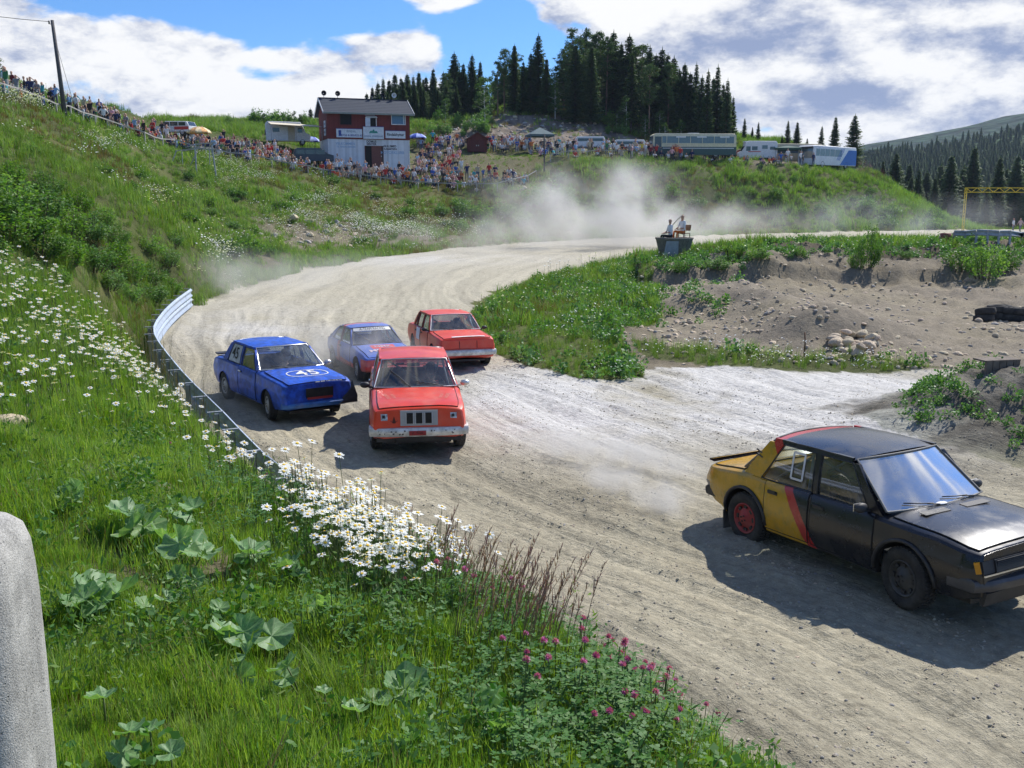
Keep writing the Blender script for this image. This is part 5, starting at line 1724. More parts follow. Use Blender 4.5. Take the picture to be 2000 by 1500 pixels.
def bumper(root, x, hw, z, h, m, d=.07, wrap=.35, name='bumper', sg=1, bow=.05):
    pts = []
    b = MB()
    N = 10
    path = [(x - sg * wrap, -hw - .012)] + [(x - sg * .02 * 0 - sg * bow * q * q - (sg * .03 if abs(q) == 1 else 0), q * hw) for q in [-1 + 2 * j / N for j in range(N + 1)]] + [(x - sg * wrap, hw + .012)]
    rows = []
    for (zz, o) in ((-h / 2, 0.0), (-h / 2 + .012, d * .3 + .03), (-h * .12, d * .5 + .035), (h * .2, d * .5 + .035), (h / 2 - .012, d * .3 + .028), (h / 2, 0.0)):
        row = []
        for i, (px, py) in enumerate(path):
            if i in (0, len(path) - 1):
                row.append(Vector((px, py * (1 + o * .25), z + zz)))
            else:
                q = py / hw
                row.append(Vector((px + sg * o * (1 if abs(q) < 1 else .7), py * (1 + o * .3 * abs(q)), z + zz)))
        rows.append(row)
    rows.append([Vector((p.x - sg * .03 if 0 < i < len(path) - 1 else p.x, p.y * .985, p.z - .0)) for i, p in enumerate(rows[-1])])
    rows.append([Vector((p.x, p.y, z - h / 2)) for p in rows[-1]])
    b.grid(rows, 0, True, sg > 0)
    o = b.build(name, [m], root)
    auto_sharp(o.data, 35)
    return o

def put_car(fx, rear_px, front_px, scale, roll=0.0, pitch=0.0, mid=0.0):
    """root transform with the seen-side wheels resting near two photo points"""
    a = G0(*rear_px); b = G0(*front_px)
    return a, b

def car_root(name, x, y, heading, scale, label, pitch=0.0, roll=0.0, dz=0.0):
    z = gz(x, y)
    e = empty(name, (x, y, max(-.02, z * 0.6) + dz), 0, label, 'car')
    e.rotation_euler = Euler((roll, pitch, heading), 'XYZ')
    e.scale = (scale,) * 3
    bpy.context.view_layer.update()
    return e

# ---- 1. black saloon with yellow and red tail (rear engined four door)
PB = paint_black()
P = dict(xr=-2.08, xf=2.06, W=.80, r=.325, ra=.375, axles=(-1.22, 1.20),
         w=[(-2.08, .70), (-1.9, .765), (-1.5, .795), (0, .80), (1.4, .79), (1.85, .755), (2.06, .70)],
         sill=[(-2.08, .42), (-1.75, .33), (-1.5, .24), (1.45, .23), (1.8, .27), (2.06, .34)],
         belt=[(-2.08, .80), (-1.3, .87), (0, .875), (.8, .87), (1.5, .845), (2.06, .775)],
         top=[(-2.08, .84), (-1.4, .92), (-1.16, .93), (.80, .925), (1.0, .92), (1.6, .885), (2.06, .805)],
         nose=[(.3, .03), (.5, 0), (.62, .01), (.8, .05)], tail=[(.3, .06), (.6, 0), (.8, .05), (.9, .10)],
         cab=(-1.12, .88), A=(.88, .36), C=(-1.30, -.84), roofz=1.42, wr=.635, crease=.66,
         wins=[(-.98, -.14, -.66, -.16), (-.06, .70, -.08, .38)],
         lipm=M_BLKP, lip=.012, lipr=.022, wsglass=M_GLASSR, bulge=.10, strim=mat('screen_rubber_grey', (.16, .16, .155), .6, dust=.5), drv=.33, bow=.05, cagem=M_CAGE)
black = Car(P)
rt = car_root('race_car', 4.05, 10.80, R(-63.0), .985, 'black saloon race car with yellow rear, red diagonal stripe and red rear rim', roll=R(1.0), pitch=R(-1.8), dz=.01)
BLACK_ROOT = rt
black.build(rt, PB)
for sd in (1, -1):
    black.panel(rt, 'door', -.10, .80, 2.4, 8.6, sd, .007, PB)
    black.panel(rt, 'door', -.86, -.14, 2.4, 8.6, sd, .007, PB)
    handle(black, rt, .02, sd, M_BLKP); handle(black, rt, -.72, sd, M_BLKP)
    make_wheel(rt, 1.20, sd * .80, .315, .19, M_RIMK, R(-7))
    make_wheel(rt, -1.22, sd * .80, .315, .20, M_RIMR)
    black.mirror(rt, sd, M_BLKP, .70)
    MB().box((-1.63, sd * .66, .20), (.02, .24, .24)).build('mud_flap', [M_BLKP], rt)
black.panel(rt, 'bonnet', .98, 1.98, 9.15, 12, 1, .012, PB, both=True)
black.panel(rt, 'boot_lid', -2.02, -1.34, 9.2, 12, 1, .012, PB, both=True)
bumper(rt, 2.05, .74, .47, .13, mat('dark_bumper', (.05, .05, .055), .38, dust=.2), wrap=.34)
bumper(rt, -2.07, .73, .49, .13, M_BLKP, wrap=.36, name='rear_bumper', sg=-1)
f = MB().box((2.045, 0, .655), (.03, 1.05, .12), 0, (0, -.25, 0))
for k in range(7):
    f.box((2.058, 0, .61 + k * .016), (.02, 1.02, .006), 0, (0, -.25, 0))
f.build('grille_panel', [M_BLKP], rt)
for sd in (1, -1):
    MB().box((2.03, sd * .60, .655), (.03, .17, .12), 0, (0, -.25, 0)).build('headlight_cover', [M_BLKP], rt)
    MB().box((2.00, sd * .70, .655), (.05, .045, .11), 0, (0, -.25, -.5 * sd)).build('indicator', [mat('amber_paint', (.6, .26, .01), .4)], rt)
MB().box((2.068, 0, .585), (.012, 1.38, .016)).build('front_trim_strip', [M_CHROME], rt)
MB().box((2.03, 0, .345), (.05, 1.3, .14), 0, (0, .25, 0)).build('front_apron', [M_BLKP], rt)
sp_ = MB()
sp_.grid([[Vector((-2.10 + .05 * (1 - q * q), q * .62, .885 - .02 * q * q)) for q in (-1, -.5, 0, .5, 1)], [Vector((-2.02, q * .62, .885)) for q in (-1, -.5, 0, .5, 1)]], 0, True)
sp_.grid([[Vector((-2.10 + .05 * (1 - q * q), q * .62, .868 - .02 * q * q)) for q in (-1, -.5, 0, .5, 1)], [Vector((-2.02, q * .62, .84)) for q in (-1, -.5, 0, .5, 1)]], 0, True, True)
sp_.tube([Vector((-2.10 + .05 * (1 - q * q), q * .62, .878 - .02 * q * q)) for q in (-1, -.5, 0, .5, 1)], .014, 6)
sp_.m = [0 if i < 4 else 1 for i in range(len(sp_.m))]
sp_.build('rear_spoiler', [PB, M_BLKP], rt)
black.wiper(rt, -.05, -.62, .10); black.wiper(rt, .72, .12, .10)
v, f = ICO2
bd = black.hood_z(1.02, 0)
MB().add([(1.0 + q[0] * .05, q[1] * .075 - .02, bd + .02 + q[2] * .012) for q in v], f, 0, True).build('air_vent_cap', [M_WHITEP], rt)
MB().box((1.16, -.3, black.hood_z(1.16, -.3) + .017), (.10, .36, .006), 0, (0, .05, 0)).box((1.16, .3, black.hood_z(1.16, .3) + .017), (.10, .36, .006), 0, (0, .05, 0)).build('bonnet_vent', [M_BLKP], rt)
# white frame sticker in the rear side window
fs_ = MB()
def SPx(x, v): return black.side_pt(x, v, -1, .002)
for (xa, va, xb_, vb) in ((-.50, .22, -.32, .22), (-.50, .80, -.32, .80), (-.50, .22, -.50, .80), (-.32, .22, -.32, .80)):
    a_, b__ = SPx(xa, va), SPx(xb_, vb)
    fs_.bar(a_, b__, .026, .004, 0, (0, 1, 0))
fs_.build('window_sticker', [M_WHITEP], rt)
def bl_side(x0, z0):
    def fn(u, v):
        x = x0 + u
        return black.side_pt(x, (z0 + v), -1, .008)
    return fn
MB().box(black.side_pt(-1.07, .62, -1, .006), (.10, .004, .022), 0, (0, .35, 0)).box(black.side_pt(-1.05, .52, -1, .006), (.10, .004, .022), 0, (0, .35, 0)).build('pillar_badge', [M_BLKP], rt)
black_driver = (M_OVER_B, M_HELMK, 'driver in dark suit behind the reflecting windscreen of the black race car')

# ---- shared look of a 1970s two-box/three-box saloon with flat front
def saloon(W=.80, roofz=1.40, wr=.60, xr=-2.15, xf=2.05, ax=(-1.28, 1.22), hood=.93, wins=None, A=(.72, .22), C=(-1.42, -1.02), cab=(-1.24, .74), **kw):
    P = dict(xr=xr, xf=xf, W=W, r=.30, ra=.35, axles=ax,
             w=[(xr, .90 * W), (xr + .15, .96 * W), (xr + .5, .99 * W), (0, W), (xf - .5, .985 * W), (xf - .12, .955 * W), (xf, .91 * W)],
             sill=[(xr, .40), (xr + .35, .28), (ax[0] + .3, .23), (ax[1] + .2, .23), (xf - .25, .27), (xf, .34)],
             belt=[(xr, hood - .10), (xr + .6, hood - .03), (0, hood - .03), (.8, hood - .04), (xf - .3, hood - .10), (xf, hood - .15)],
             top=[(xr, hood - .05), (xr + .6, hood + .02), (0, hood + .02), (.85, hood + .01), (xf - .3, hood - .055), (xf, hood - .11)],
             nose=[(.3, .02), (.5, 0), (.8, .05)], tail=[(.3, .05), (.6, 0), (.85, .06)],
             cab=cab, A=A, C=C, roofz=roofz, wr=wr, crease=.66,
             wins=wins or [(-1.02, -.24, -.86, -.24), (-.15, .56, -.15, .26)])
    P.update(kw)
    return P
M_REDP = mat('orange_red_paint', (0.70, 0.050, 0.014), 0.34, var=.10, scale=3, dust=.22, coat=.2, dcol=(.5, .34, .26))
M_REDP2 = mat('orange_red_paint_worn', (0.70, 0.060, 0.022), 0.42, var=.09, scale=3, dust=.2, coat=.1, dcol=(.5, .34, .26))
M_BLUEP = mat('blue_brushed_paint', (0.010, 0.075, 0.46), 0.40, var=.45, scale=7, dust=.28, coat=.15, dcol=(.12, .16, .30))

# ---- 2. front red saloon
P = saloon(W=.79, roofz=1.40, wr=.60, hood=.93, bulge=.08, trim=M_CHROME, strim=M_CHROME, trimr=.012, drv=.33)
red = Car(P)
rt = car_root('race_car', -1.74, 17.36, R(-82.2), .985, 'orange-red saloon race car with three-slot grille and dented light bumper, nearest the blue cars', dz=.0)
RED_ROOT = rt
red.build(rt, M_REDP)
for sd in (1, -1):
    red.panel(rt, 'door', -.14, .66, 2.4, 8.6, sd, .007, M_REDP); red.panel(rt, 'door', -.90, -.18, 2.4, 8.6, sd, .007, M_REDP)
    handle(red, rt, -.02, sd, M_CHROME); handle(red, rt, -.78, sd, M_CHROME)
    make_wheel(rt, 1.22, sd * .79, .30, .18, M_RIMS, R(4)); make_wheel(rt, -1.28, sd * .79, .30, .18, M_RIMS)
red.mirror(rt, -1, M_BLKP); red.mirror(rt, 1, M_CHROME)
red.panel(rt, 'bonnet', .88, 1.97, 9.3, 12, 1, .014, M_REDP, both=True)
red.panel(rt, 'boot_lid', -2.10, -1.50, 9.3, 12, 1, .012, M_REDP, both=True)
bp_ = bumper(rt, 2.03, .78, .44, .16, M_ALU, wrap=.22, d=.09)
db = MB()
for k in range(16):
    yy = rnd.choice((-1, 1)) * rnd.uniform(.18, .66)
    db.box((2.03 + .081 - .05 * (yy / .78) ** 2, yy, .44 + rnd.uniform(-.03, .05)), (.004, rnd.uniform(.008, .03), rnd.uniform(.01, .025)), 0, (rnd.uniform(-.6, .6), 0, 0))
tag(db.build('bumper_scrapes', [M_BLKP], bp_), kind='stuff')
bumper(rt, -2.14, .77, .46, .13, M_ALU, wrap=.22, name='rear_bumper', sg=-1)
# front face panel with slotted grille, plates over the headlamps
gr = MB().box((2.026, 0, .665), (.03, .60, .245), 0, (0, -.06, 0))
gro = gr.build('grille_plate', [mat('grey_plate', (.36, .37, .38), .5, dust=.3)], rt)
for yy in (-.15, 0, .15):
    MB().box((2.046, yy, .665), (.012, .105, .17), 0, (0, -.06, 0)).build('grille_slot', [M_WELL], gro)
    MB().box((2.050, yy - .058, .665), (.016, .012, .18), 0, (0, -.06, 0)).box((2.050, yy + .058, .665), (.016, .012, .18), 0, (0, -.06, 0)).build('slot_rim', [mat('grey_plate_light', (.5, .5, .5), .5)], gro)
for sd in (1, -1):
    MB().box((2.018, sd * .555, .685), (.012, .105, .105), 0, (0, -.06, 0)).build('headlight_sticker', [mat('pale_blue_sticker', (.42, .50, .58), .6, var=.5, scale=25)], rt)
    MB().box((2.0262, sd * .555, .695), (.003, .07, .05), 0, (0, -.06, .3)).build('sticker_print', [M_BLACKPRINT], rt)
MB().add([(2.032, -.40, .70), (2.032, -.43, .60), (2.032, -.40, .565), (2.032, -.37, .60)], [(0, 1, 2, 3)]).bar((2.03, -.46, .63), (2.03, -.40, .59), .012, .004).bar((2.03, -.34, .63), (2.03, -.40, .59), .012, .004).build('front_soot_mark', [mat('dark_mark', (.10, .02, .015), .7)], rt)
MB().box((2.117, -.03, .435), (.006, .27, .075)).build('number_plate', [mat('dark_red_plate', (.30, .015, .02), .5, var=.4, scale=40)], rt)
lattice_text('K- 9086', .055, lambda u, v: (2.1215, -.03 + u, .437 + v), mat('plate_print', (.10, .01, .012), .6), 'plate_letters', rt)
MB().box((1.95, 0, .33), (.05, 1.36, .12)).tube([(1.98, -.38, .30), (2.02, -.36, .25), (1.98, -.30, .22)], .012, 6).build('front_apron', [M_BLKP], rt)
def hood_fn(car, x0, y0, ang=0.0, off=.020):
    """letters on the bonnet, read from the front: u runs towards +y, v runs back to the windscreen"""
    c_, s_ = math.cos(ang), math.sin(ang)
    def fn(u, v):
        uu = u * c_ - v * s_; vv = u * s_ + v * c_
        x = x0 - vv; y = y0 + uu
        return (x, y, car.hood_z(x, y) + off)
    return fn
M_FADED = mat('faded_print', (.66, .30, .22), .6)
for sd in (-1, 1):
    lattice_text('RACING', .085, hood_fn(red, 1.42, sd * .50, sd * 1.35), M_FADED, 'bonnet_letters', rt)
    lattice_text('MOTOR', .07, hood_fn(red, 1.44, sd * .40, sd * 1.35), M_FADED, 'bonnet_letters', rt)
red.wiper(rt, -.12, -.62, .58, -.01); red.wiper(rt, .68, .08, .17, .0)
MB().tube([red.WS(-.55, .86, -.03), red.WS(-.30, .87, -.03)], .012, 6).box(red.WS(-.02, .86, -.08), (.04, .22, .06)).build('interior_mirror', [M_BLKP], rt)
red_driver = (M_OVER_R, M_HELMK, 'driver in red suit and dark helmet at the wheel of the front red race car')

# ---- 3. blue two-door saloon, number 45
P = saloon(W=.82, roofz=1.42, wr=.62, hood=.95, xr=-2.25, xf=2.12, ax=(-1.35, 1.25), trim=M_BLKP, strim=M_CHROME, bulge=.10, wins=[(-1.22, -.44, -.98, -.44), (-.35, .52, -.34, .20)], A=(.70, .14), C=(-1.52, -1.12), cab=(-1.34, .72), bow=.06, drv=.33)
blue = Car(P)
rt = car_root('race_car', -4.63, 19.53, R(-54.9), .89, 'blue two-door race car with white number 45 ringed on its bonnet', roll=R(-.4), pitch=R(.3), dz=.01)
BLUE_ROOT = rt
blue.build(rt, M_BLUEP)
for sd in (1, -1):
    blue.panel(rt, 'door', -.40, .64, 2.4, 8.6, sd, .007, M_BLUEP)
    handle(blue, rt, -.26, sd, M_CHROME)
    make_wheel(rt, 1.25, sd * .81, .31, .18, M_RIMS, R(-10)); make_wheel(rt, -1.35, sd * .81, .31, .18, M_RIMS)
    MB().box((-1.78, sd * .66, .19), (.02, .24, .22)).build('mud_flap', [M_BLKP], rt)
blue.panel(rt, 'bonnet', .86, 2.10, 9.3, 12, 1, .022, M_BLUEP, both=True)
blue.panel(rt, 'boot_lid', -2.20, -1.62, 9.3, 12, 1, .012, M_BLUEP, both=True)
MB().box((-2.26, 0, .93), (.16, 1.30, .03), 0, (0, .1, 0)).build('rear_spoiler', [M_BLKP], rt)
# chipped light edge of the bonnet
ch_ = MB()
for k in range(16):
    yy = -.05 + k * .037 + rnd.uniform(-.01, .01)
    ch_.box((2.105 + rnd.uniform(-.004, .002), yy, blue.hood_z(2.10, yy) + .014), (.02, rnd.uniform(.012, .034), .014))
ch_.build('chipped_edge', [M_WHITEP], rt)
bumper(rt, 2.10, .78, .40, .13, mat('light_blue_bumper', (.03, .14, .42), .5, var=.3, dust=.3), wrap=.10, d=.08)
MB().box((2.13, 0, .64), (.02, .60, .20), 0, (0, .0, 0)).build('grille_opening', [M_WELL], rt)
MB().box((2.144, 0, .535), (.01, .56, .045)).build('red_grille_edge', [mat('dull_red', (.30, .03, .03), .7)], rt)
# dark damaged left corner
MB().add([(2.16, .44, .36), (2.18, .83, .36), (2.17, .84, .50), (2.10, .80, .70), (2.04, .79, .80), (2.06, .36, .36), (2.06, .83, .36), (2.02, .83, .50), (2.0, .79, .80)],
         [(0, 1, 2), (0, 2, 3), (0, 3, 4), (1, 6, 7, 2), (2, 7, 8, 3), (3, 8, 4), (0, 5, 6, 1), (5, 0, 4)], 0).build('torn_corner_panel', [M_BLKP], rt)
lattice_text('45', .52, hood_fn(blue, 1.46, .03, 0, .030), M_WHITEP, 'bonnet_number', rt, space=1.05, bold=.006)
el_ = MB()
ip, op = [], []
for k in range(48):
    a = 2 * math.pi * k / 48
    for lst, e in ((ip, 0.0), (op, .026)):
        yy = .03 + (.43 + e) * (abs(math.cos(a)) ** .75) * math.copysign(1, math.cos(a)); xx = 1.46 - (.245 + e) * (abs(math.sin(a)) ** .8) * math.copysign(1, math.sin(a))
        lst.append(Vector((xx, yy, blue.hood_z(xx, yy) + .029)))
el_.add(ip + op, [(k, (k + 1) % 48, 48 + (k + 1) % 48, 48 + k) for k in range(48)], 0, True)
el_.build('number_ring', [M_WHITEP], rt)
# black 45 on a light rear side window
wq = MB().grid([[blue.side_pt(-1.18 + .22 * v, v, -1, .0), blue.side_pt(-.47, v, -1, .0)] for v in (.06, .3, .6, .88)], 0, True, True)
wq.build('number_board', [mat('pale_window_board', (.52, .54, .58), .5, var=.25, dust=.2)], rt)
lattice_text('45', .40, lambda u, v: blue.side_pt(-.79 + u, .47 + v * 1.9, -1, .008), M_BLACKPRINT, 'window_number', rt, bold=.004)
blue.wiper(rt, -.10, -.62, .14); blue.wiper(rt, .72, .10, .15)
blue.mirror(rt, 1, M_CHROME)
blue_driver = (M_OVER_B, M_HELMW, 'driver in dark suit and white helmet inside the blue number 45 race car')

# ---- 4. blue and red fastback behind
PT = paint_two('blue_red_livery', (.025, .115, .50), (.58, .045, .05))
P = saloon(W=.79, roofz=1.33, wr=.585, hood=.88, xr=-1.95, xf=1.95, ax=(-1.2, 1.18), A=(.66, .06), C=(-1.78, -.72), cab=(-1.66, .68), wins=[(-1.28, -.52, -.82, -.52), (-.44, .48, -.42, .12)], bulge=.09, bow=.04, nose=[(.3, .04), (.45, 0), (.62, .04), (.78, .14)], drv=.33, trim=M_BLKP)
P['belt'] = [(-1.95, .80), (-1.2, .85), (0, .86), (.8, .84), (1.5, .76), (1.95, .66)]
P['top'] = [(-1.95, .84), (-1.2, .90), (0, .90), (.8, .885), (1.5, .80), (1.95, .68)]
fast = Car(P)
rt = car_root('race_car', -3.41, 23.75, R(-64.5), .845, 'blue and red fastback race car with white sun strip, behind the front red car', dz=.0)
FAST_ROOT = rt
fast.build(rt, PT)
for sd in (1, -1):
    fast.panel(rt, 'door', -.46, .60, 2.4, 8.6, sd, .007, PT)
    handle(fast, rt, -.32, sd, M_BLKP)
    make_wheel(rt, 1.18, sd * .79, .29, .17, M_RIMS, R(-5)); make_wheel(rt, -1.2, sd * .79, .29, .17, M_RIMS)
fast.panel(rt, 'bonnet', .82, 1.90, 9.3, 12, 1, .012, PT, both=True)
bumper(rt, 1.94, .73, .42, .12, mat('red_bumper', (.5, .04, .04), .6, dust=.4), wrap=.2)
st_ = MB().grid([[fast.WS(-.95 + 1.9 * j / 8, v, .007) for j in range(9)] for v in (.80, .99)], 0, True, False)
st_.build('sun_strip', [M_WHITEP], rt)
lattice_text('A-TEAM RACING', .105, lambda u, v: fast.WS(u / .60, .895 + v * 2.0, .012), M_BLACKPRINT, 'sun_strip_letters', rt)
rp = MB().grid([[Vector((x, y, fast.hood_z(x, y) + .017)) for y in [-.34 + .68 * j / 6 for j in range(7)]] for x in [.98, 1.15, 1.32]], 0, True, False)
rp.build('red_bonnet_patch', [mat('red_patch', (.6, .05, .06), .6, dust=.3)], rt)
lattice_text('NMK', .22, hood_fn(fast, 1.13, 0, 0, .022), mat('grey_blue_print', (.38, .42, .52), .6, dust=.3), 'bonnet_letters', rt, bold=.004)
lattice_text('MELHUS', .27, hood_fn(fast, 1.50, 0, 0, .022), mat('pale_pink_print', (.62, .48, .50), .6, dust=.3), 'bonnet_letters', rt, bold=.006)
rstr = MB().grid([[Vector((x, y, 1.327 - .045 * (y / .6) ** 3 + .002)) for y in (-.25, -.1, .05, .2)] for x in (-.70, -.4, -.1, 0)], 0, True, False)
fast.wiper(rt, -.1, -.7, .42); fast.wiper(rt, .6, .1, .12)
fast_driver = (M_OVER_B, M_HELMK, 'driver in dark suit inside the blue and red fastback race car')

# ---- 5. rear red saloon (boxy)
P = saloon(W=.83, roofz=1.41, wr=.63, hood=.95, xr=-2.35, xf=2.25, ax=(-1.32, 1.32), A=(.78, .28), C=(-1.50, -1.10), cab=(-1.30, .80), wins=[(-1.30, -1.02, -1.04, -.96), (-.96, -.30, -.90, -.30), (-.22, .62, -.22, .34)], bulge=.06, trim=M_BLKP, strim=M_WHITEP, nose=[(.3, .0), (.5, 0), (.62, .03), (.85, .12)], drv=.33, cagem=M_WHITEP)
P['top'] = [(-2.35, .90), (-1.7, .97), (0, .97), (.9, .96), (1.85, .90), (2.25, .86)]
P['belt'] = [(-2.35, .86), (-1.7, .92), (0, .92), (.9, .91), (1.85, .86), (2.25, .82)]
vol = Car(P)
rt = car_root('race_car', -1.63, 25.5, R(-72.5), .865, 'boxy orange-red saloon race car at the back of the group beside the inner bank', dz=.0, roll=R(-.4), pitch=R(-1))
VOL_ROOT = rt
vol.build(rt, M_REDP2)
for sd in (1, -1):
    vol.panel(rt, 'door', -.20, .72, 2.4, 8.6, sd, .007, M_REDP2); vol.panel(rt, 'door', -1.0, -.24, 2.4, 8.6, sd, .007, M_REDP2)
    handle(vol, rt, -.08, sd, M_BLKP); handle(vol, rt, -.86, sd, M_BLKP)
    make_wheel(rt, 1.32, sd * .82, .31, .18, M_RIMK, R(6)); make_wheel(rt, -1.32, sd * .82, .31, .18, M_RIMK)
    MB().box((-1.72, sd * .70, .22), (.02, .24, .20)).build('mud_flap', [M_BLKP], rt)
vol.panel(rt, 'bonnet', .94, 2.16, 9.3, 12, 1, .014, M_REDP2, both=True)
bumper(rt, 2.25, .80, .47, .17, M_ALU, wrap=.3, d=.10)
fp = MB().box((2.215, 0, .70), (.03, 1.48, .22), 0, (0, -.10, 0))
fpo = fp.build('front_panel', [M_REDP2], rt)
for yy in (-.25, .25):
    MB().box((2.236, yy, .70), (.01, .012, .20), 0, (0, -.1, 0)).build('panel_seam', [M_WELL], fpo)
MB().grid([[Vector((x, y, vol.hood_z(x, y) + .020)) for y in [-.42 + .95 * j / 6 for j in range(7)]] for x in [1.98, 2.06]], 0, True, False).build('white_bonnet_strip', [M_WHITEP], rt)
pl = MB().grid([[vol.pt(x, k, -1, .012) for k in (4.2, 5, 6, 7, 7.6)] for x in (-.75, -.50, -.30)], 0, True, False)
pl.build('white_door_square', [M_WHITEP], rt)
vol.mirror(rt, 1, M_BLKP); vol.mirror(rt, -1, M_BLKP)
vol.wiper(rt, -.1, -.6, .1); vol.wiper(rt, .6, .1, .1)
MB().tube([vol.WS(-.9, .85, -.12), vol.WS(.1, .28, -.3)], .02, 6).build('cage_brace', [M_BLKP], rt)
vol_driver = (M_OVER_B, M_HELMK, 'driver in dark suit inside the rearmost red race car')

for car, root, d in ((black, BLACK_ROOT, black_driver), (red, RED_ROOT, red_driver), (blue, BLUE_ROOT, blue_driver), (fast, FAST_ROOT, fast_driver), (vol, VOL_ROOT, vol_driver)):
    driver(d[0], d[1], d[2], root.matrix_world.copy(), car.seat_c, car.wheel_c)
# ------------------------------------------------------------------ placing on the ground
def hit(px, py, t0=20.0, t1=260.0, n=700):
    """first ground point along the view ray through each photo point"""
    px = np.asarray(px, float); py = np.asarray(py, float)
    ts = t0 * (t1 / t0) ** (np.arange(n) / (n - 1))
    u = (px - 1000) / FPX; v = (750 - py) / FPX
    found = np.full(px.shape, np.nan)
    X = u[:, None] * ts; Y = (CO + v * SI)[:, None] * ts; Zr = CH + (-SI + v * CO)[:, None] * ts
    G, _ = ground_full(X.ravel(), Y.ravel()); G = G.reshape(X.shape)
    under = Zr < G
    idx = np.argmax(under, 1); ok = under.any(1)
    idx = np.clip(idx, 1, n - 1)
    r = np.arange(len(px))
    return X[r, idx], Y[r, idx], G[r, idx], ok, ts[idx]
def hit1(px, py, t0=20.0, t1=260.0):
    x, y, z, ok, t = hit(np.array([px]), np.array([py]), t0, t1)
    return Vector((x[0], y[0], z[0])), t[0]
def catmull(P, step):
    P = [Vector(p) for p in P]; out = []
    for i in range(len(P) - 1):
        a = P[max(i - 1, 0)]; b = P[i]; c = P[i + 1]; d = P[min(i + 2, len(P) - 1)]
        n = max(2, int((c - b).length / 0.2))
        for k in range(n):
            t = k / n
            out.append(0.5 * ((2 * b) + (c - a) * t + (2 * a - 5 * b + 4 * c - d) * t * t + (3 * b - a - 3 * c + d) * t ** 3))
    out.append(P[-1])
    res = [out[0]]; acc = 0
    for a, b in zip(out, out[1:]):
        acc += (b - a).length
        if acc >= step:
            res.append(b); acc = 0
    return res

M_RAIL = mat('pale_blue_rail', (0.42, 0.50, 0.62), 0.45, metal=.25, var=.15, dust=.25)
M_POSTG = mat('galvanised_post', (0.36, 0.38, 0.40), 0.6, metal=.3, var=.2)
M_CONC = None
# guardrail round the outside of the bend
rail = catmull([(x, y, 0) for x, y in RAIL_TOP[1:]], 1.33)
gr = empty('guardrail', tuple(rail[0]), 0, 'pale blue steel guardrail curving round the outside of the bend', 'guardrail')
O = rail[0]
def rail_norm(i, pts):
    d = (pts[min(i + 1, len(pts) - 1)] - pts[max(i - 1, 0)]).normalized()
    n = Vector((d.y, -d.x, 0))           # points to the track side
    return d, -n if n.x < 0 and False else n
WPROF = [(0.0, -.155), (.05, -.12), (.05, -.08), (.0, -.035), (.0, .035), (.05, .08), (.05, .12), (0.0, .155)]
def rail_point(i, pts, o, z):
    d, n = rail_norm(i, pts)
    return pts[i] - O + n * o + Vector((0, 0, z))
def beam(pts, i0, i1, zc, flipn=1):
    rows = []
    for i in range(i0, i1 + 1):
        rows.append([rail_point(i, pts, flipn * o, zc + z) for o, z in WPROF])
    b = MB().grid(rows, 0, True)
    rows2 = [[p - Vector((0, 0, 0)) for p in r] for r in rows]
    b.tube([r[-1] for r in rows], .012, 5); b.tube([r[0] for r in rows], .012, 5)
    return b
nr_ = len(rail)
# which side is the track? test one point
_d, _n = rail_norm(nr_ // 2, rail)
SGN = 1 if _n.x > 0 else -1
for i in range(0, nr_ - 1, 3):
    j = min(i + 3, nr_ - 1)
    beam(rail, i, j, .60, SGN).build('beam', [M_RAIL], gr)
    if j > nr_ * .52:
        beam(rail, i, j, .25, SGN).build('beam', [M_RAIL], gr)
for i in range(nr_):
    b = MB()
    p = rail_point(i, rail, -.10 * SGN, 0)
    b.box(p + Vector((0, 0, .33)), (.07, .07, .80))
    b.bar(rail_point(i, rail, -.24 * SGN, .765), rail_point(i, rail, .0, .765), .05, .02)
    b.build('post', [M_POSTG], gr)

# concrete barrier beside the photographer
def concrete(name, col=(.40, .39, .355)):
    m, T = new_mat(name)
    tcn = T.n('ShaderNodeTexCoord')
    v = tcn.outputs['Object']
    a = T.noise(v, 330, 2, .6).outputs[0]; b_ = T.noise(v, 9, 6, .6).outputs[0]
    st = T.n('ShaderNodeMapping', {0: v, 3: (14, 14, 1.4)})
    c_ = T.noise(st.outputs[0], 2.0, 4, .6).outputs[0]
    f = T.m('ADD', T.m('ADD', T.smooth(a, .3, .7, -.32, .26), T.smooth(b_, .3, .7, .74, 1.16)), T.smooth(c_, .3, .7, -.10, .08))
    vor = T.n('ShaderNodeTexVoronoi', {'Vector': v, 'Scale': 90.0})
    pit = T.m('MULTIPLY', T.smooth(vor.outputs['Distance'], .05, .22, 1, 0), T.m('GREATER_THAN', T.n('ShaderNodeSeparateColor', {0: vor.outputs['Color']}).outputs[0], .8))
    c = T.mix(1.0, col, T.n('ShaderNodeCombineColor', {0: f, 1: f, 2: f}).outputs[0], 'MULTIPLY')
    c = T.mix(T.m('MULTIPLY', pit, .6), c, (.13, .13, .13))
    h = T.m('SUBTRACT', T.m('ADD', T.m('MULTIPLY', a, .35), b_), T.m('MULTIPLY', pit, 1.0))
    bp = T.n('ShaderNodeBump', {'Strength': .7, 'Distance': .008, 'Height': h})
    bs = T.n('ShaderNodeBsdfPrincipled', {'Base Color': c, 'Roughness': .92, 'Specular IOR Level': .2, 'Normal': bp.outputs[0]})
    T.n('ShaderNodeOutputMaterial', {0: bs.outputs[0]})
    return m
M_CONC = concrete('rough_concrete')
cbx = -1.41; cby = 1.66
b = MB(); rows = []
NX, NZ = 40, 36
def slab(u, v):
    a = math.cos(u); c_ = math.sin(u)
    ex = 5.0
    k = (abs(a) ** ex + abs(c_) ** ex) ** (-1 / ex)
    x = a * k * .52; y = c_ * k * .17
    return x, y
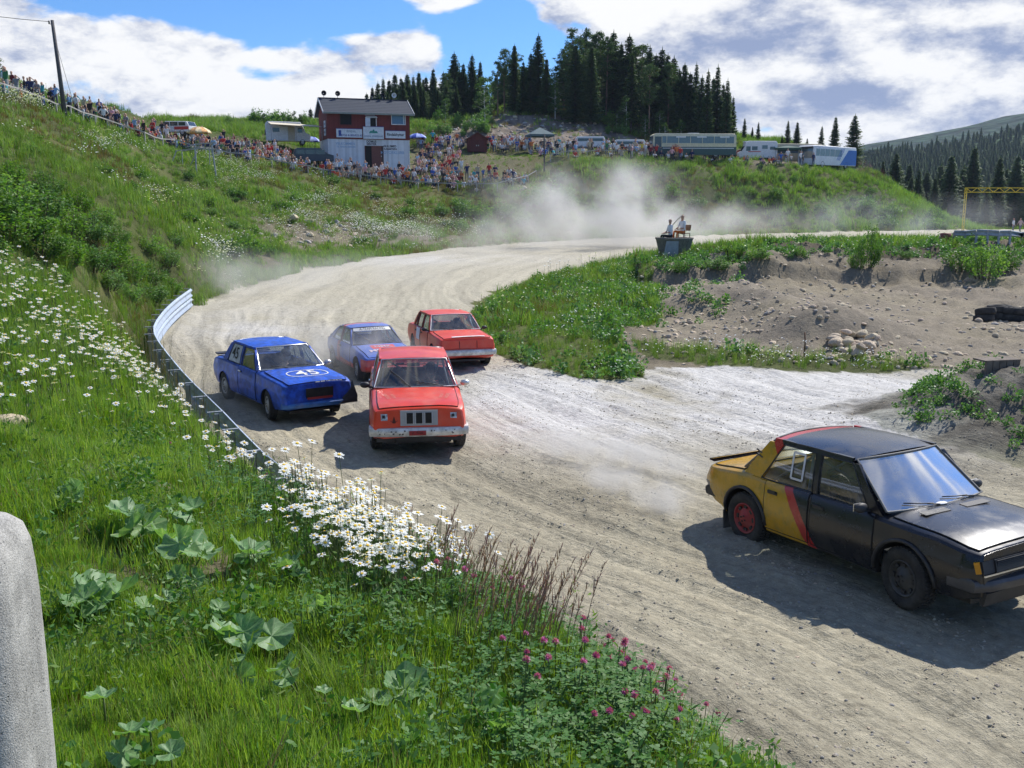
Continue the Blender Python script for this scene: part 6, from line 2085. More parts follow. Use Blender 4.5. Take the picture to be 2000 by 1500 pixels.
prof = [(1.0, -1.25), (1.0, -.6), (1.0, -.3), (.998, -.16), (.985, -.10), (.955, -.055), (.90, -.024), (.80, -.006), (.6, .002), (.3, .008), (0.0, .01)]
for sc2, zz in prof:
    row = []
    for k in range(97):
        x, y = slab(2 * math.pi * k / 96, 0)
        n_ = fbm(np.array([x * 9 + 3]), np.array([zz * 9 + y * 9]), 1.0, 3)[0] * .010
        inx = (1 - sc2) * .17
        rx = max(0, abs(x) - inx * 1.0) * (1 if x >= 0 else -1) if abs(x) > .35 else x * (1 if sc2 > .5 else sc2 * 2)
        ry = y * sc2
        row.append((rx * (1 + n_ * .6) if sc2 > 0 else 0, ry + n_ * .8 * (sc2 > .5), zz + n_ * .7))
    rows.append(row)
b.grid(rows, 0, True, False)
cb = b.build('concrete_barrier', [M_CONC], None, (cbx, cby, 3.515), (0, 0, R(8)))
tag(cb, 'rounded grey concrete barrier block at the left edge in front of the grass', 'concrete block')
MB().box((.50, -.155, -.53), (.012, .03, .035)).build('slot', [M_WELL], cb)

# concrete tub with the two marshals
p, t = hit1(1316, 502, 50, 62)
tub = empty('concrete_tub', (p.x, p.y, p.z - .06), R(-8), 'dark round concrete tub on the inner bank that two marshals sit on', 'planter')
M_TUB = concrete('dark_concrete', (.20, .19, .165))
MB().lathe([(.0, .0), (.72, .0), (.82, .5), (.93, .93), (.97, .98), (.97, 1.03), (.86, 1.04), (.80, .92), (0, .90)], 28).build('shell', [M_TUB], tub)
MB().lathe([(.0, .93), (.82, .93)], 20).build('soil', [mat('tub_soil', (.07, .06, .04), .95)], tub)
MB().grid([[(-.55 + .75 * u + .15 * w * (1 - u), -.80 - .12 * w, .02 + .86 * w) for u in (0, .5, 1)] for w in (0, .5, 1)], 0, False).grid([[(-.55 + .75 * u + .15 * w * (1 - u), -.77 - .12 * w, .02 + .86 * w) for u in (0, .5, 1)] for w in (0, .5, 1)], 0, False, True).build('grey_plate', [mat('bluish_plate', (.30, .34, .38), .5)], tub)
tz = p.z - .06 + .93
inst('grass_tuft', tall[0], (p.x - .62, p.y - .3, tz), (0, 0, 0), (1.2, 1.2, .9)); tag(bpy.data.objects['grass_tuft'], 'green tuft growing at the left rim of the concrete tub', 'grass tuft')
def clothes(o, sh, tr, hair=None, shoe=None, skin=None):
    for i, m_ in ((SH, sh), (TR, tr), (HR, hair), (SHO, shoe), (SK, skin)):
        if m_:
            o.material_slots[i].link = 'OBJECT'; o.material_slots[i].material = m_
M_BLK = mat('black_cloth', (.018, .018, .02), .9)
M_WHT = mat('white_cloth', (.74, .74, .73), .85)
m1 = inst('person', POSES['sitting upright'], (p.x - .22, p.y - .05, tz - .30), (0, 0, R(-75)), 1.0)
clothes(m1, M_WHT, M_BLK)
tag(m1, 'marshal in white shirt and black trousers sitting sideways on the concrete tub', 'person')
m2 = inst('person', POSES['sitting upright'], (p.x + .42, p.y + .1, tz - .10), (0, 0, R(-62)), 1.0)
clothes(m2, M_WHT, mat('orange_cloth', (.62, .16, .03), .8))
tag(m2, 'marshal in white shirt and orange trousers on the chair with a raised stick', 'person')
chd = empty('chair', (p.x + .52, p.y + .12, tz - .10), R(-62), 'brown folding chair on the concrete tub under the right marshal', 'chair')
MW = mat('brown_wood', (.16, .08, .04), .7)
MB().box((0, -.02, .40), (.44, .42, .03)).build('seat', [MW], chd)
MB().box((0, .22, .68), (.44, .03, .30), 0, (-.15, 0, 0)).build('backrest', [MW], chd)
for sx in (-.2, .2):
    for sy in (-.2, .19):
        MB().box((sx, sy, .2), (.03, .03, .4)).build('leg', [MW], chd)
fl_ = MB().tube([(p.x - .15, p.y - .2, tz + .72), (p.x + .12, p.y - .22, tz + 1.02), (p.x + .40, p.y - .22, tz + 1.28)], .022, 6).build('stick', [mat('pale_wood', (.5, .42, .3), .7)])
tag(fl_, 'light stick held up between the two marshals on the tub', 'stick')

# tyre rows in the infield
tm = MB().lathe([(.17, -.09), (.26, -.115), (.315, -.10), (.33, -.06), (.33, .06), (.315, .10), (.26, .115), (.17, .09), (.19, 0), (.17, -.09)], 26).mesh('loose_tyre', [M_TYRE])
k = 0
for (tx, ty, hh, tilt_) in [(1922, 627, 2, .22), (1945, 622, 2, .0), (1968, 623, 2, 0), (1990, 624, 2, .05), (2013, 625, 2, 0), (1958, 607, 2, 0), (1984, 606, 1, 0)]:
    q = G0(tx, ty, 0.05)
    zz = gz(q.x, q.y)
    for j in range(hh):
        o = inst('tyre', tm, (q.x + rnd.uniform(-.02, .02), q.y, zz + .12 + .225 * j), (tilt_ * (1 if j else .6), tilt_ * .5, rnd.uniform(0, 6)), 1.0)
        tag(o, ('%s dusty black tyre of the %s stack of the tyre barrier' % (('lower', 'upper')[j], ('leftmost', 'second', 'third', 'fourth', 'rightmost', 'left rear', 'right rear')[k])), 'tyre', 'tyres stacked as a barrier in the infield')
    k += 1

# stones
rocks = [rock_mesh('rock_%d' % i, 200 + i, M_STONE2 if i % 2 else M_STONE) for i in range(8)]
srt = []
for i in range(64):
    a = rnd.uniform(0, 6.28); rr = math.sqrt(rnd.random())
    px_ = 1668 + 48 * rr * math.cos(a); py_ = 674 + 20 * rr * math.sin(a)
    srt.append((px_, py_))
hx, hy, hz, ok, tt = hit([q[0] for q in srt], [q[1] for q in srt], 20, 40)
names_ = ['large', 'broad', 'flat', 'round', 'angular', 'small', 'tilted', 'pale', 'tan', 'grey']
for i in range(64):
    s_ = rnd.uniform(.06, .155) * (1.3 if srt[i][1] > 678 else 1)
    o = inst('stone', rocks[(i * 2 + 1) % 8], (hx[i], hy[i], hz[i] + s_ * .35 + (.12 if rnd.random() < .3 else 0)), (rnd.uniform(-.4, .4), rnd.uniform(-.4, .4), rnd.uniform(0, 6)), (s_ * 1.2, s_, s_))
    tag(o, 'rounded tan field stone in the stone heap below the earth mound', 'stone', 'stones heaped below the earth mound')
x, y, z, r, g, px, py, info, bare = sample_polar(11000, 20, 60, 2, 33, pw=.4)
pit = info[8]
hp = (RS.random_sample(len(x)) < np.clip(gauss(px, py, 1450, 620, 170, 55) * .9 + gauss(px, py, 1700, 700, 120, 30) + gauss(px, py, 1960, 632, 60, 14) * 2 + gauss(px, py, 1680, 690, 80, 26) * 2 + .25, 0, 1)) & (pit | (info[5] < .5) & (g < .5))
x, y, z = keep(hp, x, y, z)
scatter('loose_stones', P3(x, y, z), np.stack([.015 + .09 * RS.random_sample(len(x)) ** 2.2] * 3, -1) * RS.uniform(.7, 1.4, (len(x), 3)), rocks[1::2] + rocks[:2], 'loose stones and pebbles strewn over the infield earth')
x, y, z, r, g, px, py, info, bare = sample_polar(15000, 5.5, 34, -28, 33, pw=.2)
hp = (info[5] > .3) & (y < 40) & (RS.random_sample(len(x)) < .2 + vnoise(x * .8, y * .8))
x, y, z = keep(hp, x, y, z)
scatter('track_gravel', P3(x, y, z), np.stack([.005 + .016 * RS.random_sample(len(x)) ** 5] * 3, -1) * RS.uniform(.7, 1.3, (len(x), 3)), rocks, 'small gravel and clods on the dirt track')
x, y, z, r, g, px, py, info, bare = sample_polar(70000, 5.5, 30, -22, 30, pw=.3)
dw = info[2] + fbm(x, y, .12, 2) * 2.2
hp = (info[5] > .5) & (RS.random_sample(len(x)) < sstep(.5, .85, vnoise(dw * 2.2, info[4] * .1)) * .8 + sstep(.1, .3, fbm(x, y, 1.3, 4)) + .04) & (info[2] < 11)
x, y, z = keep(hp, x, y, z)
cl_ = [rock_mesh('clod_%d' % i, 260 + i, mat('dirt_clod', (.40, .36, .275), .95, var=.25, rand=.5), ICO1) for i in range(4)]
scatter('dirt_clods', P3(x, y, z), np.stack([.004 + .017 * RS.random_sample(len(x)) ** 3] * 3, -1) * RS.uniform(.7, 1.3, (len(x), 3)), cl_, 'loose dirt clods thrown into ridges between the wheel ruts')
x, y, z, r, g, px, py, info, bare = sample_polar(16000, 60, 190, -22, 22, pw=.5)
hp = (inpoly(px, py, ROCKY) & (y > 120)) | ((gauss(px, py, 640, 455, 190, 34) + gauss(px, py, 950, 366, 90, 10)) * RS.random_sample(len(x)) > .35) & (info[5] < .3)
x, y, z = keep(hp, x, y, z)
scatter('slope_rubble', P3(x, y, z), np.stack([RS.uniform(.06, .5, len(x)) ** 1.6] * 3, -1) * RS.uniform(.7, 1.4, (len(x), 3)), rocks, 'rubble and stones on the bare parts of the slope')
for (sx, sy, t0_, s_, lab) in ((18, 835, 4.5, .085, 'grey rock lying in the daisies at the left edge'), (575, 430, 50, .45, 'pale boulder on the bare slope above the track'), (600, 436, 50, .35, 'flat pale boulder right of another on the bare slope'), (1905, 552, 30, .35, 'flat dark rock at the foot of the pit wall')):
    q, t = hit1(sx, sy, t0_, t0_ * 3)
    tag(inst('rock', rocks[3], q + Vector((0, 0, s_ * .3)), (0.1, .1, rnd.uniform(0, 6)), (s_ * 1.5, s_, s_)), lab, 'stone')
# stake and small post in the infield
q = G0(1570, 700, 0.0); q.z = gz(q.x, q.y)
tag(MB().tube([(0, 0, -.1), (.01, 0, .35), (-.01, 0, .62)], .02, 6).build('stake', [MW], None, q), 'thin dark stake standing in front of the earth ridge', 'stake')
q, t = hit1(1972, 742, 12, 22)
cr = empty('wooden_crate', (q.x + .1, q.y + .5, q.z + .0), R(12), 'weathered wooden box on top of the right mound', 'crate')
for i in range(5):
    MB().box((-.28 + .14 * i, 0, .12), (.125, .04, .26), 0, (0, rnd.uniform(-.03, .03), 0)).build('board', [mat('grey_wood', (.16, .13, .10), .9, var=.3)], cr)
MB().box((0, .16, .245), (.72, .34, .03)).build('top', [mat('grey_wood', (.2, .2, .2))], cr)

# yellow start gantry and far barrier
M_YEL = mat('yellow_steel', (.62, .46, .02), .5)
q = C3(1880, 453, 118); gy = q.y
gz0 = gz(q.x, gy)
ga = empty('start_gantry', (q.x, gy, gz0), 0, 'yellow steel start gantry spanning the far track', 'gantry')
Hg = 5.25
for xx in (0, 17.0):
    pb = MB()
    for sx in (-.11, .11):
        pb.box((xx + sx, 0, Hg / 2), (.07, .07, Hg))
    for k in range(14):
        pb.bar((xx - .11, 0, .2 + k * .36), (xx + .11, 0, .2 + (k + 1) * .36), .035)
    pb.build('post', [M_YEL], ga)
for zz in (Hg, Hg - .5):
    MB().box((8.5, 0, zz), (17.2, .08, .08)).build('chord', [M_YEL], ga)
for k in range(26):
    MB().bar((k * .65, 0, Hg - .5 if k % 2 else Hg), ((k + 1) * .65, 0, Hg if k % 2 else Hg - .5), .05).build('brace', [M_YEL], ga)
for k in range(3):
    MB().box((2.2 + k * 2.2, 0, Hg - .72), (.25, .2, .32)).build('lamp', [M_BLKP], ga)
def small_rail(name, pts, label, zt=.5, beams=1):
    e = empty(name, tuple(pts[0]), 0, label, 'guardrail')
    o0 = pts[0]
    for a, b__ in zip(pts, pts[1:]):
        for j in range(beams):
            z_ = Vector((0, 0, zt - j * .3))
            d = (b__ - a).normalized(); n = Vector((d.y, -d.x, 0)); rows = []
            for s_ in (0, 1):
                rows.append([(a if s_ == 0 else b__) - o0 + z_ + n * o + Vector((0, 0, zz)) for o, zz in WPROF])
            MB().grid(rows, 0, True).grid([[p_ - n * .01 for p_ in r_] for r_ in rows], 0, True, True).build('beam', [M_POSTG], e)
        MB().box(a - o0 + Vector((0, 0, zt / 2)), (.09, .09, zt + .1)).build('post', [M_POSTG], e)
    return e
pp = []
for i in range(9):
    f = i / 8
    a, t = hit1(1862 + 175 * f, 474 + 5 * f, 45, 75)
    pp.append(a)
small_rail('barrier_rail', pp, 'low grey steel barrier along the crest beside the far track', .50, 1)
MB().box((0, 0, .25), (.6, .5, .5)).build
q, t = hit1(1862, 474, 45, 75)
tag(MB().lathe([(0, 0), (.28, 0), (.32, .25), (.28, .5), (0, .52)], 12, axis='z').build('red_marker_drum', [mat('dull_red_plastic', (.22, .05, .04), .6)], None, q - Vector((.45, 0, 0))), 'dark red drum at the left end of the crest barrier', 'drum')
for (wx, col, lab) in ((1978, M_WHT, 'person in white top standing on the far track beside the gantry'), (1992, mat('pale_pink_cloth', (.6, .45, .42), .8), 'person in pale pink top walking on the far track')):
    q = C3(wx, 453, 117)
    o = inst('person', POSES['walking' if wx > 1980 else 'standing'], (q.x, q.y, gz(q.x, q.y)), (0, 0, R(-60 if wx > 1980 else 40)), 1.0)
    clothes(o, col, mat('grey_trousers', (.2, .2, .22), .8)); tag(o, lab, 'person')

# ------------------------------------------------------------------ spectator fence
M_FENCE = mat('pale_wood_rail', (.36, .34, .31), .8, var=.2)
M_FPOST = mat('grey_fence_post', (.38, .37, .34), .85, var=.2)
fpx = [(-40, 176), (20, 192), (75, 208), (130, 226), (180, 244), (230, 260), (280, 277), (330, 291), (380, 302), (425, 309), (470, 318), (520, 326), (570, 335), (620, 343), (660, 349), (700, 356), (740, 362), (780, 367), (820, 371), (860, 373), (905, 375), (950, 374), (995, 371), (1030, 357), (1056, 342)]
X, Y, Z, ok, T_ = hit([a for a, b in fpx], [b for a, b in fpx], 50, 135)
FP = [Vector((x, y, z)) for x, y, z in zip(X, Y, Z)]
def fence(name, pts, label, h=.85, spacing=2.1, rails=(1.0,)):
    pts = catmull(pts, spacing)
    for p_ in pts:
        p_.z = gz(p_.x, p_.y)
    o0 = pts[0].copy()
    e = empty(name, tuple(o0), 0, label, 'fence')
    tops = [p_ - o0 + Vector((0, 0, h + rnd.uniform(-.03, .03))) for p_ in pts]
    for a in [p_ - o0 for p_ in pts]:
        MB().box(a + Vector((0, 0, h / 2 - .1)), (.10, .10, h + .2), 0, (rnd.uniform(-.04, .04), rnd.uniform(-.04, .04), 0)).build('post', [M_FPOST], e)
    for a, b__ in zip(tops, tops[1:]):
        for f_ in rails:
            MB().bar(a - Vector((0, .06, h * (1 - f_))), b__ - Vector((0, .06, h * (1 - f_))), .05, .10).build('rail', [M_FENCE], e)
    return e
fence('spectator_fence', FP, 'long pale rail fence in front of the crowd on the hillside')
X, Y, Z, ok, T_ = hit([1075, 1110, 1150, 1200, 1250, 1290], [316, 309, 308, 308, 309, 312], 50, 160)
fence('spectator_fence', [Vector(q) for q in zip(X, Y, Z)], 'short pale fence below the upper crowd left of the green bus', .8, 2.4)

# timber poles
def pole(px, py, ytop, tx, label, r=.13, wire=True):
    q, t = hit1(px, py, 60, 150)
    top = C3(tx, ytop, t)
    top = Vector((top.x, q.y + .1, top.z))
    e = empty('utility_pole', q, 0, label, 'pole')
    MB().tube([(0, 0, -.4), (top - q) * .5, top - q], [r * 1.25, r, r * .8], 10).build('pole_shaft', [mat('tarred_wood', (.10, .095, .095), .9, var=.2)], e)
    return e, q, top
e, q, top = pole(128, 229, 45, 116, 'tall dark timber utility pole standing among the spectators on the left slope', .15)
MB().tube([(0, 0, -.1), (0, 0, .05), (0, 0, .12)], [.05, .07, .04], 8).build('insulator', [M_BLKP], e, top - q + Vector((-.25, 0, -.15)))
MB().tube([top - q + Vector((-.3, 0, -.25)), top - q + Vector((0, 0, -.3))], .03, 6).build('bracket', [M_BLKP], e)
a = top + Vector((-.25, 0, -.1)); bb = a + Vector((-30, -8, 7.5))
pts = [a.lerp(bb, k / 16) - Vector((0, 0, 1.6 * (1 - (2 * k / 16 - 1) ** 2))) for k in range(17)]
tag(MB().tube(pts, .022, 4).build('overhead_wire', [M_BLKP]), 'thin black overhead wire running up left from the utility pole', 'wire')
g2, t = hit1(152, 232, 60, 150)
tag(MB().tube([top - Vector((0, 0, .9)), g2], .015, 4).build('guy_wire', [M_BLKP]), 'thin guy wire slanting down right from the utility pole', 'wire')
pole(1063, 338, 262, 1063, 'slim grey pole at the right corner of the grass arena', .09)

# bare steel frame on the slope
q, t = hit1(384, 340, 60, 110)
fr_ = empty('steel_frame', q, R(6), 'bare steel stand frame on slanted legs below the fence', 'frame')
m_ = 1946.0 / t
def F(px, py, dy=0.0):
    return Vector(((px - 384) / m_, dy, (340 - py) / m_))
for a, b__, w_ in ((F(384, 344), F(384, 286), .11), (F(421, 344), F(416, 284), .11), (F(349, 326, 2.0), F(349, 294, 2.0), .07), (F(330, 330, .6), F(345, 296, .6), .08), (F(362, 322, 2.4), F(378, 296, 2.0), .08), (F(400, 320, 2.4), F(402, 286, 2.2), .07)):
    MB().bar(a, b__, w_).build('leg', [M_POSTG], fr_)
for a, b__, w_ in ((F(343, 296, .6), F(384, 290), .07), (F(384, 290), F(420, 294), .09), (F(384, 283), F(424, 280), .10), (F(349, 294, 2), F(402, 286, 2.2), .07), (F(345, 295, .6), F(349, 293, 2), .06), (F(418, 282), F(402, 284, 2.2), .07), (F(360, 288, 1.2), F(392, 281, 1.2), .07)):
    MB().bar(a, b__, w_).build('rail', [M_FPOST], fr_)

# ------------------------------------------------------------------ race control house
q, t = hit1(722, 332, 90, 150)
t = 119.0
bx = C3(722, 330, t)
zb0 = gz(bx.x, bx.y)
S_ = FPX / t
HS = empty('race_control_house', (bx.x, bx.y, 0), R(19.7), 'red and white two-storey race control house with dark gable roof', 'building')
HS.scale = (.94, .94, 1)
def zpx(py):
    return C3(722, py, t).z
def xpx(px):
    return (px - 722) / S_ / math.cos(R(11.7))
def siding(name, col, col2, per=.14):
    m, T = new_mat(name)
    tcn = T.n('ShaderNodeTexCoord')
    sp = T.n('ShaderNodeSeparateXYZ', {0: tcn.outputs['Object']})
    fx = T.m('FRACT', T.m('DIVIDE', T.m('ADD', sp.outputs[0], sp.outputs[1]), per))
    gap = T.m('LESS_THAN', fx, .14)
    nz = T.noise(tcn.outputs['Object'], 1.5, 5, .6).outputs[0]
    c = T.mix(T.smooth(nz, .3, .7), col, col2)
    bd = T.noise(T.n('ShaderNodeCombineXYZ', {0: T.m('FLOOR', T.m('DIVIDE', T.m('ADD', sp.outputs[0], sp.outputs[1]), per))}).outputs[0], 7.3, 0).outputs[0]
    f = T.smooth(bd, .3, .7, .85, 1.15)
    c = T.mix(1.0, c, T.n('ShaderNodeCombineColor', {0: f, 1: f, 2: f}).outputs[0], 'MULTIPLY')
    bp = T.n('ShaderNodeBump', {'Strength': .9, 'Distance': .02, 'Height': T.m('SUBTRACT', 1.0, gap)})
    b_ = T.n('ShaderNodeBsdfPrincipled', {'Base Color': c, 'Roughness': .8, 'Normal': bp.outputs[0]})
    T.n('ShaderNodeOutputMaterial', {0: b_.outputs[0]})
    return m
M_REDW = siding('red_board_wall', (.19, .028, .022), (.145, .024, .02))
M_WHW = siding('white_board_wall', (.68, .71, .74), (.62, .65, .68), .28)
M_TRIM = mat('white_trim', (.72, .72, .72), .6)
M_ROOF = mat('dark_roof_felt', (.032, .042, .062), .8, var=.15)
M_DARK = mat('dark_opening', (.012, .012, .012), .9)  # near-black colour stands in for the shade inside the house openings
M_WGL = mat('house_window_glass', (.05, .12, .22), .08, spec=.8)
M_SIGN = mat('white_sign_board', (.66, .70, .74), .6)
M_BLUEL = mat('blue_lettering', (.03, .07, .28), .6)
M_GREYL = mat('grey_blue_lettering', (.20, .28, .38), .6)
M_LBL = mat('light_blue_lettering', (.30, .45, .62), .6)
M_BLKL = mat('black_lettering', (.02, .02, .025), .6)
M_GRNL = mat('green_logo', (.03, .28, .22), .6)
xL, xR = xpx(639), xpx(806)
z0, zm, ze, zr_ = zb0 - .5, zpx(273), zpx(221), zpx(194)
D_ = 6.2
def wall_box(x0, x1, y0, y1, za, zc, m, name):
    MB().box(((x0 + x1) / 2, (y0 + y1) / 2, (za + zc) / 2), (x1 - x0, y1 - y0, zc - za)).build(name, [m], HS)
# ground storey with a door opening between two wall pieces
dxa, dxb = xpx(714), xpx(750); dzt = zpx(285)
wall_box(xL, dxa, 0, .15, z0, zm, M_WHW, 'front_wall'); wall_box(dxb, xR, 0, .15, z0, zm, M_WHW, 'front_wall'); wall_box(dxa, dxb, .0, .15, dzt, zm, M_WHW, 'wall_over_door')
wall_box(xL, xL + .15, .15, D_, z0, zm, M_WHW, 'side_wall'); wall_box(xR - .15, xR, .15, D_, z0, zm, M_WHW, 'side_wall'); wall_box(xL + .15, xR - .15, D_ - .15, D_, z0, zm, M_WHW, 'rear_wall')
wall_box(xL + .15, xR - .15, .15, D_ - .15, zm - .1, zm - .02, M_DARK, 'floor')
# upper storey, slightly proud of the lower one, with window openings
up = .06
wx = [(xpx(665), xpx(687), zpx(246), zpx(225)), (xpx(718), xpx(737), zpx(250), zpx(229)), (xpx(770), xpx(797), zpx(243), zpx(223))]
edges = [xL - up] + [v for w in wx for v in (w[0], w[1])] + [xR + up]
for i in range(0, len(edges), 2):
    wall_box(edges[i], edges[i + 1], -up, .15 - up, zm, ze, M_REDW, 'upper_front_wall')
for (a, b__, c, d) in wx:
    wall_box(a, b__, -up, .15 - up, zm, c, M_REDW, 'upper_front_wall'); wall_box(a, b__, -up, .15 - up, d, ze, M_REDW, 'upper_front_wall')
wall_box(xL - up, xL - up + .15, .15 - up, D_ + up, zm, ze, M_REDW, 'upper_side_wall'); wall_box(xR + up - .15, xR + up, .15 - up, D_ + up, zm, ze, M_REDW, 'upper_side_wall'); wall_box(xL, xR, D_ - .1, D_ + up, zm, ze, M_REDW, 'upper_rear_wall')
for xx in (xL - up + .01, xR + up - .14):
    g = MB(); y0_, y1_ = -up, D_ + up; ym = D_ / 2
    g.add([(xx, y0_, ze), (xx, y1_, ze), (xx, ym, zr_ - .12), (xx + .13, y0_, ze), (xx + .13, y1_, ze), (xx + .13, ym, zr_ - .12)], [(0, 1, 2), (5, 4, 3), (0, 3, 4, 1), (1, 4, 5, 2), (2, 5, 3, 0)])
    g.build('gable', [M_REDW], HS)
ov = .55
for sgn, ya, yb in ((1, -up - .5, D_ / 2), (-1, D_ + up + .5, D_ / 2)):
    sl_ = (zr_ - ze) / (D_ / 2 + up)
    za_ = ze - .5 * sl_
    xa, xb_ = xL - ov, xR + ov
    g = MB().add([(xa, ya, za_), (xb_, ya, za_), (xb_, yb, zr_), (xa, yb, zr_), (xa, ya, za_ + .14), (xb_, ya, za_ + .14), (xb_, yb, zr_ + .14), (xa, yb, zr_ + .14)],
                 [(3, 2, 1, 0), (4, 5, 6, 7), (0, 1, 5, 4), (1, 2, 6, 5), (2, 3, 7, 6), (3, 0, 4, 7)])
    ro = g.build('roof', [M_ROOF], HS)
    for xx in (xa - .02, xb_ + .02):
        MB().bar((xx, ya, za_ + .06), (xx, yb, zr_ + .06), .05, .26).build('barge_board', [M_TRIM], ro)
    MB().box(((xa + xb_) / 2, ya - .03 * sgn, za_ + .05), (xb_ - xa, .05, .20)).build('eaves_board', [mat('grey_green_board', (.25, .27, .24), .7)], ro)
    for k in range(1, 9):
        f = k / 9
        MB().bar((xa + .03, ya + (yb - ya) * f, za_ + (zr_ - za_) * f + .145), (xb_ - .03, ya + (yb - ya) * f, za_ + (zr_ - za_) * f + .145), .03, .012).build('roof_lap', [M_ROOF], ro)
MB().box(((xL + xR) / 2, D_ / 2, zr_ + .16), (xR - xL + 2 * ov, .3, .05)).build('ridge_cap', [M_ROOF], HS)
def win(a, b__, c, d, fm, gm, name='window', fw=.09, y=-up):
    f = MB()
    f.box(((a + b__) / 2, y, d + .0), (b__ - a + 2 * fw, .08, fw)).box(((a + b__) / 2, y, c), (b__ - a + 2 * fw, .10, fw)).box((a - fw / 2, y, (c + d) / 2), (fw, .08, d - c)).box((b__ + fw / 2, y, (c + d) / 2), (fw, .08, d - c))
    o = f.build(name, [fm], HS)
    MB().box(((a + b__) / 2, y + .08, (c + d) / 2), (b__ - a, .02, d - c)).build('pane', [gm], o)
    return o
M_BRW = mat('dark_red_frame', (.10, .02, .018), .7)
win(*wx[0], M_BRW, M_DARK)
win(*wx[2], M_TRIM, M_WGL)
MB().box((wx[2][1] - .14, -up + .05, (wx[2][2] + wx[2][3]) / 2), (.16, .02, wx[2][3] - wx[2][2] - .1)).build('curtain', [mat('pale_curtain', (.5, .6, .66), .8)], HS)
ww = win(*wx[1], M_TRIM, M_DARK, 'hatch')
MB().box((xpx(727), -up - .18, zpx(231)), (1.5, .42, .05)).build('hatch_roof', [M_TRIM], ww)
MB().box((xpx(719.5), -up - .30, zpx(240)), (.62, .05, 1.0)).build('hatch_flap', [mat('pale_grey_board', (.55, .60, .68), .6)], ww)
MB().box((xpx(725), -up - .05, zpx(225)), (1.25, .05, .30)).build('hatch_board', [mat('purple_grey_board', (.30, .27, .34), .7)], ww)
dd = MB().box(((dxa + dxb) / 2 + .35, .10, (z0 + dzt) / 2), ((dxb - dxa) * .58, .06, dzt - z0)).build('door', [mat('brown_red_door', (.16, .055, .04), .7)], HS)
MB().box((dxb - .18, .06, zpx(305)), (.05, .04, .16)).build('handle', [M_CHROME], dd)
MB().box(((dxa + dxb) / 2, .75, (z0 + dzt) / 2), (dxb - dxa + .4, 1.1, dzt - z0)).build('hall_shade_block', [M_DARK], HS)  # solid near-black block, paints the shade behind the half-open doorway
for xx in (dxa - .04, dxb + .04):
    MB().box((xx, -.03, (z0 + dzt) / 2), (.09, .06, dzt - z0)).build('door_trim', [M_BRW], HS)
def sign(pa, pb, qa, qb, y=-up - .09, edge=None):
    o = MB().box(((xpx(pa) + xpx(pb)) / 2, y, (zpx(qa) + zpx(qb)) / 2), (xpx(pb) - xpx(pa), .10, zpx(qa) - zpx(qb))).build('sign_board', [M_SIGN], HS)
    MB().box(((xpx(pa) + xpx(pb)) / 2, y - .01, zpx(qa) + .04), (xpx(pb) - xpx(pa) + .04, .14, .07)).build('sign_edge', [edge or mat('purple_edge', (.10, .06, .22), .6)], o)
    return o
def htext(o, s, px, py, size, m, y=-up - .145, bold=.0, sp=1.0, sx=1.0):
    cx, czz = xpx(px), zpx(py)
    lattice_text(s, size, lambda u, v: (cx + u * sx, y, czz + v), m, 'lettering', o, bold=bold, space=sp)
s1 = sign(656, 708, 254, 270)
MB().box((xpx(663), -up - .145, zpx(262)), (.34, .01, .66)).build('blue_logo', [M_BLUEL], s1)
htext(s1, 'RINDAL', 686, 258.5, .34, M_GREYL, bold=.008); htext(s1, 'BYGG & SERVICE AS', 686.5, 266, .30, M_BLUEL, bold=.008, sx=1.0)
s2 = sign(710, 752, 249, 272, -up - .15)
lg = MB()
lx, lz = xpx(731), zpx(261)
for k, (dx_, h_) in enumerate(((-.32, .28), (.0, .42), (.32, .26))):
    lg.add([(lx + dx_ - .28, -up - .205, lz), (lx + dx_ + .28, -up - .205, lz), (lx + dx_ + .08, -up - .205, lz + h_), (lx + dx_ - .08, -up - .205, lz + h_)], [(0, 1, 2, 3)])
lg.build('green_mountain_logo', [M_GRNL], s2)
htext(s2, 'RINDAL SPAREBANK', 731, 267, .26, M_GREYL, -up - .205, .008)
s3 = sign(756, 797, 256, 270)
htext(s3, 'Rindalshytter', 776.5, 263, .44, M_BLKL, bold=.012, sx=.95)
for (py0, tx) in ((245, 'NMK'), (260.5, 'RINDAL')):
    y0_ = .9
    o = MB().box((xL - up - .03, y0_ + .6, zpx(py0 - 1)), (.05, 1.1, .78)).build('side_sign', [M_SIGN], HS)
    lattice_text(tx, .34, lambda u, v, z_=zpx(py0 - 1): (xL - up - .06, y0_ + .6 - u, z_ + v), M_BLKL, 'lettering', o, bold=.01)
htext(HS, 'VELKOMMEN', 674, 282, .40, M_LBL, -.012, .008, 1.05); htext(HS, 'TIL RINDALSBANEN', 675, 288, .27, M_LBL, -.012, .006)
htext(HS, 'DOMUS', 727, 277, .36, M_BLKL, -.012, .012); htext(HS, 'SENTER', 727, 282, .36, M_BLKL, -.012, .012)
htext(HS, 'GULLSMED', 765, 285.5, .34, M_BLKL, -.012, .012); htext(HS, 'KARMSTEEN', 766, 291, .30, M_BLKL, -.012, .01); htext(HS, 'MOTORKLUBB', 770, 298, .46, M_LBL, -.012, .008)
MB().box((xL + .06, -.025, (z0 + zm) / 2), (.12, .05, zm - z0)).build('corner_board', [M_TRIM], HS)
MB().box((xR - .06, -.025, (z0 + zm) / 2), (.12, .05, zm - z0)).build('corner_board', [M_TRIM], HS)
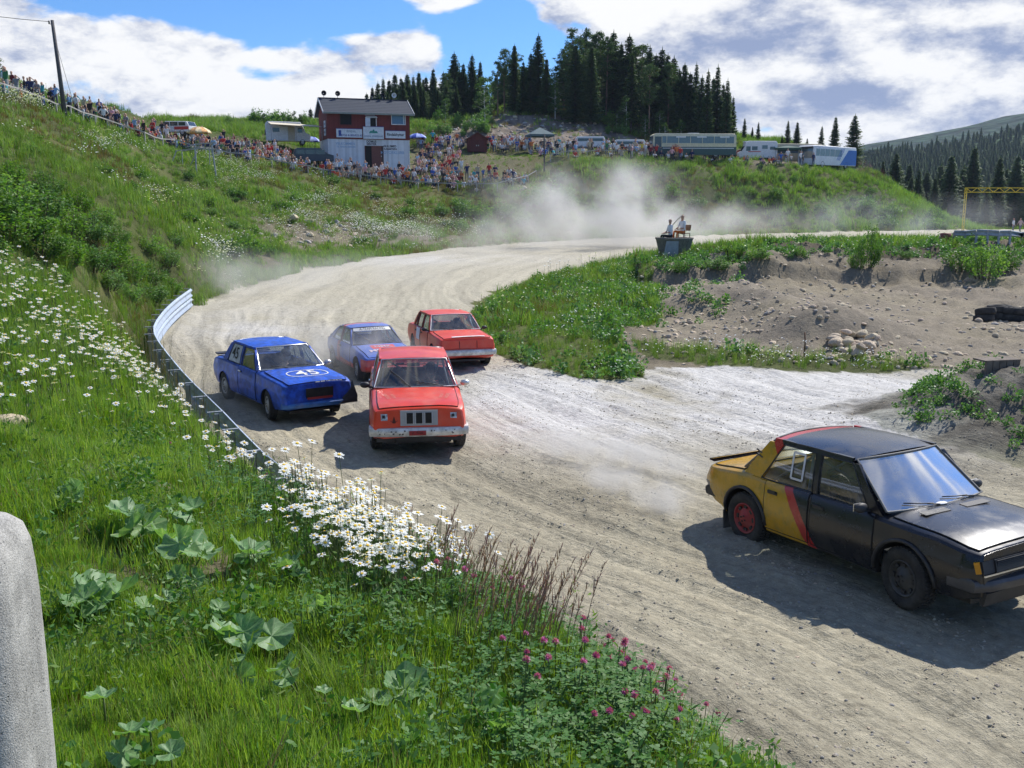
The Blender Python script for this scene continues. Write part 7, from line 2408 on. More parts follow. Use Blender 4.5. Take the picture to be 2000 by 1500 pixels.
# horn loudspeakers on the ridge
Mh = HS.matrix_basis if False else Matrix.Translation(HS.location) @ Matrix.Rotation(R(19.7), 4, 'Z') @ Matrix.Diagonal((.94, .94, 1, 1))
for (hx_, rr, lab, mm) in ((640, .30, 'round black horn loudspeaker above the left end of the roof ridge', 0), (668, .30, 'second round black horn loudspeaker from the left roof end', 0), (739, .22, 'small dark loudspeaker near the middle of the roof ridge', 0), (761, .24, 'small dark loudspeaker right of the roof middle', 0), (785, .30, 'white loudspeaker near the right roof end', 1)):
    P_ = Mh @ Vector((xpx(hx_ + 2), D_ / 2, zr_ + .18))
    e = empty('loudspeaker', P_, R(19.7), lab, 'loudspeaker')
    MB().tube([(0, 0, -.05), (0, 0, .35)], .03, 6).build('bracket', [M_POSTG], e)
    MB().lathe([(.03, .30), (.06, .12), (.15, .0), (rr * .8, -.10), (rr, -.16), (rr * 1.02, -.14), (rr * .8, -.06)], 20, 0, 'y', (0, 0, .38 + rr * .4)).build('horn', [M_TRIM if mm else mat('black_horn', (.02, .02, .03), .4)], e)
# ------------------------------------------------------------------ parked vehicles and stands on the hill
def shape_vehicle(name, loc, rz, label, cat, prof, Wd, body, windows, wheels, r, screens=(), extra=None, wm=None, roofm=None, group=None, lights=True, scale=1.0):
    """side profile swept across the width with rounded edges; -x is the front"""
    e = empty(name, loc, rz, label, cat, group)
    e.scale = (scale,) * 3
    b = MB(); n = len(prof)
    cx = sum(p[0] for p in prof) / n; czz = sum(p[1] for p in prof) / n
    rings = []
    for y, k in ((-Wd / 2, .965), (-Wd / 2 + .06, 1.0), (Wd / 2 - .06, 1.0), (Wd / 2, .965)):
        rings.append([(cx + (x - cx) * (1 - (1 - k) * .6), y, czz + (z - czz) * k) for x, z in prof])
    vs = [p for r_ in rings for p in r_]; fs = []
    for i in range(3):
        for k in range(n):
            k2 = (k + 1) % n
            fs.append((i * n + k, i * n + k2, (i + 1) * n + k2, (i + 1) * n + k))
    fs += [tuple(range(n - 1, -1, -1)), tuple(3 * n + k for k in range(n))]
    b.add(vs, fs, 0, True)
    me = b.mesh(name + '_body', [body])
    bm = bmesh.new(); bm.from_mesh(me); bmesh.ops.recalc_face_normals(bm, faces=bm.faces[:]); bm.to_mesh(me); bm.free()
    auto_sharp(me, 35)
    inst('body', me, parent=e)
    gm = wm or mat('dark_vehicle_glass', (.035, .05, .06), .08, spec=.8)
    for (x0, x1, za, zc) in windows:
        for s_ in (-1, 1):
            MB().box(((x0 + x1) / 2, s_ * (Wd / 2 + .004), (za + zc) / 2), (x1 - x0, .02, zc - za)).build('side_window', [gm], e)
    for (xa, za, xb_, zb_, nm) in screens:
        d = Vector((xb_ - xa, 0, zb_ - za)).normalized(); nn = Vector((-d.z, 0, d.x)) * .012
        if nm == 'front' and nn.x > 0: nn = -nn
        if nm == 'rear' and nn.x < 0: nn = -nn
        w2 = Wd * .43
        a = Vector((xa, 0, za)) + nn; c = Vector((xb_, 0, zb_)) + nn
        MB().add([(a.x, -w2, a.z), (a.x, w2, a.z), (c.x, w2 * .95, c.z), (c.x, -w2 * .95, c.z)], [(0, 1, 2, 3)]).add([(a.x - nn.x, -w2, a.z - nn.z), (a.x - nn.x, w2, a.z - nn.z), (c.x - nn.x, w2 * .95, c.z - nn.z), (c.x - nn.x, -w2 * .95, c.z - nn.z)], [(3, 2, 1, 0)]).build('windscreen' if nm == 'front' else 'rear_window', [gm], e)
    for x in wheels:
        for s_ in (-1, 1):
            w = MB().lathe([(0, .02), (.12, .02)], 16, 0, 'y').mesh('wheel_cap', [M_RIMS])
            wo = inst('wheel', w, (x, s_ * (Wd / 2 - .10), r), (0, 0, 0 if s_ > 0 else math.pi), parent=e)
            MB().lathe([(r * .62, .05), (r * .9, .12), (r, .08), (r, -.1), (r * .6, -.12)], 20, 0, 'y').build('tyre', [M_TYRE], wo)
            MB().lathe([(r * .62, .06), (r * .4, .02), (0, .03)], 16, 0, 'y').build('rim', [M_RIMS], wo)
    if extra:
        extra(e)
    return e
def ground_at(px, py, t0=90, t1=200):
    q, t = hit1(px, py, t0, t1)
    return q, t
M_CREAM = mat('cream_bus_paint', (.66, .60, .40), .45)
M_GREENB = mat('dark_green_bus_paint', (.035, .085, .075), .4)
M_WHV = mat('white_vehicle_paint', (.72, .73, .74), .4)
M_BLUV = mat('bright_blue_vehicle_paint', (.04, .16, .50), .45)
M_BUSGL = mat('bus_window_glass', (.09, .13, .15), .06, spec=.9)

def stand(px, t):
    """point on the ground straight under the view column px at distance t"""
    c = C3(px, 300, t)
    return Vector((c.x, c.y, max(gz(c.x, c.y), gz(c.x - 1.5, c.y), gz(c.x + 1.5, c.y)) - .05))

# cream and green bus, front to the left
q = stand(1352, 134)
def bus1(e):
    MB().box((0, 0, .88), (11.28, 2.53, 1.05)).build('green_skirt', [M_GREENB], e)
    for s_ in (-1,):
        MB().box((.5, s_ * 1.275, 1.22), (9.6, .02, .09)).build('white_stripe', [M_TRIM], e)
        MB().box((.2, s_ * 1.28, 1.75), (10.6, .02, .10)).build('cream_band', [M_CREAM], e)
        for x in (-3.8, -2.2, -.6, 1.0, 2.6, 4.2):
            MB().box((x, s_ * 1.283, 2.32), (.07, .02, .88)).build('window_post', [M_CREAM], e)
        for x in (-1.9, .9, 4.0):
            MB().box((x, s_ * 1.288, 2.68), (1.3, .02, .18)).build('white_curtain', [M_TRIM], e)
        MB().box((-4.95, s_ * 1.285, 1.75), (.9, .03, 1.95)).build('door', [mat('bus_door_dark', (.06, .09, .10), .2)], e)
    MB().box((0, 0, 3.17), (1.4, 1.2, .16)).build('roof_hatch', [M_TRIM], e)
shape_vehicle('parked_bus', q, R(4), 'old cream and dark green bus parked at the top of the bank', 'bus',
              [(-5.65, .45), (5.6, .45), (5.65, 1.6), (5.6, 2.9), (5.3, 3.12), (-5.2, 3.15), (-5.55, 2.95), (-5.7, 1.6)], 2.5, M_CREAM,
              [(-4.4, 5.3, 1.88, 2.76)], (-3.4, 2.9), .48, [(-5.72, 1.55, -5.6, 2.8, 'front')], bus1, M_BUSGL)
q = stand(1478, 139)
def amb(e):
    MB().box((.9, -1.005, 1.85), (.75, .02, .5)).build('side_hatch', [M_BUSGL], e)
    MB().box((-.5, -1.01, 1.25), (1.7, .02, .10)).build('red_stripe', [mat('red_stripe', (.5, .04, .03), .5)], e)
    MB().box((-1.4, 0, 2.62), (1.0, 1.5, .12)).build('roof_lip', [M_TRIM], e)
    MB().box((-2.62, 0, .55), (.12, 1.9, .22)).build('bumper', [M_BLKP], e)
shape_vehicle('parked_camper_van', q, R(-3), 'white high-roofed camper van parked between the two buses', 'camper van',
              [(-2.6, .4), (2.6, .4), (2.65, 1.2), (2.6, 2.45), (2.4, 2.66), (-1.3, 2.70), (-1.75, 2.5), (-1.8, 2.05), (-2.2, 1.35), (-2.6, 1.15)], 2.0, M_WHV,
              [(-1.65, -1.05, 1.35, 1.95), (-.85, -.1, 1.45, 1.95), (1.6, 2.3, 1.5, 1.9)], (-1.75, 1.65), .34, [(-2.22, 1.38, -1.84, 2.02, 'front')], amb)
q = stand(1617, 141)
def bus2(e):
    MB().grid([[(1.2 + 4.4 * u - .0, -1.262, .5 + 2.1 * w) if u > 0 else (1.2 + 2.2 * w, -1.262, .5 + 2.1 * w) for u in (0, .5, 1)] for w in (0, .5, 1)], 0, False).build('blue_rear_panel', [M_BLUV], e)
    MB().box((5.655, 0, 1.65), (.02, 2.3, 2.3)).build('blue_back', [M_BLUV], e)
    for k in range(3):
        MB().bar((1.0 - .35 * k, -1.27, 1.15), (2.3 - .35 * k, -1.27, 2.75), .08, .02, 0, (0, 1, 0)).build('blue_stripe', [M_BLUV], e)
    for x in (-4.2, -2.9, -1.6, -.3):
        MB().box((x, -1.275, 2.15), (.09, .02, .95)).build('window_post', [M_WHV], e)
    MB().box((-5.66, 0, 2.75), (.05, 2.1, .3)).build('destination_box', [M_BLKP], e)
shape_vehicle('parked_bus', q, R(42), 'white bus with blue slanted rear panel at the right end of the parked row', 'bus',
              [(-5.6, .4), (5.6, .4), (5.65, 1.6), (5.6, 2.85), (5.4, 3.0), (-5.3, 3.05), (-5.55, 2.9), (-5.65, 1.5)], 2.5, M_WHV,
              [(-5.1, 1.6, 1.65, 2.6)], (-3.3, 2.9), .48, [(-5.68, 1.35, -5.58, 2.6, 'front')], bus2, M_BUSGL)
q = stand(1541, 143)
shape_vehicle('parked_bus', q, R(10), 'pale bus half hidden behind the green awning between camper van and white bus', 'bus',
              [(-4.6, .4), (4.6, .4), (4.6, 2.6), (4.4, 2.8), (-4.4, 2.8), (-4.6, 2.6)], 2.4, mat('beige_bus', (.5, .42, .28), .5), [(-4.3, 4.2, 1.5, 2.3)], (-2.7, 2.7), .45, [(-4.61, 1.2, -4.6, 2.4, 'front')], None, M_BUSGL)
def canopy(px, t, w, h, m, label, rz=0.0, peak=.7, name='canopy_tent', legs=4, d=None):
    q = stand(px, t); d = d or w
    e = empty(name, q, rz, label, 'tent')
    b = MB(); c = [(-w / 2, -d / 2, h), (w / 2, -d / 2, h), (w / 2, d / 2, h), (-w / 2, d / 2, h)]
    top = (0, 0, h + peak)
    for i in range(4):
        b.add([c[i], c[(i + 1) % 4], top], [(0, 1, 2)])
        a, b2 = c[i], c[(i + 1) % 4]
        b.add([a, b2, (b2[0] * 1.0, b2[1], h - .28), (a[0], a[1], h - .28)], [(3, 2, 1, 0)])
    b.build('canvas', [m], e)
    for i in range(legs):
        MB().box((c[i][0] * .97, c[i][1] * .97, h / 2), (.07, .07, h)).build('leg', [M_POSTG], e)
    return e
canopy(1054, 131, 3.2, 2.35, mat('grey_green_canvas', (.09, .14, .15), .8), 'grey-green peaked canopy tent above the grass arena', R(12), .95)
canopy(1537, 139, 3.6, 1.9, mat('dark_green_canvas', (.03, .08, .06), .8), 'low dark green awning left of the white and blue bus', R(-8), .35)
# small red hut and shed
def hut(px, t, w, d, h, rise, m, label, rz, doors=True):
    q = stand(px, t)
    e = empty('shed', q - Vector((0, 0, .2)), rz, label, 'shed')
    wb_ = MB().box((0, 0, h / 2), (w, d, h)); wb_.add([(-w / 2, -d / 2, h), (w / 2, -d / 2, h), (0, -d / 2, h + rise), (-w / 2, d / 2, h), (w / 2, d / 2, h), (0, d / 2, h + rise)], [(0, 1, 2), (5, 4, 3)])
    wb_.build('wall', [m], e)
    for s_ in (-1, 1):
        MB().bar((0, 0, h + rise + .06), (s_ * (w / 2 + .3), 0, h - .3 * rise / (w / 2) + .06), d + .6, .08).build('roof', [mat('brown_roof', (.13, .06, .05), .8)], e)
    if doors:
        for s_ in (-1, 1):
            dr = MB().box((s_ * w * .18, -d / 2 - .03, h * .45), (w * .33, .05, h * .85)).build('door', [mat('brown_door', (.11, .03, .025), .8)], e)
            MB().box((s_ * w * .05, -d / 2 - .07, h * .48), (.05, .03, .15)).build('handle', [M_CHROME], dr)
    return e
hut(931, 134, 2.5, 2.2, 1.75, .75, siding('brown_red_boards', (.14, .032, .024), (.11, .028, .02)), 'small brown-red garden shed with double doors above the crowd', R(8))
hut(1441, 142, 1.3, 1.3, 1.2, .6, siding('bright_red_boards', (.40, .05, .03), (.35, .04, .03)), 'tiny red hut between the green bus and the camper van', R(0), False)
# parasols
def parasol(px, t, w, h, ms, label, tilt_=0.0):
    q = stand(px, t)
    e = empty('parasol', q, 0, label, 'parasol')
    MB().tube([(0, 0, 0), (0, 0, h + .5)], .025, 6).build('pole', [M_POSTG], e)
    b = MB(); n = 12
    for k in range(n):
        a, c = 2 * math.pi * k / n, 2 * math.pi * (k + 1) / n
        rr = []
        for r_, z_ in ((0, .52), (.5, .42), (.85, .18), (1.0, .0), (1.0, -.12)):
            rr.append([(r_ * w / 2 * math.cos(a), r_ * w / 2 * math.sin(a), h + z_), (r_ * w / 2 * math.cos(c), r_ * w / 2 * math.sin(c), h + z_)])
        b.grid(rr, k % 2, False)
    b.build('cloth', ms, e)
M_ORG = mat('orange_cloth_pattern', (.72, .38, .14), .8, var=.5, scale=5); M_ORG2 = mat('cream_cloth', (.78, .62, .36), .8, var=.4, scale=5)
M_BL1 = mat('blue_cloth', (.05, .10, .50), .7); M_BL2 = mat('pale_blue_cloth', (.35, .45, .78), .7)
parasol(391, 98, 2.4, 1.75, [M_ORG, M_ORG2], 'orange and cream parasol over the spectators on the left hill')
parasol(815, 133, 2.5, 1.75, [M_BL1, M_BL2], 'blue parasol right of the race control house')
parasol(610, 124, 2.0, 1.0, [M_BL1, M_BL2], 'blue parasol left of the race control house under the awning')
# motorhome with awning, minibus, estate car
q = stand(562, 122)
def mh(e):
    sp_ = MB().lathe([(.12, .0), (.3, .09), (.34, .05), (.34, -.05), (.2, -.06)], 18, 0, 'y', (0, 0, 0)); o = sp_.build('spare_wheel', [M_TYRE], e, (-2.55, -.2, 1.5), (0, 0, R(90)))
    MB().box((.5, -1.12, 1.3), (.8, .02, 1.7)).build('door', [mat('beige_panel', (.55, .48, .36), .6)], e)
    aw = MB().add([(-2.2, -1.1, 2.65), (3.6, -1.1, 2.35), (4.0, -3.6, 2.0), (-1.9, -3.6, 2.25)], [(0, 1, 2, 3)]).add([(-2.2, -1.1, 2.62), (3.6, -1.1, 2.32), (4.0, -3.6, 1.97), (-1.9, -3.6, 2.22)], [(3, 2, 1, 0)]).build('awning', [mat('cream_canvas', (.70, .62, .46), .8)], e)
    for xx in (-1.9, 1.0, 4.0):
        MB().tube([(xx, -3.55, 0), (xx, -3.55, 2.1)], .03, 6).build('awning_pole', [M_POSTG], aw)
shape_vehicle('motorhome', q, R(14), 'white motorhome with cream awning and spare wheel left of the house', 'motorhome',
              [(-2.5, .45), (2.7, .45), (2.75, 1.2), (2.2, 1.45), (1.9, 2.2), (1.6, 2.7), (-2.3, 2.75), (-2.55, 2.5)], 2.1, M_WHV, [(-1.7, -.9, 1.5, 2.0), (1.3, 1.8, 1.45, 2.0)], (-1.5, 1.8), .34, [], mh)
q = stand(612, 112)
shape_vehicle('parked_minibus', q, R(195), 'dark blue minibus behind the seated spectators left of the house', 'minibus',
              [(-2.2, .35), (2.2, .35), (2.25, 1.0), (2.1, 1.6), (1.8, 1.78), (-.8, 1.78), (-1.5, 1.2), (-2.2, 1.0)], 1.75, mat('dark_blue_car', (.02, .035, .06), .3),
              [(-1.2, -.2, 1.1, 1.6), (-.1, .9, 1.1, 1.6), (1.0, 1.9, 1.1, 1.58)], (-1.4, 1.4), .32, [(-1.5, 1.22, -.85, 1.74, 'front')], None)
q = stand(343, 103)
shape_vehicle('parked_car', q, R(-12), 'white and red estate car parked behind the crowd on the left hill', 'car',
              [(-2.1, .35), (2.1, .35), (2.15, .9), (1.9, 1.38), (-.5, 1.42), (-1.05, .98), (-2.1, .85)], 1.65, M_WHV,
              [(-.75, -.05, .95, 1.33), (.05, .9, .95, 1.33), (1.0, 1.75, .95, 1.3)], (-1.35, 1.35), .3, [(-1.05, 1.0, -.52, 1.40, 'front'), (2.12, .95, 1.9, 1.36, 'rear')],
              lambda e: MB().box((1.3, -.835, .72), (1.6, .02, .3)).build('red_panel', [mat('red_stripe', (.5, .04, .03), .5)], e))
for (px_, lab, L_) in ((1145, 'white caravan roof showing behind the upper crowd', 5.0), (1222, 'long white van partly hidden by the upper crowd near the green bus', 5.2)):
    q = stand(px_, 140) - Vector((0, 0, .75))
    shape_vehicle('parked_van', q, R(2), lab, 'van', [(-L_ / 2, .35), (L_ / 2, .35), (L_ / 2, 1.5), (L_ / 2 - .2, 1.75), (-L_ / 2 + 1.2, 1.75), (-L_ / 2 + .5, 1.15), (-L_ / 2, 1.0)], 1.8, M_WHV, [(-L_ / 2 + 1.2, L_ / 2 - .3, 1.1, 1.5)], (-1.6, 1.6), .32, [], None)

# ------------------------------------------------------------------ the crowd
CL = {'white': (.74, .74, .73), 'black': (.018, .018, .02), 'red': (.50, .035, .03), 'navy': (.02, .03, .10), 'light blue': (.28, .45, .66), 'grey': (.25, .25, .26), 'orange': (.66, .19, .05),
      'pink': (.66, .35, .38), 'green': (.05, .20, .08), 'blue': (.04, .12, .42), 'beige': (.48, .40, .28), 'yellow': (.65, .50, .08), 'turquoise': (.05, .38, .44), 'maroon': (.18, .02, .03)}
CLW = [22, 16, 11, 9, 8, 8, 5, 5, 3, 7, 7, 2, 2, 3]
TRC = {'dark': (.02, .02, .024), 'denim': (.06, .09, .17), 'khaki': (.30, .24, .15), 'light': (.52, .50, .46), 'grey': (.15, .15, .16)}
HRC = {'brown': (.055, .03, .018), 'blond': (.34, .23, .10), 'dark': (.015, .012, .01), 'grey': (.3, .29, .28)}
HATS = {'white cap': (.75, .75, .75), 'red cap': (.5, .03, .03), 'blue cap': (.04, .08, .3)}
MC = {k: mat('cloth_' + k.replace(' ', '_'), v, .85, var=.12, scale=8) for k, v in CL.items()}
MT = {k: mat('trousers_' + k, v, .9, var=.12, scale=8) for k, v in TRC.items()}
MH = {k: mat('hair_' + k, v, .8) for k, v in HRC.items()}
MHT = {k: mat(k.replace(' ', '_'), v, .8) for k, v in HATS.items()}
SIT = ['sitting with knees up', 'sitting with legs stretched out', 'sitting upright', 'sitting and leaning forward']
STA = ['standing', 'standing with folded arms', 'standing with hands on hips', 'standing with one arm raised']
ZONES = [
    ([(10, 176), (130, 212), (130, 225), (10, 189)], 17, .75, 'left of the utility pole', (55, 100)),
    ([(135, 214), (240, 248), (240, 262), (135, 227)], 44, .6, 'right of the utility pole', (60, 110)),
    ([(240, 246), (335, 272), (335, 292), (240, 264)], 48, .28, 'near the white estate car', (70, 115)),
    ([(335, 268), (430, 285), (430, 306), (335, 290)], 46, .12, 'beside the steel frame', (75, 120)),
    ([(430, 278), (540, 294), (540, 326), (430, 308)], 82, .06, 'below the motorhome', (80, 122)),
    ([(540, 300), (640, 314), (640, 345), (540, 328)], 76, .08, 'in front of the minibus', (85, 122)),
    ([(640, 318), (812, 322), (812, 366), (640, 348)], 200, .4, 'below the house wall', (85, 117.5)),
    ([(815, 330), (905, 342), (900, 370), (810, 368)], 46, .1, 'by fence right of house', (90, 125)),
    ([(905, 352), (1030, 346), (1030, 362), (905, 370)], 26, .12, 'along the lowest fence', (90, 125)),
    ([(812, 300), (905, 300), (880, 345), (812, 345)], 50, .15, 'beside the right house corner', (100, 135)),
    ([(810, 280), (915, 282), (915, 297), (810, 297)], 44, .55, 'left of the brown shed', (110, 145)),
    ([(915, 286), (1030, 286), (1030, 300), (915, 298)], 52, .5, 'under the canopy tent', (110, 145)),
    ([(1030, 288), (1120, 292), (1120, 306), (1030, 304)], 30, .55, 'right of the canopy tent', (110, 145)),
    ([(1120, 296), (1265, 298), (1265, 310), (1120, 308)], 46, .55, 'behind the short fence', (110, 150)),
    ([(1262, 303), (1345, 306), (1345, 316), (1262, 313)], 26, .75, 'at the green bus front', (110, 140)),
    ([(1345, 308), (1435, 310), (1435, 320), (1345, 316)], 24, .3, 'beside the green bus', (110, 140)),
    ([(1440, 315), (1525, 318), (1525, 325), (1440, 321)], 8, .1, 'below the camper van', (110, 140)),
    ([(1525, 313), (1590, 317), (1590, 325), (1525, 321)], 16, .7, 'beside the green awning', (110, 140))]
people = []
for poly, n, ps, where, (ta, tb) in ZONES:
    xs_ = [p[0] for p in poly]; ys_ = [p[1] for p in poly]; got = 0; P_ = []
    while len(P_) < n * 1.55:
        c = (rnd.uniform(min(xs_), max(xs_)), rnd.uniform(min(ys_), max(ys_)))
        if inpoly(np.array([c[0]]), np.array([c[1]]), poly)[0]:
            P_.append(c)
    X, Y, Z, ok, T_ = hit([c[0] for c in P_], [c[1] for c in P_], ta, tb, 260)
    for x, y, z, o_k, t in zip(X, Y, Z, ok, T_):
        if not o_k or any((x - q[0]) ** 2 + (y - q[1]) ** 2 < .20 for q in people[-60:]):
            continue
        people.append((x, y, z, t, ps, where))
# particular figures the photograph shows clearly
special = [(979, 312, 'sitting with knees up', 'black', 'dark', 'dark', 'sitting alone on the open grass of the arena, left of the pair'), (0, 0, '', '', '', '', '')]
people.sort(key=lambda q: q[3])
print('PEOPLE', len(people))
used_lab = set()
rest = []
for i, (x, y, z, t, ps, where) in enumerate(people):
    inz = i < 297
    pose_ = rnd.choice(STA) if rnd.random() < ps else rnd.choice(SIT)
    for _ in range(60):
        sh = rnd.choices(list(CL), CLW)[0]; tr = rnd.choice(list(TRC)); hr = rnd.choice(list(HRC)); hat = rnd.random() < .18
        hn = rnd.choice(list(HATS)) if hat else hr + ' hair'
        lab = '%s, %s shirt, %s trousers, %s, %s' % (pose_.replace('one arm', 'arm'), sh, tr, hn, where)
        if pose_.startswith('sitting'):
            lab = lab.replace('sitting with legs stretched out', 'legs stretched out').replace('sitting with knees up', 'knees up').replace('sitting and leaning forward', 'leaning forward')
        lab = lab.replace('standing with ', '')
        if lab not in used_lab:
            break
    used_lab.add(lab)
    sz = 1.06 * rnd.uniform(.90, 1.06) * (.72 if rnd.random() < .1 else 1)
    face = math.atan2(x - 0, y - 60) * 0 + rnd.gauss(0, .35) + (-.25 if x < -10 else .1)
    mats_ = [M_SKIN, MC[sh], MT[tr], MHT[hn] if hat else MH[hr], M_SHOE]
    dz_ = -.15 if pose_ in ('sitting upright', 'sitting and leaning forward') and rnd.random() < .6 else -.02
    if inz:
        o = inst('person', POSES[pose_], (x, y, z + dz_), (0, 0, face), sz)
        for j, m_ in enumerate(mats_):
            if j != SK:
                o.material_slots[j].link = 'OBJECT'; o.material_slots[j].material = m_
        tag(o, 'spectator ' + lab, 'person', 'spectators on the hillside')
    else:
        rest.append((x, y, z + dz_, face, sz, pose_, mats_))
# the remaining spectators joined in one crowd
vs = []; fs = []; mi = []; allm = []; base = 0
low = {}
for k_, me in POSES.items():
    bm = bmesh.new(); bm.from_mesh(me); 
    low[k_] = (np.array([v.co[:] for v in bm.verts]), [([v.index for v in f.verts], f.material_index) for f in bm.faces]); bm.free()
mid_ = {}
VS = []; FS = []; MI = []
for (x, y, z, face, sz, pose_, mats_) in rest:
    V_, F_ = low[pose_]
    c, s = math.cos(face), math.sin(face)
    W_ = np.stack([(V_[:, 0] * c - V_[:, 1] * s) * sz + x, (V_[:, 0] * s + V_[:, 1] * c) * sz + y, V_[:, 2] * sz + z], -1)
    VS.append(W_)
    ids = []
    for m_ in mats_:
        if m_.name not in mid_:
            mid_[m_.name] = len(mid_); allm.append(m_)
        ids.append(mid_[m_.name])
    for f, m_i in F_:
        FS.append([base + k for k in f]); MI.append(ids[m_i])
    base += len(V_)
if VS:
    me = bpy.data.meshes.new('far_crowd')
    me.from_pydata(np.concatenate(VS).tolist(), [], FS)
    for m_ in allm:
        me.materials.append(m_)
    me.polygons.foreach_set('material_index', MI); me.polygons.foreach_set('use_smooth', [True] * len(FS))
    tag(inst('far_crowd', me), 'rest of the colourful crowd packed around the arena rim and the buses', kind='stuff')
print('CROWD FACES', len(FS), len(POSES['standing'].polygons))
# ------------------------------------------------------------------ trees
SPR = []
for i, (wd, dn, br) in enumerate(((2.5, 1.0, .05), (2.0, 1.1, .10), (2.9, 1.0, .04), (1.7, .9, .16), (2.3, 1.2, .08))):
    SPR.append(spruce_mesh(300 + i, 14.0, wd, dn, br))
PIN = [pine_mesh(320 + i, 15.0, 2.3, .34 + .07 * i, clump=.85, nb=32) for i in range(3)]
BIR = [pine_mesh(330 + i, 8.0, 1.7, .18, [M_BIRCH], M_WBARK, .62, 26, True) for i in range(2)]
ORD = ['first', 'second', 'third', 'fourth', 'fifth', 'sixth', 'seventh', 'eighth', 'ninth', 'tenth', 'eleventh', 'twelfth', 'thirteenth', 'fourteenth', 'fifteenth', 'sixteenth', 'seventeenth', 'eighteenth', 'nineteenth', 'twentieth']
def tree(name, kit, base, H, H0, label, group, wide=1.0):
    cr, tr = kit
    e = empty(name, (base[0], base[1], base[2] - .2), rnd.uniform(0, 6.28), label, 'tree', group)
    s = H / H0
    inst('crown', cr, (0, 0, 0), (0, 0, 0), (s * wide, s * wide, s), parent=e)
    inst('trunk', tr, (0, 0, 0), (0, 0, 0), (s, s, s), parent=e)
    return e
SKY = [(716, 180, 's'), (727, 168, 's'), (738, 158, 's'), (748, 150, 's'), (760, 154, 's'), (771, 143, 's'), (783, 150, 's'), (795, 141, 's'), (807, 146, 's'), (818, 139, 's'), (832, 148, 's'), (846, 132, 's'),
       (866, 138, 's'), (887, 100, 'w'), (905, 122, 's'), (922, 104, 'w'), (938, 118, 's'), (956, 150, 'b'), (972, 118, 'p'), (985, 94, 'p'), (1005, 85, 's'), (1022, 118, 's'), (1037, 100, 's'), (1052, 64, 'w'), (1068, 112, 's'),
       (1087, 130, 'b'), (1102, 96, 'p'), (1118, 54, 'p'), (1134, 74, 'p'), (1147, 57, 'p'), (1160, 66, 'p'), (1172, 60, 'p'), (1186, 74, 'p'), (1199, 58, 'w'), (1214, 82, 's'), (1230, 65, 'w'), (1243, 88, 'p'), (1255, 86, 'p'), (1270, 87, 's'),
       (1282, 104, 's'), (1294, 91, 'w'), (1305, 104, 's'), (1317, 108, 's'), (1328, 132, 's'), (1338, 122, 's'), (1349, 140, 's'), (1361, 120, 'n'), (1372, 146, 's'), (1384, 134, 'n'), (1394, 150, 's'), (1403, 125, 'n'), (1413, 162, 's'), (1422, 152, 'n'), (1433, 186, 'n')]
seq = 0
for i, (px_, yt, k_) in enumerate(SKY):
    t = 176 - 20 * sstep(850, 1000, np.array(px_)) - 6 * sstep(1250, 1430, np.array(px_)) + rnd.uniform(-3, 3)
    t = float(t)
    c = C3(px_, yt, t); zb = gz(c.x, c.y)
    H = c.z - zb
    kit, H0, nm = ((PIN[i % 3], 15.0, 'pine_tree') if k_ == 'p' else (BIR[i % 2], 8.0, 'birch_tree') if k_ == 'b' else (SPR[{'s': i % 5, 'w': 2, 'n': 3}[k_]], 14.0, 'spruce_tree'))
    wide = {'s': 1.0, 'w': 1.05, 'n': .85, 'p': 1.0, 'b': .8}[k_]
    if H < 1: H = 3
    n_ = seq % 20; seq += 1
    third = 'behind the house' if px_ < 850 else ('of the middle wood' if px_ < 1110 else ('of the tall wood block' if px_ < 1300 else 'at the right wood end'))
    idx = len([1 for q in SKY[:i] if ((q[0] < 850) == (px_ < 850)) and ((q[0] < 1110) == (px_ < 1110)) and ((q[0] < 1300) == (px_ < 1300))])
    sp_ = {'pine_tree': 'tall pine', 'birch_tree': 'pale birch', 'spruce_tree': 'dark spruce'}[nm]
    tree(nm, kit, (c.x, c.y, zb), H, H0, '%s, %s from left on the skyline %s' % (sp_, ORD[idx % 20], third), 'skyline trees of the wood', wide * rnd.uniform(.9, 1.15) * (1.0 if H > 8 else 1.3))
# fill of the wood
sx = [q[0] for q in SKY]; sy_ = [q[1] for q in SKY]
for i in range(160):
    px_ = rnd.uniform(725, 1425) if i < 125 else rnd.uniform(712, 880)
    top = float(np.interp(px_, sx, sy_)) + (rnd.uniform(14, 52) if px_ > 1110 else rnd.uniform(8, 60))
    t = 150 + rnd.uniform(0, 34) if px_ > 1100 else 162 + rnd.uniform(0, 26)
    c = C3(px_, top, t); zb = gz(c.x, c.y); H = c.z - zb
    if H < 3: continue
    pk = rnd.random() < (.4 if 1090 < px_ < 1280 else .1)
    kit, H0 = (PIN[i % 3], 15.0) if pk else (SPR[i % 5], 14.0)
    tree('pine_tree' if pk else 'spruce_tree', kit, (c.x, c.y, zb), H, H0, 'pine trunk and crown standing inside the dark wood' if pk else 'dark spruce standing inside the wood behind the crowd', 'inner trees of the wood', rnd.uniform(.9, 1.35))
for i in range(9):        # undergrowth birches at the wood's foot
    px_ = (948, 1225, 1290, 1300, 1262, 1205, 870, 1330, 1085)[i]; yt = (150, 190, 215, 240, 222, 215, 190, 235, 150)[i]
    t = 148 + (i % 3) * 2
    c = C3(px_, yt, t); zb = gz(c.x, c.y)
    tree('birch_tree', BIR[i % 2], (c.x, c.y, zb), max(2.5, c.z - zb), 8.0, 'bright green young birch at the foot of the wood, %s from the left' % ORD[sorted((948, 1225, 1290, 1300, 1262, 1205, 870, 1330, 1085)).index(px_)], 'young birches at the foot of the wood', 1.1)
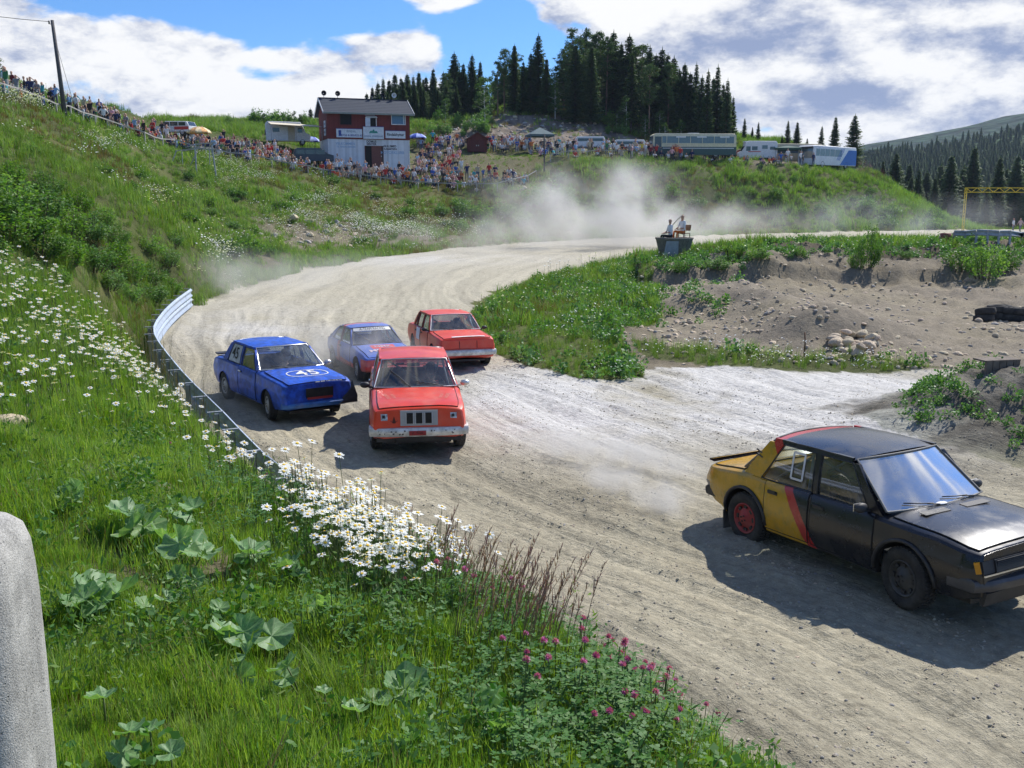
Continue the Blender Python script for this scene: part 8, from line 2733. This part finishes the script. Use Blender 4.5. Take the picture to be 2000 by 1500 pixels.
for i, (px_, yt, yb, t, kk, lab) in enumerate([
        (1455, 228, 290, 170, 3, 'slim spruce just right of the wood'), (1470, 246, 292, 172, 1, 'small spruce behind the camper van'), (1482, 236, 292, 168, 3, 'thin spruce behind the camper van roof'),
        (1540, 233, 292, 165, 3, 'narrow spruce behind the pale bus'), (1558, 236, 294, 160, 4, 'bushy spruce above the green awning'), (1528, 262, 295, 165, 0, 'low spruce left of the narrow pair'),
        (1606, 244, 305, 162, 3, 'thin spruce above the white and blue bus'), (1633, 226, 310, 158, 1, 'tall spruce above the rear of the white and blue bus'), (1671, 221, 330, 152, 2, 'broad tall spruce at the right end of the parked row'),
        (1577, 268, 300, 168, 0, 'low spruce between two taller ones behind the buses'), (1512, 272, 298, 172, 1, 'little spruce behind the camper van tail'), (606, 210, 250, 172, 4, 'small dark spruce left of the house roof'), (598, 224, 250, 176, 0, 'tiny spruce left of the house beside another'),
        (1726, 312, 380, 160, 0, 'small spruce on the slope right of the blue bus'), (1752, 296, 395, 175, 2, 'spruce on the lower right slope beside the forest edge'), (1796, 330, 420, 178, 1, 'spruce above the far track left of the gantry'),
        (1860, 300, 440, 190, 2, 'tall dark spruce left of the gantry post'), (1905, 285, 440, 200, 4, 'tall dark spruce behind the gantry'), (1955, 305, 440, 195, 1, 'dark spruce behind the gantry beam'), (1990, 300, 440, 205, 2, 'dark spruce at the right edge behind the gantry'),
        (1828, 345, 435, 185, 0, 'short spruce between forest edge and gantry'), (1930, 360, 445, 170, 0, 'bushy low spruce below the gantry beam'), (2030, 290, 440, 210, 4, 'dark spruce beyond the gantry outside the bend')]):
    c = C3(px_, yt, t); zb = min(gz(c.x, c.y), c.z - 2)
    tree('spruce_tree', SPR[kk], (c.x, c.y, zb), c.z - zb, 14.0, lab, 'single spruces on the right', 1.15)
for i in range(34):
    px_ = rnd.uniform(1715, 2080); t = rnd.uniform(195, 250); c = C3(px_, rnd.uniform(318, 385) - .04 * (px_ - 1715), t); zb = gz(c.x, c.y)
    if c.z - zb > 3:
        tree('spruce_tree', SPR[i % 5], (c.x, c.y, zb), c.z - zb, 14.0, 'spruce in the dark forest edge behind the yellow gantry', 'forest edge behind the gantry', rnd.uniform(1.1, 1.5))
# leafy tree at the left edge and birch saplings on the ridge
c = C3(-18, 100, 74); zb = gz(c.x, c.y)
tree('leafy_tree', BIR[0], (c.x, c.y, zb), c.z - zb, 8.0, 'green leafy tree at the left edge above the fence', None, 1.5)
for i, (px_, yt) in enumerate(((497, 224), (515, 222), (552, 218), (575, 215), (587, 224))):
    t = 140; c = C3(px_, yt, t); zb = gz(c.x, c.y)
    tree('birch_tree', BIR[i % 2], (c.x, c.y, zb), max(1.6, c.z - zb), 8.0, 'small thin birch sapling on the ridge, %s from the left' % ORD[i], 'birch saplings on the ridge left of the house', 1.2)

# ------------------------------------------------------------------ shrubs
SHM = [shrub_mesh('willow_foliage_%d' % i, 400 + i, 1500, .075, [M_WILLOW if i % 2 else M_WILLOW2], 1.0, 1.0, .5) for i in range(4)]
SHF = [shrub_mesh('far_foliage_%d' % i, 420 + i, 700, .11, [M_WILLOW2 if i % 2 else M_WILLOW], 1.0, 1.0, .6) for i in range(3)]
def shrub(px, py, hpx, wk, label, group, t0, t1, near=False, idx=0):
    q, t = hit1(px, py, t0, t1)
    h = hpx * t / FPX
    kit = (SHM if near else SHF)[idx % (4 if near else 3)]
    e = empty('willow_shrub', q - Vector((0, 0, .05)), rnd.uniform(0, 6.28), label, 'shrub', group)
    w = h * wk
    inst('foliage', kit[0], (0, 0, 0), (0, 0, 0), (w, w, h), parent=e)
    inst('stems', kit[1], (0, 0, 0), (0, 0, 0), (w, w, h), parent=e)
    return e
i = 0
NEAR = [(20, 470, 95), (70, 500, 80), (15, 420, 90), (80, 440, 85), (130, 470, 75), (185, 470, 60), (130, 520, 70), (175, 530, 60), (225, 520, 60), (60, 545, 50), (120, 560, 50), (210, 565, 50), (260, 550, 55), (300, 555, 48), (255, 590, 45), (300, 590, 45),
        (335, 575, 40), (240, 480, 50), (290, 500, 45), (335, 520, 42), (160, 415, 50), (90, 385, 55), (30, 365, 60), (-30, 440, 90), (-20, 520, 70), (340, 480, 32), (205, 440, 40)]
side_ = lambda px, py: ('low' if py > 530 else 'middle' if py > 450 else 'upper')
for (px_, py_, h_) in NEAR:
    px_ += rnd.uniform(-8, 8)
    shrub(px_, py_, h_, rnd.uniform(1.1, 1.6), '%s willow shrub left of the guardrail, %s from the left' % (side_(px_, py_), ORD[sorted([k_ for k_, q in enumerate(NEAR) if side_(0, q[1]) == side_(0, py_)], key=lambda k_: NEAR[k_][0]).index(i)]), 'willow thicket left of the guardrail', 15, 60, True, i); i += 1
for (px_, py_, h_, lab) in ((455, 505, 46, 'dark rounded shrub above the start of the dust'), (490, 500, 44, 'dark shrub right of another above the track curve'), (430, 485, 30, 'small shrub on the slope above the white flowers'), (650, 360, 22, 'shrub on the slope below the minibus'), (625, 385, 20, 'low shrub on the slope under the house'), (370, 350, 20, 'low shrub on the slope under the steel frame'),
                            (905, 425, 40, 'bright shrub on the slope below the fence'), (940, 430, 36, 'shrub on the slope below the arena'), (985, 425, 34, 'shrub under the fence corner'), (860, 420, 26, 'low shrub on the slope above the track'),
                            (1040, 405, 44, 'shrub at the right fence corner'), (1075, 400, 50, 'bushy shrub right of the slim pole foot'), (1110, 410, 46, 'shrub above the dust plume'), (1020, 440, 34, 'low shrub at the track edge near the dust')):
    shrub(px_, py_, h_, rnd.uniform(1.1, 1.6), lab, 'shrubs on the far slope', 40, 130, False, i); i += 1
cnt = 0
for k in range(44):
    px_ = rnd.uniform(60, 1010); lo = float(np.interp(px_, [0, 330, 640, 1010], [215, 320, 375, 400])); hi = float(np.interp(px_, [0, 330, 450, 1010], [330, 480, 520, 455]))
    shrub(px_, rnd.uniform(lo, hi), rnd.uniform(9, 24), rnd.uniform(1.2, 2.2), 'low leafy shrub scattered on the grassy slope below the fence', 'low shrubs on the left slope', 30, 130, False, k)
for k in range(62):
    px_ = rnd.uniform(1090, 1860); f = (px_ - 1090) / 770
    top = np.interp(px_, [1090, 1500, 1690, 1760, 1860], [330, 345, 365, 395, 442])
    py_ = rnd.uniform(top, 452)
    shrub(px_, py_, rnd.uniform(10, 30) * (1.2 if px_ > 1640 else .9), rnd.uniform(.9, 1.6), 'small green bush on the slope under the parked buses' if px_ < 1650 else 'small green bush on the slope left of the gantry', 'bushes on the right slope', 60, 175, False, k)
for (px_, py_, h_, w_, t0, t1, lab) in ((1693, 522, 84, .62, 35, 56, 'tall upright bush on the crest of the pit wall'), (1672, 525, 38, 1.0, 35, 56, 'low bush beside the tall one on the crest'), (1880, 530, 62, 1.3, 35, 56, 'broad bush on the pit wall left of the edge'), (1925, 545, 84, 1.0, 35, 56, 'tall bush on the pit wall below the barrier'), (1970, 530, 52, 1.0, 35, 56, 'bush at the right edge on the pit wall'),
                                      (1560, 500, 24, 1.3, 35, 56, 'low weeds on the pit crest'), (1770, 505, 22, 1.4, 35, 56, 'low bush on the pit crest right of the tall one'), (1480, 505, 30, 1.6, 35, 60, 'leafy bush above the sandy scoop'), (1400, 525, 30, 1.8, 35, 60, 'wide leafy bush below the concrete tub'), (1330, 530, 24, 1.6, 35, 60, 'leafy weeds under the concrete tub')):
    shrub(px_, py_, h_, w_, lab, 'bushes on the infield crest', t0, t1, True, i); i += 1
for k in range(46):       # young birch scrub behind the crowd and on the rocky hill
    px_ = rnd.choice([rnd.uniform(815, 960), rnd.uniform(815, 960), rnd.uniform(430, 625), rnd.uniform(1180, 1300)])
    py_ = rnd.uniform(228, 268) if px_ > 640 else rnd.uniform(240, 256)
    shrub(px_, py_, rnd.uniform(14, 34), rnd.uniform(.7, 1.3), 'leafy scrub bush on the hill behind the crowd' if px_ > 640 else 'leafy scrub bush on the ridge left of the house', 'scrub on the ridge', 120, 190, False, k)

# ------------------------------------------------------------------ hills beyond
def hills(name, label, crest, t, depth, front, spacing, col, rough):
    """crest: photo points of the ridge line seen at distance t"""
    xs_ = [C3(a, b, t).x for a, b in crest]; zs_ = [C3(a, b, t).z for a, b in crest]
    yc = C3(1700, 260, t).y
    X_ = np.arange(xs_[0] - 200 * t / 500, xs_[-1] + 500 * t / 500, spacing)
    Yv = np.concatenate([np.linspace(front, yc, 46), np.linspace(yc, yc + depth, 16)[1:]])
    XX, YY = np.meshgrid(X_, Yv, indexing='ij')
    top = np.interp(XX, xs_, zs_)
    f = np.where(YY < yc, sstep(front, yc, YY) ** .9, 1 - sstep(yc, yc + depth, YY) * .8)
    ZZ = -12 + (top + 12) * f + fbm(XX, YY, 3.0 / t, 5) * t * .05 * np.clip(f, 0, 1) * (1 - .75 * np.exp(-((YY - yc) / (t * .05)) ** 2))
    nx, ny = XX.shape
    idx = np.arange(nx * ny).reshape(nx, ny)
    F_ = np.stack([idx[:-1, :-1], idx[1:, :-1], idx[1:, 1:], idx[:-1, 1:]], -1).reshape(-1, 4)
    me = bpy.data.meshes.new(name)
    me.from_pydata(np.stack([XX.ravel(), YY.ravel(), ZZ.ravel()], -1).tolist(), [], F_.tolist())
    me.polygons.foreach_set('use_smooth', np.ones(len(F_), bool))
    m, T = new_mat(name + '_ground')
    tcn = T.n('ShaderNodeTexCoord')
    a = T.noise(tcn.outputs['Object'], 60.0 / t, 8, .7).outputs[0]
    vo = T.n('ShaderNodeTexVoronoi', {'Vector': tcn.outputs['Object'], 'Scale': rough})
    f_ = T.m('ADD', T.smooth(a, .35, .65, .55, 1.25), T.smooth(vo.outputs['Distance'], 0, .8, .25, -.35))
    c = T.mix(1.0, col, T.n('ShaderNodeCombineColor', {0: f_, 1: f_, 2: f_}).outputs[0], 'MULTIPLY')
    bp = T.n('ShaderNodeBump', {'Strength': 1.0, 'Distance': 4.0, 'Height': T.m('SUBTRACT', 1.0, vo.outputs['Distance'])})
    T.n('ShaderNodeOutputMaterial', {0: T.n('ShaderNodeBsdfPrincipled', {'Base Color': c, 'Roughness': .95, 'Specular IOR Level': .1, 'Normal': bp.outputs[0]}).outputs[0]})
    me.materials.append(m)
    tag(inst(name, me), label, kind='structure')
    return xs_, zs_, yc, (X_, Yv, ZZ)
hA = hills('wooded_hill', 'wooded hill rising behind the far track on the right', [(1180, 345), (1400, 330), (1600, 318), (1700, 303), (1800, 290), (1900, 276), (2000, 262), (2200, 245), (2500, 240)], 720, 500, 240, 11.0, (.05, .10, .035), .12)
hB = hills('mountain', 'distant blue-green mountain on the right horizon', [(900, 380), (1200, 362), (1450, 325), (1600, 298), (1700, 274), (1760, 266), (1830, 254), (1880, 246), (1920, 237), (1965, 226), (2010, 223), (2100, 214), (2400, 232), (2900, 280)], 1350, 500, 800, 26.0, (.026, .058, .028), .05)
# far forest standing on the wooded hill
X_, Yv, ZZ = hA[3]
n = 15000
fx = RS.uniform(70, 520, n); fy = 255 + 500 * RS.random_sample(n) ** .8
ix = np.clip(np.searchsorted(X_, fx) - 1, 0, len(X_) - 2); iy = np.clip(np.searchsorted(Yv, fy) - 1, 0, len(Yv) - 2)
fzz = ZZ[ix, iy]
ppx, ppy = proj(fx, fy, fzz)
kk = (ppx > 1560) & (ppx < 2350) & (RS.random_sample(n) < .30 + .9 * (fbm(fx, fy, .02, 3) > -.05))
far_sp = [spruce_mesh(340 + i, 12.0 - 2 * i, 2.6, .62, .03, [(M_SPRUCE, M_PINE, M_BIRCH)[i]])[0] for i in range(3)]
scatter('far_forest', P3(fx, fy, fzz - .5)[kk], RS.uniform(.45, .85, int(kk.sum())), far_sp, 'dense dark spruce forest covering the hill on the right', tilt=.03)
print('FOREST', kk.sum())
# pink willowherb by the right end of the parked row
pk = scatter('pink_willowherb', np.array([(lambda c_: (c_.x, c_.y, gz(c_.x, c_.y)))(C3(rnd.uniform(1672, 1735), 330, rnd.uniform(140, 150))) for _ in range(40)]), RS.uniform(1.2, 2.2, 40),
             [panicle_tuft('willowherb', 12, .8, .3, [M_STEM, leafmat('willowherb_flower', (.35, .10, .30), rand=.4)], 99)], 'purple willowherb growing beyond the parked buses')
# ------------------------------------------------------------------ dust
def dust(name, loc, size, dens, label, seed=0, scale=.35, rz=0.0, col=(.93, .915, .88), lowfade=1.0, sq=1.0):
    v, f = ICO3
    b = MB().add([(p[0], p[1], p[2]) for p in v], f, 0, True)
    m = bpy.data.materials.new(name + '_vol'); m.use_nodes = True; m.node_tree.nodes.clear()
    T = NT(m.node_tree)
    tcn = T.n('ShaderNodeTexCoord')
    o3 = tcn.outputs['Object']
    ln = T.n('ShaderNodeVectorMath', {0: o3}, operation='LENGTH').outputs['Value']
    ed = T.smooth(ln, 1.0, .15, 0, 1)
    mp = T.n('ShaderNodeMapping', {0: o3, 1: (seed * 3.1, seed * 1.7, 0), 3: tuple(s * scale for s in size)})
    nz = T.noise(mp.outputs[0], 1.0, 5.0, .55, .3).outputs[0]
    d = T.m('MULTIPLY', T.m('MULTIPLY', ed, T.smooth(nz, .40, .66, 0.02, 1)), dens)
    pv = T.n('ShaderNodeVolumePrincipled', {'Color': (*col, 1), 'Density': d, 'Anisotropy': .45})
    T.t.links.new(pv.outputs[0], T.n('ShaderNodeOutputMaterial').inputs['Volume'])
    o = inst(name, b.mesh(name, [m]), loc, (0, 0, rz), size)
    tag(o, label, kind='stuff')
    return o
c = G0(1230, 470, 0)
a = C3(1180, 452, 84); dust('dust_cloud', (a.x, a.y, 2.8), (14, 8, 5.4), .42, 'big pale dust cloud hanging over the far bend', 1, .22)
a = C3(1420, 452, 95); dust('dust_cloud', (a.x, a.y, 1.8), (11, 7, 2.3), .12, 'thinner tail of dust drifting right over the far track', 2, .25)
a = C3(1720, 448, 112); dust('dust_cloud', (a.x, a.y, 2.0), (24, 10, 3.4), .035, 'faint bluish dust haze near the gantry', 5, .2, 0, (.93, .97, 1))
a = C3(1010, 470, 76); dust('dust_cloud', (a.x, a.y, 1.2), (13, 6, 2.4), .14, 'low dust over the track below the arena', 4, .3)
a = C3(440, 560, 42); dust('dust_cloud', (a.x, a.y, .8), (5.5, 4.5, 1.6), .22, 'dust puff at the far end of the guardrail', 3, .5)
a = G0(640, 560, 0); dust('dust_cloud', (a.x, a.y, .6), (8, 6, 1.3), .13, 'thin dust lying over the middle of the bend', 6, .4)
a = G0(688, 730, 0); dust('dust_cloud', (a.x, a.y, .38), (2.1, 1.8, 1.05), 1.1, 'dust thrown up between the blue cars', 7, 1.3)
for (pa, pb, hh, dn) in (((1010, 878), (1400, 945),   .36, 4.0), ((1120, 930), (1430, 1050), .28, 3.6)):
    a = G0(*pa); c = G0(*pb); mm = (a + c) / 2
    dust('dust_cloud', (mm.x, mm.y, .16), ((c - a).length * .62, .55, hh), dn, 'low streak of dust trailing behind the black car', 8 + pa[0] % 7, 1.6, math.atan2(c.y - a.y, c.x - a.x))
a = G0(915, 870, 0); dust('dust_cloud', (a.x, a.y + .3, .15), (.9, 1.1, .35), .9, 'dust at the right front wheel of the red car', 9, 2.0)
a = G0(480, 800, 0); dust('dust_cloud', (a.x, a.y + .6, .15), (2.2, 1.4, .45), .8, 'dust around the wheels of the blue number 45 car', 10, 1.6)
# air over the valley: far things fade to blue
hz = MB().box((150, 1750, 100), (9000, 5200, 240)).build
b = MB()
x0, x1, y0, y1, z0, z1 = -2400, 3600, -500, 1950, -16, 150
b.add([(x0, y0, z0), (x1, y0, z0), (x1, y1, z0), (x0, y1, z0), (x0, y0, z1), (x1, y0, z1), (x1, y1, z1), (x0, y1, z1)], [(3, 2, 1, 0), (4, 5, 6, 7), (0, 1, 5, 4), (1, 2, 6, 5), (2, 3, 7, 6), (3, 0, 4, 7)])
m = bpy.data.materials.new('valley_air'); m.use_nodes = True; m.node_tree.nodes.clear()
T = NT(m.node_tree)
pv = T.n('ShaderNodeVolumePrincipled', {'Color': (.62, .76, 1.0, 1), 'Density': HAZE_D if 'HAZE_D' in globals() else .00010, 'Anisotropy': .1})
T.t.links.new(pv.outputs[0], T.n('ShaderNodeOutputMaterial').inputs['Volume'])
tag(b.build('haze', [m]), 'thin blue air haze filling the valley', kind='stuff')
